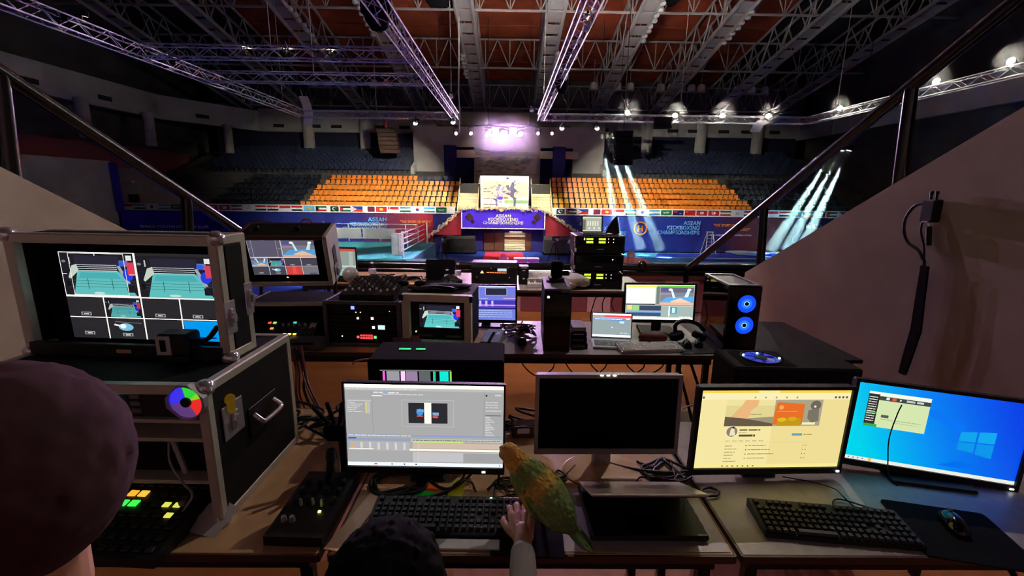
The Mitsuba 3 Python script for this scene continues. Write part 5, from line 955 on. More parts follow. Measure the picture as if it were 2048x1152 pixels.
# ------------------------------------------------------------------ the big flight case (screen case on a rack case)
def edges(x0, x1, y0, y1, z0, z1, w=.022, skip=()):
    """Aluminium corner rails along the edges of a case."""
    e = .003; out = []
    for y, z, n in ((y0, z0, 'yz00'), (y0, z1, 'yz01'), (y1, z0, 'yz10'), (y1, z1, 'yz11')): out.append((n, bx(x0 - e, x1 + e, min(y, y + (w if y == y0 else -w)) - e, max(y, y + (w if y == y0 else -w)) + e, min(z, z + (w if z == z0 else -w)) - e, max(z, z + (w if z == z0 else -w)) + e, .004)))
    for x, z, n in ((x0, z0, 'xz00'), (x1, z0, 'xz10'), (x0, z1, 'xz01'), (x1, z1, 'xz11')): out.append((n, bx(min(x, x + (w if x == x0 else -w)) - e, max(x, x + (w if x == x0 else -w)) + e, y0 - e, y1 + e, min(z, z + (w if z == z0 else -w)) - e, max(z, z + (w if z == z0 else -w)) + e, .004)))
    for x, y, n in ((x0, y0, 'xy00'), (x1, y0, 'xy10'), (x0, y1, 'xy01'), (x1, y1, 'xy11')): out.append((n, bx(min(x, x + (w if x == x0 else -w)) - e, max(x, x + (w if x == x0 else -w)) + e, min(y, y + (w if y == y0 else -w)) - e, max(y, y + (w if y == y0 else -w)) + e, z0 - e, z1 + e, .004)))
    return out
CORNER = lambda s=1.0: xf(trimesh.creation.icosphere(2, .03), np.diag([s, s, s, 1]))
def open_box(x0, x1, y0, y1, z0, z1, t=.012):
    return cat([bx(x0, x1, y1 - t, y1, z0, z1), bx(x0, x0 + t, y0, y1, z0, z1), bx(x1 - t, x1, y0, y1, z0, z1), bx(x0, x1, y0, y1, z0, z0 + t), bx(x0, x1, y0, y1, z1 - t, z1)])
def handle(t, M, mat='chrome'):
    part(t, 'handle_plate', xf(bx(-.085, .085, -.004, 0, -.05, .05, .002), M), 'black_plastic')
    part(t, 'handle', xf(tube(spline([(-.06, -.005, .02), (-.06, -.03, .0), (-.045, -.035, -.008), (.045, -.035, -.008), (.06, -.03, .0), (.06, -.005, .02)], 5), .0075, 8), M), mat, smooth=40)
def latch(t, M):
    part(t, 'latch', xf(cat([bx(-.05, .05, -.004, 0, -.055, .055, .002), bx(-.014, .014, -.012, -.003, -.03, .03, .004), cyl((0, -.012, 0), (0, -.02, 0), .016, 10)]), M), 'chrome')
fc = thing('flight_case', 'big black flight case with aluminium edges holding the multi-picture screen', 'flight case', TR(-1.245, 1.475, 1.205) @ RZ(-4.0))
X0, X1, Y0, Y1, Z1 = -.345, .355, -.065, .07, .40
part(fc, 'shell', open_box(X0, X1, Y0, Y1, 0, Z1), 'case_black')
for n, m in edges(X0, X1, Y0, Y1, 0, Z1, .026): part(fc, 'edge_rail', m, 'aluminium')
for x in (X0, X1):
    for z in (0, Z1): part(fc, 'corner', mv(CORNER(.85), x * .985, Y0 + .01, z * .97 + .006), 'chrome', smooth=40)
part(fc, 'backboard', bx(X0 + .012, X1 - .012, .012, .024, .012, Z1 - .012), 'black_matte')
sc1 = screen(fc, .53, .298, multiview((38, 37, 41), (246, 244, 238), ring_view(), ring_view()), M=TR(.012, .008, .037), gain=1.05, weight=1.0, big=.015)
part(fc, 'lip', bx(X0 + .02, X1 - .02, Y0 - .01, Y0 + .012, 0.0, .045, .003), 'black_plastic'); part(fc, 'side_strip', bx(X1 - .001, X1 + .004, Y0 + .03, Y1 - .025, .03, Z1 - .03, .002), 'case_black')
latch(fc, TR(X1 + .002, -.045, .14) @ RZ(90) @ np.diag([.5, 1, 1, 1])); latch(fc, TR(X1 + .002, .055, .18) @ RZ(90) @ np.diag([.4, 1, 1, 1]))
part(fc, 'brand_plate', bx(-.02, .03, Y0 - .012, Y0 - .010, .018, .03), 'wood_table')
rc = thing('rack_case', 'black rack case under the big screen case, open at the front with shelves', 'flight case', TR(-1.245, 1.44, .752) @ RZ(-1.0))
X0, X1, Y0, Y1, Z1 = -.36, .395, -.24, .24, .45
part(rc, 'shell', open_box(X0, X1, Y0, Y1, 0, Z1), 'case_black')
for n, m in edges(X0, X1, Y0, Y1, 0, Z1, .024): part(rc, 'edge_rail', m, 'aluminium')
for x in (X0, X1):
    for z in (0, Z1): part(rc, 'corner', mv(CORNER(.85), x * .985, Y0 + .01, z * .97 + .006), 'chrome', smooth=40)
for z in (.335, .275, .135): part(rc, 'shelf', bx(X0 + .012, X1 - .012, Y0 + .02, Y1 - .02, z - .012, z, .002), 'aluminium')
handle(rc, TR(X1 + .002, .02, .24) @ RZ(90)); latch(rc, TR(X1 + .002, -.14, .30) @ RZ(90))
part(rc, 'rack_unit', bx(X0 + .02, X1 - .02, Y0 + .03, Y1 - .04, .338, .43, .004), 'black_plastic'); ru = Thing(rc.key + '__rack_unit', rc.M)
part(ru, 'display', bx(.06, .115, Y0 + .026, Y0 + .029, .385, .41), 'lens', emit=np.array([.05, .75, .8]) * 1.1); part(ru, 'button', mv(xf(cyl((0, 0, 0), (0, -.004, 0), .012, 14), np.eye(4)), .10, Y0 + .03, .363), 'lens', emit=np.array([.05, .25, .9]))
for k in range(3): part(ru, 'button', bx(.15, .18, Y0 + .026, Y0 + .03, .352 + .022 * k, .366 + .022 * k, .001), 'grey_plastic')
part(rc, 'rack_unit', bx(X0 + .02, X1 - .02, Y0 + .06, Y1 - .04, .14, .262, .004), 'black_matte'); part(rc, 'bracket', tube([(.21, Y0 + .05, .262), (.24, Y0 + .05, .25), (.265, Y0 + .05, .142)], .008, 6), 'grey_light')
single('latch_tag', 'yellow bird shaped tag hanging on the latch of the rack case', 'tag', extr(unary_union([Point(0, 0).buffer(.022), affinity.translate(affinity.scale(Point(0, 0).buffer(.026), .7, 1.2), .002, -.032)]), .004), 'bird_yellow', M=TR(-.842, 1.275, 1.125) @ RZ(60) @ RX(90) @ np.diag([.75, .75, 1, 1]))
# clear fan with coloured light
t = thing('light_up_fan', 'clear fan glowing blue, green and red, hanging at the corner of the rack case', 'fan', TR(-.895, 1.185, 1.165))
hexa = Polygon([(.055 * math.cos(a), .055 * math.sin(a)) for a in np.radians([15, 75, 105, 165, 195, 255, 285, 345])])
part(t, 'frame', xf(extr(hexa.difference(Point(0, 0).buffer(.047)), .02), RX(90)), 'silver_plastic')
part(t, 'hub', xf(cyl((0, 0, 0), (0, 0, .018), .014, 16), RX(90)), 'black_plastic')
cols = [((60, 50, 255), 100, 190), ((40, 230, 60), 40, 100), ((150, 230, 40), 15, 40), ((255, 40, 40), -60, 15), ((96, 60, 130), 190, 300)]
LL = []
hx = Polygon([(.5 + .53 * math.cos(a), .5 - .53 * math.sin(a)) for a in np.radians([15, 75, 105, 165, 195, 255, 285, 345])])
for c, a0, a1 in cols: LL.append((Polygon([(.5, .5)] + [(.5 + .6 * math.cos(math.radians(a)), .5 - .6 * math.sin(math.radians(a))) for a in np.linspace(a0, a1, 10)]).intersection(hx).difference(Point(.5, .5).buffer(.13)), c))
pol = flatten(LL); v, f, c = flat_mesh([(g, lin(q, .8)) for g, q in pol], .1, .1)
key = numbered(t.key + '__light_ring'); scene[key] = {**mikit.ply((v, f), 'lens', color=c * 2.0 ** -EV), 'emitter': {'type': 'area', 'sampling_weight': 0.0, 'radiance': {'type': 'mesh_attribute', 'name': 'vertex_color'}}, 'to_world': T((t.M @ TR(0, -.012, -.05)).tolist())}
for k in range(7): part(t, 'blade', xf(bx(.012, .042, -.001, .001, -.008, .008), RY(k * 51.4) @ RX(30)), 'grey_plastic')
# video switcher panel in front of the rack
t = thing('video_switcher', 'black video switcher panel with glowing green and orange buttons before the rack case', 'control panel', TR(-1.13, 1.20, .752) @ RZ(-3))
part(t, 'body', prism([(-.16, 0), (-.16, .03), (.16, .085), (.17, .075), (.17, 0)], -.22, .2), 'black_plastic'); SL = lambda u, v: TR(u, v, .0305 + (v + .16) / .32 * .055) @ RX(9.8)
BTN = bx(-.011, .011, -.009, .009, 0, .005, .002)
for r in range(7):
    for c in range(12):
        u, v = -.2 + c * .034, -.135 + r * .036
        lit = {(4, 5): (.04, 1, .08), (4, 6): (.04, 1, .08), (5, 5): (1, .42, .03), (5, 6): (1, .5, .05), (4, 9): (.85, .85, .12), (4, 10): (.85, .85, .12), (3, 10): (.85, .85, .12)}.get((r, c))
        part(t, 'button', BTN, 'lens' if lit else 'key_black', M=SL(u, v) @ np.diag([1.25, 1.3, 1.2, 1]) if lit and c < 8 else SL(u, v), emit=None if lit is None else np.array(lit) * (1.15 if c < 8 else .9), weight=.25 if lit else 0)
for k in range(3): part(t, 'button', BTN, 'grey_light', M=SL(-.02 + .04 * k, .12))
part(t, 'fader_slot', bx(-.006, .006, -.05, .05, 0, .003), 'black_gloss', M=SL(.16, 0.0)); part(t, 'fader', bx(-.012, .012, -.008, .008, .003, .02, .003), 'grey_plastic', M=SL(.16, .01))
single('paper_tag', 'grey folded paper leaning at the foot of the rack case', 'paper', extr(Polygon([(-.05, 0), (.035, -.02), (.06, .07), (.0, .10), (-.03, .08)]), .002), 'grey_light', M=TR(-.885, 1.16, .757) @ RX(30))
t = thing('webcam', 'black boxy camera with a white side clipped to the lower corner of the screen case', 'camera', TR(-1.045, 1.395, 1.216)); part(t, 'body', bx(-.06, .04, -.04, .03, .012, .085, .008), 'black_plastic'); part(t, 'side_label', bx(-.058, -.012, -.042, -.040, .018, .08, .001), 'grey_light'); part(t, 'logo', bx(-.044, -.026, -.0435, -.042, .03, .068), 'black_matte'); part(t, 'foot', bx(-.05, .03, -.03, .03, -.012, .012, .004), 'black_plastic'); part(t, 'arm', tube(spline([(.04, 0, .05), (.08, 0, .06), (.115, 0, .1)], 4), .008, 6), 'black_plastic')

# controller box, microphone stand
t = thing('dj_controller', 'black controller box with knobs and one yellow light at the edge of the wooden table', 'controller', TR(-.60, 1.255, .752) @ RZ(-2))
part(t, 'body', prism([(-.145, 0), (-.145, .03), (.14, .045), (.145, .04), (.145, 0)], -.085, .085), 'black_plastic'); SC = lambda u, v: TR(u, v, .031 + (v + .145) / .29 * .0145) @ RX(3)
KN = lathe([(0, 0), (.009, 0), (.009, .004), (.007, .016), (0, .017)], 12)
for r in range(3):
    for c in range(4): part(t, 'knob', KN, 'key_black', M=SC(-.06 + .04 * c, .0 + .04 * r), smooth=40)
for u, v in ((-.055, -.085), (-.03, -.085)): part(t, 'knob', KN, 'chrome', M=SC(u, v), smooth=40)
for u, v in ((-.035, -.02), (.0, -.015), (.03, -.02)): part(t, 'knob', xf(KN, np.diag([.6, .6, 1.4, 1])), 'silver_plastic', M=SC(u, v), smooth=40)
part(t, 'status_light', bx(.03, .038, -.05, -.042, 0, .003), 'lens', M=SC(0, 0), emit=np.array([.95, 1, .15]) * 5); part(t, 'stick', cyl((0, .1, .04), (.01, .11, .12), .012, 10), 'black_plastic'); part(t, 'stick_knob', mv(xf(KN, np.diag([2, 2, 2, 1])), .01, .112, .115), 'black_plastic')
t = thing('desk_microphone', 'black clamped stand rising behind the controller box', 'stand', TR(-.585, 1.47, .752)); part(t, 'base', lathe([(0, 0), (.06, 0), (.06, .012), (.02, .02), (0, .02)], 20), 'black_plastic', smooth=40)
part(t, 'pole', cyl((0, 0, .015), (.0, -.01, .16), .012, 10), 'black_plastic'); part(t, 'head', bx(-.05, .05, -.05, .03, .14, .2, .012), 'black_matte'); part(t, 'glow_tube', bx(-.012, .008, -.068, -.05, .03, .10, .006), 'wood_pale')
for k in range(5): part(t, 'bracket', xf(bx(-.006, .006, -.006, .006, 0, .09, .002), TR(-.03 + .015 * k, -.02, .19) @ RY(-40 + 25 * k)), 'black_matte')
# PC case behind the editing monitor
t = thing('computer_case', 'big black computer case behind the video editing monitor with coloured light inside its window', 'computer', TR(-.275, 1.74, .752))
part(t, 'shell', bx(-.265, .265, -.095, .12, .012, .36, .006), 'black_matte'); part(t, 'window', bx(-.22, .235, -.099, -.096, .05, .325, .001), 'black_gloss')
for k, (x0, x1, c) in enumerate(((-.205, -.196, (1, .1, .7)), (-.19, -.14, (.30, .30, .34)), (-.135, -.118, (1, .6, 1)), (-.115, -.07, (.3, .2, .34)), (-.065, -.02, (.1, .12, .12)), (-.01, .0, (.02, .5, .3)), (.015, .05, (.0, .75, .62)), (.055, .062, (.3, .6, .1)))):
    part(t, 'memory_light', bx(x0, x1, -.1015, -.0995, .272, .316, .002), 'lens', emit=np.array(c) * 1.1, weight=.05)
part(t, 'light_bar', bx(-.215, .06, -.1012, -.0992, .317, .321), 'lens', emit=np.array([.45, .5, .45]) * .4, weight=.05)
for x0, x1 in ((-.17, -.12), (-.10, -.06)): part(t, 'top_light', bx(x0, x1, .02, .035, .359, .363, .002), 'lens', emit=np.array([.03, .75, .25]), weight=.05)
part(t, 'foot', cat([bx(-.24, -.2, -.08, .09, 0, .012), bx(.2, .24, -.08, .09, 0, .012)]), 'black_matte')
# PC case lying by the right wall with a blue light on top
t = thing('computer_case', 'black computer case lying by the brown wall with a blue glowing fan on top', 'computer', TR(1.415, 2.22, .60) @ RZ(-2))
part(t, 'shell', bx(-.305, .305, -.2, .06, .012, .34, .01), 'case_black'); part(t, 'grille', bx(-.25, .0, -.175, .03, .34, .343, .001), 'black_matte')
part(t, 'light_ring', mv(lathe([(.085, 0), (.03, 0)], 28), -.125, -.075, .345), 'lens', emit=np.array([.01, .035, .5]) * .9, weight=.1); part(t, 'fan_frame', mv(torus(.09, .006, 28, 6), -.125, -.075, .345), 'black_plastic'); part(t, 'fan_hub', mv(cyl((0, 0, 0), (0, 0, .008), .03, 16), -.125, -.075, .342), 'black_plastic')
for k in range(7): part(t, 'blade', xf(bx(.03, .068, -.012, .012, -.001, .001), TR(-.125, -.075, .346) @ RZ(k * 51.4) @ RX(25)), 'blue_glow_tint')
for x, y in ((-.205, -.06), (-.12, -.03), (-.045, -.1)): part(t, 'spark_light', mv(trimesh.creation.icosphere(1, .006), x, y, .353), 'lens', emit=np.array([.3, .8, 1]) * 4)
part(t, 'foot', cat([bx(-.28, -.22, -.17, .04, 0, .012), bx(.22, .28, -.17, .04, 0, .012)]), 'black_matte')
t = thing('stool', 'dark stool under the lying computer case', 'stool', TR(1.42, 2.2, 0)); part(t, 'seat', bx(-.31, .31, -.18, .1, .56, .60, .01), 'black_matte')
for x in (-.28, .28):
    for y in (-.14, .06): part(t, 'leg', cyl((x, y, 0), (x * .9, y * .9, .56), .016, 8), 'steel_black')
# charger and taped cable on the right wall
t = thing('power_adapter', 'black power adapter with two prongs hanging upside down on the brown wall', 'adapter', TR(2.565, 2.745, 1.675) @ RZ(-90) @ np.diag([.9, .9, .9, 1]))
part(t, 'body', bx(-.05, .045, -.03, .035, -.08, .07, .008), 'black_plastic')
for x in (-.022, .018): part(t, 'prong', cat([cyl((x, 0, .07), (x, 0, .105), .008, 8), cyl((x, 0, .105), (x, 0, .125), .011, 8)]), 'black_plastic')
part(t, 'port', bx(-.02, .02, -.032, -.028, -.082, -.072), 'white_plastic'); part(t, 'plug', cat([cyl((0, 0, -.08), (.006, 0, -.11), .006, 8), ]), 'white_plastic')
part(t, 'clip', cyl((.006, 0, -.11), (.03, 0, -.235), .016, 8), 'black_plastic')
t = thing('taped_cable', 'black looped cable taped down the brown wall under the adapter', 'cable'); X = 2.575
P = lambda pxs: [on_x(a, b, X) for a, b in pxs]
part(t, 'cable', tube(spline(P([(1856, 405), (1830, 412), (1812, 435), (1808, 462), (1816, 485), (1836, 500), (1845, 517), (1848, 530), (1840, 600), (1822, 680), (1806, 740)]), 6), .009, 6), 'cable_black', smooth=40); part(t, 'cable', tube(spline(P([(1856, 442), (1845, 446), (1842, 465), (1848, 495), (1846, 530), (1830, 620), (1806, 735)]), 6), .006, 6), 'cable_black', smooth=40)
def strip(pxs, w, mat):
    p = np.array(P(pxs)); V, F = [], []
    for k, q in enumerate(p): V += [q + [0, -w[k] / 2, 0], q + [0, w[k] / 2, 0]]
    for k in range(len(p) - 1): F += [[2 * k, 2 * k + 2, 2 * k + 3], [2 * k, 2 * k + 3, 2 * k + 1]]
    m = trimesh.Trimesh(V, F, process=False); return cat([m, mv(m, -.012, 0, 0)])
part(t, 'tape', strip([(1852, 532), (1842, 600), (1834, 660), (1815, 720), (1806, 748)], [.05, .06, .07, .06, .05], mat=None), 'black_matte')
# ------------------------------------------------------------------ second row, ring side: tilted screen case, switcher, rack box, monitor case
t = thing('flight_case', 'smaller flight case of the second row with its tilted screen showing a pale multi-picture view', 'flight case', TR(-1.475, 3.02, 1.155) @ RZ(6) @ RX(16))
X0, X1, Y0, Y1, Z1 = -.255, .30, -.10, .16, .345
part(t, 'shell', open_box(X0, X1, Y0, Y1, 0, Z1), 'case_black'); part(t, 'backboard', bx(X0 + .01, X1 - .01, -.05, -.04, .01, Z1 - .01), 'black_matte')
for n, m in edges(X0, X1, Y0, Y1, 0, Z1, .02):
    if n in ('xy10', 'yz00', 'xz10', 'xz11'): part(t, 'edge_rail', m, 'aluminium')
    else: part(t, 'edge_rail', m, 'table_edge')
MV2 = multiview((70, 68, 80), (205, 202, 214), put([(rect(0, 0, 1, 1), (92, 88, 108))], 0, 0, 1, 1), hall_view(), tint=(120, 116, 124)) + [(rect(.51, .76, .75, 1), (206, 70, 66)), (rect(.6, .76, .66, .97), (240, 80, 74)), (rect(.755, .76, .76, 1), (220, 220, 190))]
screen(t, .41, .25, MV2 + put(hall_view(), 0, .515, .245, .745), M=TR(.005, -.055, .06), gain=1.0, weight=.5)
part(t, 'side_panel', bx(X1 - .002, X1 + .004, Y0, Y1, 0, Z1), 'grey_light'); part(t, 'side_handle', bx(X1 + .003, X1 + .008, -.01, .06, .09, .23, .002), 'black_plastic'); latch(t, TR(X1 + .006, .02, .05) @ RZ(90))
part(t, 'strut', cat([cyl((X1 - .03, .1, 0), (X1 - .03, .02, -.13), .012, 8), cyl((X0 + .03, .1, 0), (X0 + .03, .02, -.13), .012, 8)]), 'steel_black'); part(t, 'power_light', bx(.0, .012, -.058, -.055, .038, .044), 'lens', emit=np.array([1, .5, .3]) * 3)
for x in (-.15, .1): part(t, 'latch', bx(x - .015, x + .015, .0, .03, Z1, Z1 + .03, .004), 'steel_black')
t = thing('open_flight_case', 'open lower half of the smaller flight case with a pale lip', 'flight case', TR(-1.48, 3.10, .752) @ RZ(4))
part(t, 'shell', open_box(-.27, .30, -.16, .2, 0, .255), 'case_black'); part(t, 'lip', bx(-.27, .30, -.175, -.155, .235, .262, .004), 'aluminium'); part(t, 'lip', bx(-.285, -.262, -.17, .2, .0, .262, .004), 'table_edge')
t = thing('video_switcher', 'video switcher panel of the second row with yellow, red and green lit buttons', 'control panel', TR(-1.475, 2.83, .752) @ RZ(3))
part(t, 'body', prism([(-.11, 0), (-.11, .045), (.12, .155), (.13, .145), (.13, 0)], -.22, .22), 'black_plastic'); S2 = lambda u, v: TR(u, v, .0455 + (v + .11) / .23 * .11) @ RX(25.5)
for r in range(4):
    for c in range(13):
        u, v = -.195 + c * .0325, -.085 + r * .05
        lit = {(0, 0): (1, .2, .02), (0, 1): (.1, .9, .05), (1, 0): (1, .4, .03), (1, 1): (1, .6, .05), (1, 2): (1, .45, .04), (0, 2): (.5, .8, .05), (0, 7): (.12, .9, .06), (0, 8): (.15, .9, .06), (1, 7): (.6, .85, .08), (1, 8): (.85, .8, .08), (1, 9): (1, .6, .05), (0, 11): (.9, .9, .9), (3, 3): (1, .1, .06), (3, 4): (.5, .8, .15), (3, 8): (.1, .7, .6), (2, 4): (1, .45, .1)}.get((r, c))
        part(t, 'button', BTN, 'lens' if lit else 'key_black', M=S2(u, v), emit=None if lit is None else np.array(lit) * (1.4 if r < 2 else 1.0), weight=.15 if lit and r < 2 else .02)
for k in range(5): part(t, 'knob', KN, 'silver_plastic', M=S2(.0 + .035 * k, .04), smooth=40)
part(t, 'label_plate', bx(-.02, .02, -.03, .03, 0, .003), 'wood_pale', M=S2(.19, .04))
t = thing('tape_recorder', 'grey recorder unit under the glowing switcher panel', 'recorder', TR(-1.27, 2.775, .752)); part(t, 'body', bx(-.13, .1, -.06, .03, 0, .075, .01), 'grey_plastic'); part(t, 'slot', bx(-.09, .05, -.0615, -.059, .04, .055), 'black_gloss')
for k in range(4): part(t, 'button', bx(-.10 + .03 * k, -.08 + .03 * k, -.064, -.06, .012, .022, .001), 'key_black')
t = thing('rack_box', 'black rack box with blue, red and white lights under the audio mixer', 'rack', TR(-.925, 3.0, .752) @ RZ(-2))
X0, X1, Y0, Y1, Z1 = -.255, .24, -.19, .2, .30
part(t, 'shell', open_box(X0, X1, Y0, Y1, 0, Z1), 'case_black')
for n, m in edges(X0, X1, Y0, Y1, 0, Z1, .016): part(t, 'edge_rail', m, 'grey_plastic')
for k, (z0, z1) in enumerate(((.212, .285), (.155, .208), (.10, .15), (.018, .095))):
    u = part(t, 'rack_unit', bx(X0 + .02, X1 - .02, Y0 + .02, Y1 - .02, z0, z1, .003), 'black_plastic'); fy = Y0 + .018
    def lamp_(x, z, c, s=.006, g=3): part(u, 'light', bx(x - s, x + s, fy - .002, fy, z - s, z + s), 'lens', emit=np.array(c) * g, weight=.02)
    if k == 0: lamp_(-.07, .255, (.15, .2, 1), .011, 3); lamp_(-.05, .225, (1, .9, .5), .003, 2); lamp_(-.02, .225, (.9, 1, .6), .003, 2); lamp_(.17, .235, (.9, 1, .4), .003, 1)
    if k == 1: lamp_(-.04, .185, (1, .8, .4), .007, 4); lamp_(.055, .185, (1, .85, .45), .008, 4)
    if k == 2: lamp_(.06, .125, (1, .85, .4), .009, 3); part(u, 'display', bx(.09, .135, fy - .002, fy, .112, .14), 'lens', emit=np.array([.6, .8, .95]) * 1.2)
    if k == 3:
        for i in range(5):
            for j in range(2): part(u, 'button', bx(-.03 + .017 * i, -.016 + .017 * i, fy - .004, fy, .045 + .017 * j, .058 + .017 * j, .001), 'lens', emit=np.array([1, .05, .05]) * 1.5, weight=.04)
        lamp_(-.045, .058, (1, .15, .2), .008, 1.2); lamp_(.068, .058, (.2, .9, .3), .009, 1.1); lamp_(-.15, .062, (1, .9, .9), .004, 2)
    for x in (X0 + .035, X1 - .035):
        part(u, 'knob', xf(KN, TR(x, fy, (z0 + z1) / 2) @ RX(90)), 'black_gloss', smooth=40)
t = thing('audio_mixer', 'black audio mixer with rows of knobs lying on the rack box', 'mixer', TR(-.895, 3.02, 1.054) @ RZ(-3))
part(t, 'body', prism([(-.17, 0), (-.17, .035), (.15, .10), (.17, .08), (.17, 0)], -.19, .17), 'black_plastic'); S3 = lambda u, v: TR(u, v, .0355 + (v + .17) / .32 * .065) @ RX(11.5)
for r in range(5):
    for c in range(9): part(t, 'knob', xf(KN, np.diag([.8, .8, .9, 1])), 'grey_plastic' if (r + c) % 4 else 'grey_light', M=S3(-.165 + .039 * c, -.05 + .042 * r), smooth=40)
for c in range(9): part(t, 'fader', bx(-.006, .006, -.01, .01, 0, .014, .002), 'grey_light', M=S3(-.165 + .039 * c, -.12 + .015 * (c % 3)))
t = thing('headphones', 'black headphones lying on the end of the audio mixer', 'headphones', TR(-.665, 3.06, 1.11))
part(t, 'band', tube(spline([(-.06, 0, .015), (-.05, .08, .03), (0, .12, .035), (.05, .08, .03), (.06, 0, .015)], 6), .009, 8), 'black_plastic', smooth=40)
for sx in (-1, 1): part(t, 'ear_cup', xf(lathe([(0, 0), (.036, .002), (.04, .012), (.036, .028), (.02, .034), (0, .034)], 18), TR(sx * .06, 0, 0)), 'black_matte', smooth=40)
t = thing('notebook', 'dark closed notebook on the corner of the second row table beside the monitor case', 'notebook', TR(-.645, 2.78, .80) @ RZ(20) @ RX(6)); part(t, 'cover', bx(-.085, .085, -.06, .06, 0, .012, .003), 'parapet_maroon'); part(t, 'pages', bx(-.08, .083, -.057, .057, -.012, .0), 'grey_light'); part(t, 'stand', bx(-.05, .05, -.04, .04, -.048, -.012, .004), 'black_plastic')
t = thing('monitor_case', 'beige metal case with a small monitor showing the blue boxing ring', 'monitor', TR(-.445, 2.87, .752) @ RZ(-5))
X0, X1, Y0, Y1, Z1 = -.225, .225, -.09, .26, .355
part(t, 'frame', xf(mv(extr(sbox(X0, 0, X1, Z1).difference(sbox(X0 + .045, .045, X1 - .045, Z1 - .045)), .05), 0, 0, 0), TR(0, Y0 + .05, 0) @ RX(90)), 'case_beige'); part(t, 'shell', open_box(X0 + .006, X1 - .006, Y0 + .04, Y1, .006, Z1 - .006), 'case_black'); bsdf('case_beige', (224, 220, 190), .5)
part(t, 'panel', bx(X0 + .04, X1 - .04, Y0 + .055, Y0 + .075, .04, Z1 - .04, .003), 'black_plastic'); screen(t, .27, .155, ring_view(1.1), M=TR(.01, Y0 + .054, .125), gain=1.0, weight=.6)
for x in (-.09, .1): part(t, 'control_strip', bx(x - .05, x + .05, Y0 + .05, Y0 + .056, .062, .076, .001), 'grey_plastic')
part(t, 'power_light', mv(trimesh.creation.icosphere(1, .005), -.15, Y0 + .05, .095), 'lens', emit=np.array([1, .6, .4]) * 3)
for x in (X0, X1):
    for z in (0.02, Z1 - .02): part(t, 'corner', bx(x - .012, x + .012, Y0 - .012, Y0 + .012, z - .02, z + .02, .003), 'steel_black')
for z0, z1 in ((.14, .24), (.27, .29)): part(t, 'side_light', bx(X1 - .041, X1 - .034, Y0 + .02, Y0 + .026, z0, z1), 'grey_light')
part(t, 'handle', tube(spline([(-.08, .05, Z1), (-.07, .05, Z1 + .022), (.07, .05, Z1 + .022), (.08, .05, Z1)], 4), .008, 6), 'steel_black')
t = thing('cloth_bundle', 'dark rumpled bag lying on top of the beige monitor case', 'bag', TR(-.42, 3.0, 1.1)); part(t, None, xf(heap(.3, 8, 10), np.diag([1.05, .8, .22, 1])), 'case_black', smooth=60)
# violet screen and small white box behind the monitor case
monitor('monitor with a violet blue timeline screen, half behind the beige monitor case', (-.165, 3.30, .80), -5, -5, -1, .46, .26, VIOLET, 1.0, .8, z_table=.752)
t = thing('interface_box', 'pale violet box with a black strap in front of the violet monitor', 'box', TR(-.085, 2.93, .752) @ RZ(-8) @ np.diag([1, 1, 1, 1])); part(t, 'body', bx(-.07, .055, -.16, .13, 0, .05, .006), 'silver_plastic'); part(t, 'strap', bx(-.02, .0, -.162, .05, -.0, .053, .002), 'black_matte'); part(t, 'label', bx(.01, .035, .0, .06, .05, .052), 'letter_white'); part(t, 'front', bx(-.068, .053, -.163, -.159, .004, .046), 'case_black')

# ------------------------------------------------------------------ second row, far side: tower, white laptop, editing monitor, blue fan computer
t = thing('computer_tower', 'slim black computer tower with a violet lit tray top at the table middle', 'computer', TR(.325, 2.95, .752) @ RZ(-2))
part(t, 'shell', bx(-.085, .085, -.2, .22, 0, .40, .008), 'black_plastic'); part(t, 'front', bx(-.086, .086, -.212, -.198, 0, .385, .005), 'black_gloss'); rim = extr(sbox(-.085, -.2, .085, .22).difference(sbox(-.062, -.14, .062, .08)), .012, .398); part(t, 'top_rim', rim, 'grey_plastic'); part(t, 'tray', bx(-.064, .064, -.142, .082, .396, .402), 'grey_plastic')
part(t, 'power_button', xf(cyl((-.06, -.213, .36), (-.06, -.217, .36), .008, 12), np.eye(4)), 'lens', emit=np.array([1, 1, 1]) * 3); part(t, 'top_latch', bx(.02, .085, -.205, -.185, .385, .408, .004), 'grey_plastic')
for k in range(3): part(t, 'front_groove', bx(-.06, .06, -.2135, -.212, .20 + .03 * k, .204 + .03 * k), 'black_matte')
t = thing('webcam', 'black camera block standing on the black tower', 'camera', TR(.335, 3.04, 1.165)); part(t, 'body', bx(-.035, .04, -.03, .04, .02, .13, .008), 'black_matte'); part(t, 'base', bx(-.05, .05, -.05, .05, 0, .02, .004), 'black_plastic'); part(t, 'arm', bx(.04, .09, -.01, .02, .03, .06, .006), 'black_matte')
t = thing('white_laptop', 'open silver laptop with a bright screen on the second row table', 'laptop', TR(.725, 2.98, .752) @ RZ(-6))
part(t, 'base', bx(-.14, .14, -.19, .01, 0, .014, .004), 'laptop_pale'); bsdf('laptop_pale', (196, 194, 190), .3, .5); part(t, 'key_bed', bx(-.125, .125, -.16, -.065, .0138, .0148), 'grey_plastic'); part(t, 'upper_screen', bx(-.125, .125, -.06, -.005, .014, .0155), 'black_gloss')
part(t, 'keys', cat([mv(xf(KEY, np.diag([.72, .72, .35, 1])), -.115 + .0165 * c, -.15 + .0165 * r, .0148) for r in range(5) for c in range(15)]), 'grey_light', kind='stuff')
part(t, 'lid', bx(-.14, .14, .004, .012, .012, .195, .003), 'laptop_pale', M=RX(-8)); screen(t, .264, .165, LAPT, M=RX(-8) @ TR(0, .003, .022), gain=1.25, weight=.6)
monitor('bright monitor showing a live video editing screen with a white preview', (1.105, 3.16, .853), -7, 1, -1.5, .48, .262, EDIT, 1.35, 1.6, z_table=.752)
keyboard('grey keyboard with pale keys in front of the silver laptop', .935, 2.80, 5, .42, .14, body='grey_light', key='white_plastic')
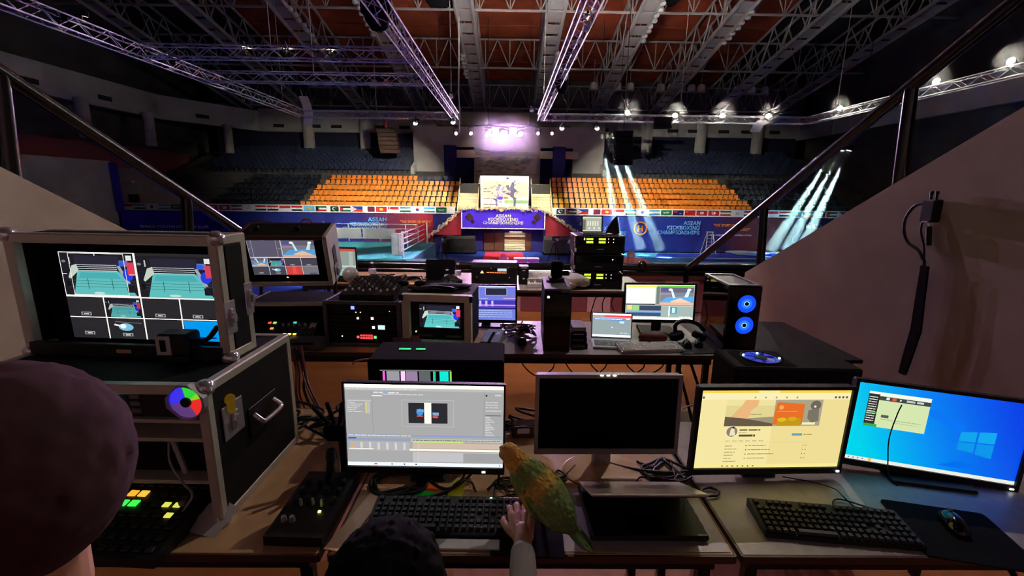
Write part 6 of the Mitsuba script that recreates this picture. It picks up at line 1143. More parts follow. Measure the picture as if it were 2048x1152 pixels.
single('mouse_pad', 'dark mouse pad carrying two glossy mice', 'mouse pad', extr(sbox(-.13, -.1, .10, .1).buffer(.008), .004), 'black_plastic', M=TR(1.245, 2.83, .7515) @ RZ(5))
mouse('glossy black mouse on the shared pad, nearer the grey keyboard', 1.207, 2.86, .757, -12); mouse('glossy black mouse on the shared pad, nearer the blue fan computer', 1.29, 2.875, .757, -18)
t = thing('pouch', 'dark red zipped pouch between the laptop and the headset', 'pouch', TR(1.02, 3.0, .752)); b = trimesh.creation.icosphere(3, 1); v = b.vertices.copy(); v[:, 2] = np.maximum(v[:, 2], -.4); b.vertices = v * [.10, .06, .045]; part(t, 'body', mv(b, 0, 0, .018), 'pouch_red', smooth=50); part(t, 'zip', tube(spline([(-.09, -.02, .03), (0, -.055, .036), (.09, -.02, .03)], 6), .003, 5), 'black_plastic')
single('paper_roll', 'small pale roll behind the dark red pouch', 'roll', cyl((-.03, 0, .02), (.03, 0, .02), .02, 16), 'wood_pale', M=TR(1.12, 3.08, .752), smooth=40)
t = thing('headset', 'black glossy headset heap before the editing monitor', 'headset', TR(1.27, 3.02, .752)); part(t, 'band', tube(spline([(-.08, 0, .03), (-.07, .05, .09), (0, .07, .115), (.08, .04, .10), (.12, 0, .06)], 6), .014, 8), 'black_gloss', smooth=40)
for sx in (-1, 1): part(t, 'ear_cup', mv(xf(lathe([(0, 0), (.045, .004), (.052, .02), (.045, .045), (0, .05)], 18), RY(20 * sx)), sx * .07, -.01, 0.005), 'black_matte', smooth=40)
t = thing('computer_case', 'black computer with two blue glowing fans and a glass side reflecting the editing monitor', 'computer', TR(1.565, 3.06, .722) @ RZ(-4))
part(t, 'shell', cat([bx(-.10, .10, -.2, .24, .012, .03, .003), bx(-.10, .10, -.2, .24, .425, .445, .003), bx(.09, .10, -.2, .24, .02, .44), bx(-.10, .10, .23, .24, .02, .44)]), 'black_plastic'); part(t, 'front', bx(-.104, .104, -.222, -.2, .005, .45, .006), 'black_gloss')
part(t, 'glass_side', bx(-.104, -.099, -.198, .236, .02, .44, .001), 'mirror_glass'); bsdf('mirror_glass', (90, 90, 96), .03, 1.0); part(t, 'top_vent', bx(-.08, .08, -.15, .2, .445, .448, .001), 'grey_plastic'); part(t, 'top_frame', extr(sbox(-.105, -.2, .105, .242).difference(sbox(-.085, -.16, .085, .21)), .01, .445), 'silver_plastic')
FANF = lathe([(.014, 0), (.05, .0), (.053, .006), (.045, .002)], 28)
for z in (.335, .190):
    f = part(t, 'fan', xf(lathe([(.060, -.004), (.067, -.004), (.067, .006), (.06, .006)], 28), TR(.012, -.225, z) @ RX(90)), 'black_plastic', smooth=40)
    part(f, 'light_ring', xf(lathe([(.060, 0.0), (.016, 0.0)], 28), TR(.012, -.2235, z) @ RX(90)), 'lens', emit=np.array([.0, .07, .95]) * 1.0, weight=.3)
    part(f, 'inner_ring', xf(lathe([(.034, 0.0), (.018, 0.0)], 24), TR(.012, -.2245, z) @ RX(90)), 'lens', emit=np.array([.01, .20, 1]) * 1.0, weight=.05); part(f, 'hub_ring', xf(torus(.015, .0018, 20, 6), TR(.012, -.2255, z) @ RX(90)), 'lens', emit=np.array([.4, .75, 1]) * 1.6)
    part(f, 'hub', xf(cyl((0, 0, 0), (0, 0, .004), .013, 16), TR(.012, -.224, z) @ RX(90)), 'navy')
part(t, 'side_fan', mv(xf(torus(.03, .006, 20, 6), RY(90)), -.092, -.14, .33), 'lens', emit=np.array([.08, .08, .6]) * .8)
part(t, 'foot', cat([bx(-.09, -.06, -.18, .2, 0, .012), bx(.06, .09, -.18, .2, 0, .012)]), 'black_matte')
# small black boxes beside the tower
for k, (z, h, w, m, lab) in enumerate(((.752, .035, .11, 'black_plastic', 'lowest of the small stacked black units beside the tower'), (.788, .04, .10, 'black_gloss', 'second of the small stacked units beside the tower'), (.829, .03, .10, 'black_plastic', 'third of the small stacked units beside the tower, with silver stripes'), (.860, .028, .09, 'silver_plastic', 'topmost silver striped unit stacked beside the tower'))):
    t = thing('stacked_unit', lab, 'box', TR(.475, 2.88 + .01 * k, z)); part(t, 'body', bx(-w / 2, w / 2, -.08, .1, 0, h, .003), m); part(t, 'front_strip', bx(-w / 2 + .008, w / 2 - .02, -.082, -.08, h * .4, h * .62), 'grey_light' if k > 1 else 'grey_plastic')
t = thing('small_speaker', 'small black box standing on the violet lit table', 'speaker', TR(.10, 2.86, .752)); part(t, 'body', bx(-.03, .03, -.03, .03, 0, .05, .012), 'black_matte'); part(t, 'button', mv(cyl((0, 0, 0), (0, 0, .006), .01, 12), 0, 0, .049), 'grey_plastic')

# ------------------------------------------------------------------ back row along the parapet
t = thing('amplifier_cart', 'small black table carrying the amplifier rack', 'table', TR(.965, 4.78, 0)); part(t, 'tabletop', bx(-.27, .30, -.16, .4, .70, .745, .006), 'black_plastic')
for i, (z0, lab, kind_) in enumerate(((1.130, 'topmost amplifier of the rack stack with four yellow green displays', 0), (.945, 'middle amplifier of the rack stack with one small white light', 1), (.752, 'lowest amplifier of the rack stack with four yellow green displays', 0))):
    h = .185 if i else .20; t = thing('amplifier', lab, 'amplifier', TR(.965, 4.80, z0) @ RZ(-3 if i else 0))
    part(t, 'case', bx(-.245, .245, -.10, .30, 0, h - .012, .006), 'black_plastic'); part(t, 'face_plate', bx(-.235, .235, -.112, -.10, .09, h - .02, .003), 'black_gloss'); part(t, 'lower_plate', bx(-.235, .235, -.110, -.10, .008, .085, .003), 'black_matte'); part(t, 'name_plate', bx(-.035, .04, -.113, -.110, .04, .052, .001), 'grey_plastic')
    for x in (-.252, .252): part(t, 'side_rail', bx(x - .008, x + .008, -.11, .3, 0, h - .012, .003), 'steel_black')
    for sx in (-1,): 
        for k in range(3): part(t, 'corner_plate', bx(-.262, -.245, -.12 + .03 * k, -.10 + .03 * k, .02 + .05 * k, .06 + .05 * k, .002), 'aluminium')
    if kind_ == 0:
        for x in (-.11, .02):
            for z in (.11, .142): part(t, 'display', bx(x - .036, x + .036, -.1135, -.112, z, z + .022, .0), 'lens', emit=np.array([.62, .85, .02]) * 1.1, weight=.08)
        for z in (.115, .15): part(t, 'indicator', bx(.082, .09, -.1135, -.112, z, z + .012), 'lens', emit=np.array([1, .5, .4]) * 2); part(t, 'indicator', bx(.135, .143, -.1135, -.112, z, z + .008), 'lens', emit=np.array([1, 1, 1]) * 2)
        if i == 0: part(t, 'indicator', bx(-.172, -.16, -.1135, -.112, .142, .165), 'lens', emit=np.array([1, .5, .3]) * 3)
    else: part(t, 'indicator', bx(.14, .15, -.1135, -.112, .12, .13), 'lens', emit=np.array([1, 1, 1]) * 3)
t = thing('tablet_laptop', 'small laptop with a pale mixer screen on top of the amplifier rack', 'laptop', TR(.905, 4.86, 1.33) @ RZ(4)); part(t, 'base', bx(-.13, .13, -.14, .03, 0, .012, .004), 'black_plastic'); part(t, 'lid', bx(-.118, .118, .0, .008, .004, .19, .003), 'black_plastic', M=RX(-6)); screen(t, .205, .155, MIXER, M=RX(-6) @ TR(0, -.002, .02), gain=.95, weight=.5)
part(t, 'paper', bx(.14, .2, -.1, 0.0, 0, .003), 'white_plastic')
single('dark_fin', 'dark curved panel standing on the amplifier rack beside the small laptop', 'panel', xf(extr(Polygon([(-.07, 0), (.075, 0), (.085, .02), (.05, .2), (.02, .17), (-.04, .08)]), .02), TR(1.13, 4.93, 1.318) @ RX(90)), 'black_matte')
t = thing('light_console', 'black lighting console with a row of red lights and a small white display', 'console', TR(-.135, 4.98, .752) @ RZ(-3))
part(t, 'body', prism([(-.09, 0), (-.11, .19), (-.05, .235), (.12, .24), (.16, .2), (.16, 0)], -.26, .24), 'black_plastic')
for k in range(12): part(t, 'channel_light', bx(-.09 + .019 * k, -.079 + .019 * k, -.112, -.106, .128, .137), 'lens', emit=np.array([1, .12, .03]) * 3)
part(t, 'display', bx(.03, .13, -.113, -.107, .15, .18), 'lens', emit=np.array([.55, .7, .75]) * .9); part(t, 'warning_sign', xf(extr([(-.02, 0), (.02, 0), (0, .03)], .002), TR(-.14, -.108, .125) @ RX(90)), 'lens', emit=np.array([1, .5, .2]) * 2)
for u, z in ((-.20, .08), (.16, .08), (.15, .19), (-.04, .18)): part(t, 'screw', mv(trimesh.creation.icosphere(1, .006), u, -.108, z), 'grey_light')
t = thing('wireless_receiver', 'small black receiver box with silver screws next to the lighting console', 'box', TR(.18, 4.95, .752)); part(t, 'body', bx(-.055, .055, -.06, .1, 0, .2, .006), 'black_plastic')
for z, w in ((.18, .035), (.15, .015), (.06, .012)): part(t, 'plate', bx(-w, w, -.063, -.06, z, z + .012), 'grey_light')
t = thing('keyboard_synth', 'white keyboard synthesizer with a lit strip and cyan display behind the tower', 'synthesizer', TR(.52, 4.92, .752) @ RZ(0))
part(t, 'body', prism([(-.2, 0), (-.2, .035), (-.06, .04), (-.055, .06), (.14, .12), (.16, .1), (.16, 0)], -.3, .3), 'grey_light'); part(t, 'lit_strip', bx(-.3, .3, .13, .14, .124, .135), 'lens', emit=np.array([1, .92, 1]) * 1.6, weight=.3); part(t, 'display', bx(.0, .13, .07, .075, .105, .135), 'lens', emit=np.array([.35, .95, .85]) * 1.0, weight=.1)
part(t, 'red_strip', bx(-.29, .29, -.058, -.048, .062, .066), 'pad_red')
for k in range(26): part(t, 'white_key', bx(-.285 + .0218 * k, -.2655 + .0218 * k, -.195, -.065, .036, .044, .001), 'white_plastic')
for k in range(26):
    if k % 7 in (2, 6): continue
    part(t, 'black_key', bx(-.2685 + .0218 * k, -.2585 + .0218 * k, -.145, -.065, .044, .055, .001), 'black_plastic')
for k in range(9): part(t, 'knob', KN, 'white_plastic', M=TR(-.26 + .06 * k, .09, .10) @ RX(17), smooth=40)
single('red_marker', 'red marker standing at the end of the synthesizer', 'marker', cyl((.735, 4.93, .79), (.725, 4.93, .90), .009, 10), 'pad_red')
t = thing('cloth_heap', 'pale violet cloth and leads heaped between the synthesizer and the amplifiers', 'cloth'); part(t, None, xf(heap(.3, 30, 9), TR(.70, 4.74, .76)), 'grey_light', smooth=60)
t = thing('black_laptop', 'black laptop with a dark screen standing above the beige monitor case', 'laptop', TR(-.755, 4.98, .752) @ RZ(-2)); part(t, 'base', bx(-.17, .17, -.22, .01, 0, .018, .004), 'black_plastic'); part(t, 'lid', bx(-.165, .165, .002, .012, .012, .255, .004), 'black_matte', M=RX(-6)); part(t, 'screen', bx(-.155, .155, -.001, .003, .025, .245), 'black_gloss', M=RX(-6))
def bottle(label, x, y, z, h, r, cap='white_plastic'):
    t = thing('water_bottle', label, 'bottle', TR(x, y, z)); part(t, 'body', lathe([(0, 0), (r, 0), (r, h * .25), (r * .92, h * .3), (r, h * .36), (r, h * .62), (r * .9, h * .7), (r * .38, h * .88), (r * .36, h * .93), (0, h * .93)], 16), 'bottle_clear', smooth=40); part(t, 'cap', cyl((0, 0, h * .92), (0, 0, h), r * .42, 12), cap); part(t, 'label_band', cyl((0, 0, h * .36), (0, 0, h * .6), r * 1.02, 16), 'bottle_label')
scene['bottle_clear'] = {'type': 'thindielectric', 'int_ior': 1.25}; bsdf('bottle_label', (190, 180, 200), .5)
bottle('clear water bottle standing alone on the back table before the handrail', -1.55, 5.1, .752, .2, .042); bottle('clear water bottle beside the lighting console', -.56, 5.0, .752, .215, .036); bottle('short clear bottle with a white cap between the laptop and the console', -.665, 4.9, .752, .16, .036)
single('gear_heap', 'small black heap of adapters with silver screws beside the short bottle', 'adapters', cat([xf(heap(.2, 33, 8), TR(-.60, 4.80, .765))] ), 'black_plastic', smooth=50)
t = thing('side_monitor', 'narrow upright screen with a red title bar beside the tilted flight case', 'monitor', TR(-1.83, 4.95, .80) @ RZ(-3)); part(t, 'housing', bx(-.16, .16, 0, .03, 0, .34, .008), 'black_plastic'); screen(t, .30, .30, SIDE, M=TR(0, -.002, .02), gain=.8, weight=.4); part(t, 'stand', bx(-.06, .06, -.03, .08, -.048, 0.0, .006), 'black_plastic')
single('crystal_ball', 'pale glossy ball shaped lamp under the narrow upright screen', 'ball', mv(trimesh.creation.icosphere(3, .085), -1.74, 4.62, .0), 'silver_plastic', M=TR(0, .3, .84), smooth=60)
t = thing('lead_heap', 'tangled dark leads spread over the wooden back table', 'leads', kind='stuff'); rg = np.random.default_rng(44); ms = []
for k in range(9):
    c = np.array([rg.uniform(-1.6, -.9), rg.uniform(4.92, 5.3), .758]); pts = [c + [rg.uniform(-.2, .2), rg.uniform(-.1, .1), rg.uniform(0, .03)] for _ in range(6)]; ms.append(tube(spline(pts, 5), .008, 5))
part(t, None, cat(ms), 'cable_black')
for k, x in enumerate((-1.42, -1.12)): t = thing('desk_clip', ('small black stand on the wooden back table, nearer the ball lamp', 'small black stand on the wooden back table, nearer the mixer')[k], 'stand', TR(x, 4.88, .752)); part(t, 'post', bx(-.012, .012, -.012, .012, 0, .09, .003), 'black_plastic'); part(t, 'arm', cyl((0, 0, .085), (.09 * (1 - 2 * k), 0, .02), .008, 6), 'black_plastic'); part(t, 'foot', bx(-.03, .03, -.02, .02, 0, .01, .003), 'black_plastic')
# ------------------------------------------------------------------ people
def sph(p, r, n=14): return m3.Manifold.sphere(r, n).translate([float(x) for x in p])
def bones(chain, fine=.012, smooth=8, more=None):
    """One continuous surface: the hulls of spheres (point, radius) along each chain, joined, refined and smoothed."""
    out = m3.Manifold() if more is None else more
    for c in chain:
        for (p, r), (q, s) in zip(c[:-1], c[1:]): out += m3.Manifold.batch_hull([sph(p, r), sph(q, s)])
    m = tm(out.refine_to_length(fine)); trimesh.smoothing.filter_taubin(m, iterations=smooth); return m
def hand_chain(w, yaw, curl, s=1.0, side=1):
    """A right hand (side 1) palm down: bones from the wrist w, pointing along +y turned by yaw; fingers curl down."""
    c, sn = math.cos(math.radians(yaw)), math.sin(math.radians(yaw))
    def P(x, y, z): x *= side; return np.array([w[0] + s * (c * x - sn * y), w[1] + s * (sn * x + c * y), w[2] + s * z])
    ch = [[(P(0, -.01, 0), .024 * s), (P(0, .03, .004), .022 * s)]]
    for x, L, k in ((-.028, .070, 1.0), (-.008, .080, 1.05), (.012, .074, 1.0), (.031, .056, .88)):
        b = (x, .088 - abs(x + .005) * .25, .010); ch.append([(P(x * .5, .01, .0), .017 * s), (P(*b), .0125 * s)])
        k1 = (x * 1.12, b[1] + L * .45, .012 - curl * .004); k2 = (x * 1.2, b[1] + L * .78, .0 - curl * .014); k3 = (x * 1.22, b[1] + L * 1.0, -.014 - curl * .016)
        ch.append([(P(*b), .0112 * s * k), (P(*k1), .0096 * s * k), (P(*k2), .0086 * s * k), (P(*k3), .0072 * s * k)])
    ch.append([(P(-.012, .012, -.002), .016 * s), (P(-.038, .045, -.004), .0125 * s), (P(-.052, .078, -.008), .0105 * s), (P(-.050, .102, -.016), .0088 * s)])
    ch.append([(P(-.018, .05, .003), .016 * s), (P(.02, .045, .002), .016 * s)])
    return ch
def head_mesh(s=1.0):
    """A head with face, ears and neck stub, facing +y, its centre at the origin."""
    S = lambda p, r, q=None: sph(p, r)
    out = m3.Manifold.batch_hull([sph((0, -.012, .035), .075, 24), sph((0, -.03, .02), .072, 24), sph((0, .035, .0), .062, 20), sph((0, .052, -.075), .030, 16), sph((.035, .02, -.06), .032, 14), sph((-.035, .02, -.06), .032, 14)])
    out += m3.Manifold.batch_hull([sph((0, .098, .0), .007), sph((0, .112, -.030), .011), sph((.012, .098, -.034), .008), sph((-.012, .098, -.034), .008)])
    for sx in (-1, 1):
        out += m3.Manifold.batch_hull([sph((sx * .078, -.01, .018), .012), sph((sx * .076, -.012, -.02), .009), sph((sx * .07, .0, .0), .01)])
        out -= sph((sx * .031, .108, .012), .016, 14); out += sph((sx * .031, .088, .011), .0115, 12)
    out += m3.Manifold.batch_hull([sph((-.02, .088, -.062), .006), sph((.02, .088, -.062), .006), sph((0, .094, -.060), .007)]); out += m3.Manifold.batch_hull([sph((-.016, .086, -.072), .006), sph((.016, .086, -.072), .006), sph((0, .091, -.073), .007)])
    out += m3.Manifold.batch_hull([sph((0, -.02, -.05), .054, 18), sph((0, -.03, -.14), .055, 18)])
    return out
def hair_mesh(s=1.0, seed=1, low=-.07, amp=.012, grow=1.0):
    b = trimesh.creation.icosphere(4, 1.0); v = b.vertices * np.array([.093, .105, .105]) * grow + [0, -.022, .03]
    cut = (v[:, 1] > .045) & (v[:, 2] < .055); v[cut] += (np.array([0, -.03, .02]) - v[cut]) * .35
    v[:, 2] = np.maximum(v[:, 2], low); n = b.vertices; v = v + n * amp * (meshkit.fbm(n * [9, 9, 4], 4, seed)[:, None] - .5) * 2
    b.vertices = v * s; return b
HEAD = head_mesh()
def person(label, head, yaw, top_mat, hair, hair_mat, arm=None, chair=True, hp=0, sc=1.0):
    t = thing('person', label, 'person'); h = np.asarray(head, float); ch = []
    nk = h + [0, -.03, -.13]; cl = h + [0, -.05, -.24]; pv = np.array([h[0], h[1] - .10, .50])
    sl, sr = cl + [-.175, .0, -.02], cl + [.175, .0, -.02]
    skin = [[(nk, .052), (nk + [0, -.012, -.07], .056)]]
    body = [[(cl + [0, 0, .0], .085), (cl + [0, -.02, -.2], .125), (pv + [0, 0, .1], .125), (pv, .135)], [(cl, .07), (sl, .058)], [(cl, .07), (sr, .058)], [(cl + [-.07, -.01, -.18], .10), (cl + [.07, -.01, -.18], .10)], [(pv + [-.08, 0, 0], .12), (pv + [.08, 0, 0], .12)]]
    for sx in (-1, 1):
        kn = pv + [sx * .13, .40, .0]; an = np.array([kn[0], kn[1] + .02, .09]); body.append([(pv + [sx * .09, .02, 0], .085), (kn, .062), (an, .042)]); body.append([(an, .042), (an + [0, .12, -.045], .034)])
    if arm is None: el, wr = sr + [.06, .04, -.28], sr + [-.02, .20, -.46]
    else: el, wr = np.asarray(arm[0]), np.asarray(arm[1])
    body.append([(sr, .055), (el, .043), (el + (wr - el) * .78, .033)]); ell, wl = sl + [-.05, .04, -.28], sl + [.06, .20, -.46]; body.append([(sl, .055), (ell, .043), (ell + (wl - ell) * .8, .033)])
    skin += [[(el + (wr - el) * .6, .028), (wr, .025)], [(ell + (wl - ell) * .6, .028), (wl, .025)]]
    inner = [[(p, r - .014) for p, r in c] for c in body]
    skin_m = bones(skin + inner + hand_chain(wr, arm[2] if arm else 0, arm[3] if arm else .6) + hand_chain(wl, 0, 1.0, side=-1), .0065, 4, HEAD.transform((TR(*h) @ RZ(yaw) @ RX(hp))[:3, :4].tolist()))
    part(t, 'body', skin_m, 'skin', smooth=60)
    part(t, 'clothing', bones(body, .02, 8), top_mat, smooth=60); 
    if arm is not None: part(t, 'sleeve', bones([[(el + (wr - el) * .35, .040), (el + (wr - el) * .86, .034)]], .01, 3), 'sleeve_grey', smooth=60, label='light grey sleeve cuff')
    part(t, 'hair', xf(hair, TR(*h) @ RZ(yaw) @ RX(hp)), hair_mat, smooth=True)
    if chair:
        c = thing('chair', f'dark low backed chair under the {label.split(",")[0].replace("person ", "person ")}'[:90], 'chair', TR(pv[0], pv[1], 0)); part(c, 'seat', bx(-.22, .22, -.2, .24, .33, .37, .015), 'black_matte'); part(c, 'post', cyl((0, 0, .06), (0, 0, .33), .025, 12), 'steel_black'); part(c, 'back_post', bx(-.03, .03, -.24, -.22, .34, .62, .006), 'steel_black')
        part(c, 'backrest', bx(-.18, .18, -.27, -.24, .56, .78, .02), 'black_matte')
        for k in range(5): part(c, 'leg', cyl((0, 0, .07), (.26 * math.cos(k * 1.2566), .26 * math.sin(k * 1.2566), .035), .018, 8), 'steel_black')
    return t
bsdf('shirt_black', (14, 13, 14), .9); bsdf('shirt_dark', (28, 22, 24), .9)
person('person with black hair from behind, right hand resting on a mouse before the keyboard', (-.20, .66, 1.055), 0, 'shirt_black', hair_mesh(1.1, 3, -.075, .008), 'hair_black', arm=((.045, .80, .735), (.050, 1.09, .797), 2, .35))
person('person wearing a pinkish woollen cap from behind, close before the rack case', (-.615, .52, 1.375), 22, 'shirt_dark', hair_mesh(1.12, 9, -.12, .004, 1.14), 'cap_pink')

# ------------------------------------------------------------------ the parrot
def parrot():
    tip = np.array([.246, 1.068, .762]); hd = on_y(1018, 905, 1.22); nk = on_y(1040, 932, 1.215); sh_ = on_y(1062, 958, 1.205); bd = on_y(1086, 988, 1.18); rp = on_y(1120, 1030, 1.135); tb = on_y(1140, 1052, 1.115)
    t = thing('parrot', 'green and yellow parrot seen from behind, standing between hand and laptop', 'parrot')
    m = bones([[(hd, .030), (hd + [.004, .01, -.012], .031), (nk, .037), (sh_, .060), (bd, .067), (rp, .046), (tb, .022)], [(sh_ + [0, .02, -.03], .046), (bd + [0, .03, -.035], .046)]], .005, 6)
    v = m.vertices; n = m.vertex_normals; m.vertices = v + n * .007 * (meshkit.fbm(v * [120, 120, 80], 3, 2)[:, None] - .5) * 2
    ax = (rp - hd) / np.linalg.norm(rp - hd); L = np.linalg.norm(rp - hd)
    Ypt, Gn, Og, Dk = lin((226, 182, 84)), lin((128, 156, 84)), lin((232, 170, 116)), lin((84, 112, 62))
    def colour(v):
        s = ((v - hd) @ ax) / L; q = meshkit.fbm(v * 70, 3, 7); s = s + .16 * (q - .5); c = np.empty_like(v)
        st = np.array([-.2, .02, .16, .26, .42, .52, .62, .74, 1.2]); cs = np.array([Og, Ypt * .9 + Og * .1, Ypt, Gn, Gn, Ypt * .8 + Gn * .2, Ypt * .75 + Gn * .25, Gn, Dk])
        for k in range(3): c[:, k] = np.interp(s, st, cs[:, k])
        return c * (0.45 + 1.1 * meshkit.fbm(v * 200, 3, 11))[:, None]
    part_c(t, 'body', m, colour)
    up = np.array([0, -.45, .9]); 
    for sx, a in ((-1, 'wing'), (1, 'wing')):          # folded wings of overlapping feathers
        side = np.cross(ax, [0, -.5, .86]); side /= np.linalg.norm(side)
        for k in range(16):
            f = k / 15; p0 = sh_ + (rp - sh_) * (.05 + .62 * f) + sx * side * (.042 + .016 * math.sin(3.1 * f)) + up * .036 * (1 - .3 * f); p1 = p0 + ax * (.065 + .02 * f) - sx * side * (.006 + .008 * f) - up * .010
            fe = feather(p0, p1, up + sx * side * .7, .016); part_c(t, 'feather', fe, lambda v, f=f: np.tile((Ypt if .12 < f < .42 and sx < 0 or .2 < f < .36 else Gn if f < .75 else Dk) * (.85 + .25 * ((k * 7) % 5) / 5), (len(v), 1)))
    for k in range(7):                                # tail
        u = (k - 3) / 3; side = np.cross(ax, up); side /= np.linalg.norm(side); e = tip + side * u * .014 + np.array([0, 0, .003 * k]); part_c(t, 'tail_feather', feather(tb + side * u * .012, e - (e - tb) * .12 * abs(u), up, .011), lambda v: np.tile(Dk * (.8 + .1 * k), (len(v), 1)))
    bk = hd + np.array([-.004, .026, -.004]); part(t, 'beak', hull(list(sph_pts(bk, .011)) + list(sph_pts(bk + [0, .016, -.014], .003))), 'black_plastic', smooth=50)
    for sx in (-1, 1): part(t, 'eye', mv(trimesh.creation.icosphere(2, .005), *(hd + [sx * .023, .014, .006])), 'black_gloss', smooth=True)
    for sx in (-1, 1):
        ft = np.array([.085 + .03 * sx, 1.245, .757]); part(t, 'leg', bones([[(bd + [.012 * sx, .045, -.055], .010), (ft + [0, 0, .004], .006)]] + [[(ft, .005), (ft + [q * .014, .026 if q > -2 else -.02, -.002], .0035)] for q in (-1, 0, 1)], .006, 2), 'grey_plastic', smooth=50)
def sph_pts(p, r): return trimesh.creation.icosphere(1, r).vertices + np.asarray(p)
def part_c(t, name, m, fn):
    key = numbered(t.key + '__' + name); scene[key] = mikit.ply(m, 'fur', smooth=True, color=np.clip(fn(np.asarray(m.vertices)), 0, 1))
def feather(p0, p1, nrm, w):
    d = p1 - p0; n = np.asarray(nrm, float); x = np.cross(d, n); x /= np.linalg.norm(x); z = np.cross(x, d); z /= np.linalg.norm(z); V = []; prof = ((0, .35), (.25, .9), (.6, 1), (.85, .75), (1, .08))
    for s, q in prof:
        c = p0 + d * s; V += [c - x * w * q, c + z * w * .35 * q + z * .001, c + x * w * q, c - z * .0012]
    F = []
    for k in range(len(prof) - 1):
        for j in range(4): a, b = 4 * k + j, 4 * k + (j + 1) % 4; F += [[a, b, b + 4], [a, b + 4, a + 4]]
    F += [[0, 2, 1], [0, 3, 2], [16, 17, 18], [16, 18, 19]]; m = trimesh.Trimesh(V, F, process=False); m.fix_normals(); return m
parrot()
# ------------------------------------------------------------------ cables on and under the tables
def cable(label, pts, r=.004, mat='cable_black', n=7, name='cable'):
    t = thing(name, label, 'cable'); part(t, None, tube(spline(pts, n), r, 6), mat, smooth=60); return t
def coil(c, r, turns, seed, z=.757, sq=.75, jit=.012):
    g = np.random.default_rng(seed); return [(c[0] + r * (1 + g.normal(0, .1)) * math.cos(a) + g.normal(0, jit), c[1] + sq * r * math.sin(a) + g.normal(0, jit), z + .003 * abs(g.normal())) for a in np.arange(0, turns * 6.28, .7)]
zt = .757
cable('thick black cable coil on the table in front of the video editing monitor', coil((-.37, 1.395), .085, 3.2, 1) + [(-.2, 1.36, zt), (-.12, 1.42, zt + .02), (-.1, 1.47, zt + .06)], .0055)
cable('black cable sweeping from the coil towards the monitor foot', [(-.46, 1.36, zt), (-.36, 1.31, zt), (-.24, 1.325, zt), (-.16, 1.38, zt + .01), (-.13, 1.45, zt + .05)], .005)
cable('thin black lead loop beside the coil, under the lower monitor corner', [(-.2, 1.33, zt), (-.16, 1.36, zt + .03), (-.12, 1.40, zt), (-.1, 1.35, zt)], .003)
cable('black cables crossing from the keyboard to the silver framed monitor', [(-.06, 1.36, zt), (-.02, 1.42, zt), (.05, 1.42, zt), (.12, 1.40, zt), (.2, 1.43, zt), (.26, 1.5, zt)], .0045)
cable('black lead hanging as a hook under the lit monitor', [(-.02, 1.40, zt + .07), (-.022, 1.385, zt), (.01, 1.38, zt), (.08, 1.41, zt), (.14, 1.47, zt)], .005)
cable('knot of thin leads beside the parrot', coil((.03, 1.37), .05, 4, 5, jit=.018), .0025)
cable('black lead loop under the silver framed monitor near the parrot', [(.13, 1.52, zt), (.14, 1.44, zt), (.18, 1.40, zt), (.22, 1.43, zt), (.19, 1.47, zt), (.17, 1.40, zt), (.19, 1.34, zt), (.175, 1.29, zt)], .0035)
cable('bundle of black leads beside the oval monitor foot', coil((.58, 1.47), .07, 4, 8, jit=.02), .0048); cable('thick black lead crossing between the silver monitor and the page monitor', [(.36, 1.53, zt), (.44, 1.49, zt), (.52, 1.46, zt + .005), (.60, 1.46, zt), (.68, 1.47, zt)], .007)
cable('thin arching lead behind the half closed laptop', [(.44, 1.375, zt), (.48, 1.42, zt + .01), (.54, 1.42, zt), (.58, 1.39, zt)], .003); cable('black round lead loop on the table under the page monitor corner', coil((.70, 1.35), .03, 1.4, 12, jit=.004), .004)
cable('thin lead fan rising beside the blue desktop keyboard', [(1.14, 1.27, zt), (1.12, 1.31, zt + .02), (1.13, 1.36, zt + .01), (1.09, 1.41, zt), (1.0, 1.44, zt)], .002); cable('thin black lead curling before the blue desktop monitor', [(1.24, 1.25, zt), (1.18, 1.28, zt), (1.12, 1.26, zt), (1.08, 1.29, zt), (1.12, 1.32, zt), (1.2, 1.27, zt)], .0025)
cable('grey lead falling from the rack case to the switcher panel', [(-1.01, 1.235, 1.02), (-.99, 1.2, .96), (-.955, 1.19, .90), (-.94, 1.2, .85), (-.965, 1.18, .80)], .0035, 'cable_grey')
for k in range(6):
    g = np.random.default_rng(60 + k); x = -1.42 + .035 * k
    p = [on_y(572 + 6 * k, 690 + g.uniform(0, 8), 2.66), on_y(580 + 6 * k + g.uniform(-12, 12), 740, 2.6), on_y(585 + 8 * k, 790 + g.uniform(-10, 10), 2.5), on_y(605 + 14 * k, 840 + 6 * k, 2.35), on_y(640 + 18 * k, 880 + 3 * k, 2.1)]
    cable(f'wine coloured cable hanging in the bundle behind the rack case, {["first", "second", "third", "fourth", "fifth", "sixth"][k]} from its handle', p, .006 + .002 * (k % 2), 'cable_wine' if k % 3 else 'cable_black')
for k in range(5):
    g = np.random.default_rng(80 + k); c = np.array([-.93 + .07 * k, 1.75 + .05 * (k % 2), .77])
    cable(f'dark cable in the heap behind the controller box, {["nearest the rack case", "second", "middle", "fourth", "nearest the lit monitor"][k]}', [c + [g.uniform(-.12, .12), g.uniform(-.12, .10), g.uniform(0, .06)] for _ in range(9)], .006)
t = thing('power_strip', 'pale power strip between the parrot and the silver framed monitor', 'power strip', TR(.075, 1.72, .79) @ RZ(4)); part(t, 'body', bx(-.05, .05, -.03, .03, -.035, .022, .006), 'cap_pink'); part(t, 'switch_light', bx(.046, .054, -.034, -.03, -.008, .014), 'lens', emit=np.array([1, .75, .5]) * 2.5); part(t, 'socket', bx(-.03, .02, -.032, -.03, -.012, .012), 'grey_light')
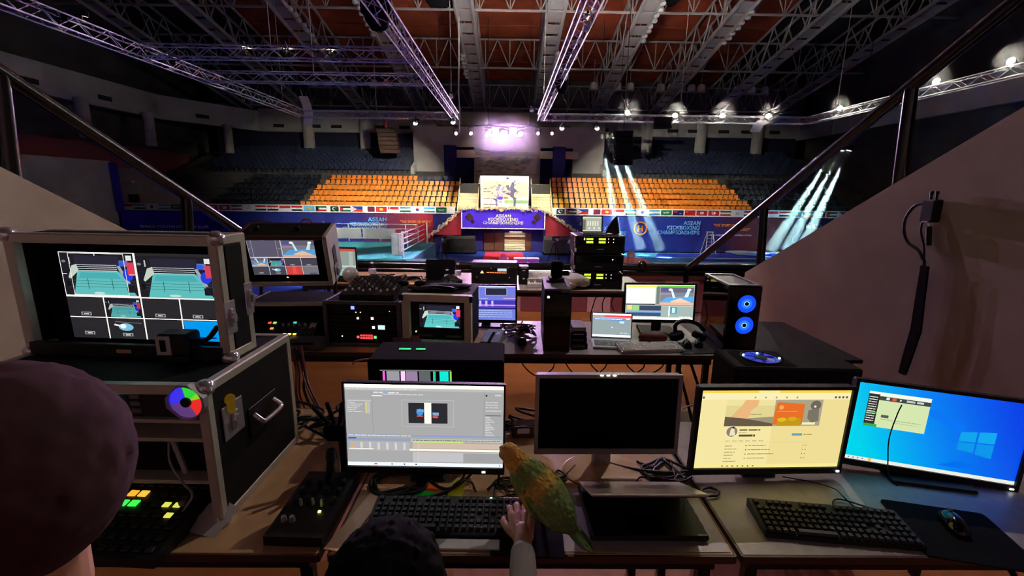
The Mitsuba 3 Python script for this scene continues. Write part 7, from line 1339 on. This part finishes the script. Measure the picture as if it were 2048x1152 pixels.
for k in range(4):
    g = np.random.default_rng(90 + k); c = np.array([.02 + .05 * k, 1.74, .76]); cable(f'black lead in the tangle behind the parrot, {["lowest", "second", "third", "topmost"][k]}', [c + [g.uniform(-.12, .12), g.uniform(-.06, .08), .012 * k + g.uniform(0, .03)] for _ in range(8)], .005)
for k in range(6):
    g = np.random.default_rng(100 + k); c = np.array([.08, 3.02, .756]); cable(f'lead in the violet lit tangle beside the black tower, {["lowest", "second", "third", "fourth", "fifth", "topmost"][k]}', [c + [g.uniform(-.13, .13), g.uniform(-.12, .22), .01 * k + g.uniform(0, .03)] for _ in range(9)], .005, 'cable_wine' if k % 2 else 'cable_black')
for k, (a, b) in enumerate((((1040, 712), (1110, 722)), ((1130, 716), (1215, 720)), ((1250, 714), (1330, 718)), ((1180, 716), (1290, 722)))):
    p, q = on_y(*a, 2.74), on_y(*b, 2.74); m = (p + q) / 2; cable(f'black lead hanging in a loop under the second row table, {["nearest the lit editing monitor", "second", "third", "nearest the lying computer"][k]}', [p + [0, 0, .02], p + [.02, 0, -.06], m + [0, .02, -.13 - .03 * (k % 2)], q + [-.02, 0, -.06], q + [0, 0, .02]], .004)
for k in range(3):
    p = on_y(1195 + 18 * k, 588, 4.9); cable(f'black lead hanging under the amplifier rack, {["first", "second", "third"][k]} from the tower side', [p, p + [-.04, 0, -.12], p + [-.06 + .05 * k, .02, -.3], p + [.02, 0, -.6]], .006)
cable('pale thin lead curving over the drawer beside the black computer case', [on_y(705, 728, 2.6), on_y(712, 722, 2.6), on_y(735, 718, 2.6), on_y(748, 722, 2.6)], .006, 'cable_grey'); cable('white short lead sticking out beside the silver monitor', [on_y(1366, 818, 1.6), on_y(1378, 812, 1.62), on_y(1392, 810, 1.63)], .003, 'cable_grey')

# ------------------------------------------------------------------ the lights at the chosen exposure
def _scaled(c): return {'type': 'rgb', 'value': [float(x) * 2.0 ** -EV for x in c['value']]}
_done = set()
for k, d in list(scene.items()):
    if d.get('type') in ('spot', 'point'): d['intensity'] = _scaled(d['intensity'])
    e = d.get('emitter')
    if e and e['radiance'].get('type') == 'rgb': scene[k] = {**d, 'emitter': {**e, 'radiance': _scaled(e['radiance'])}}
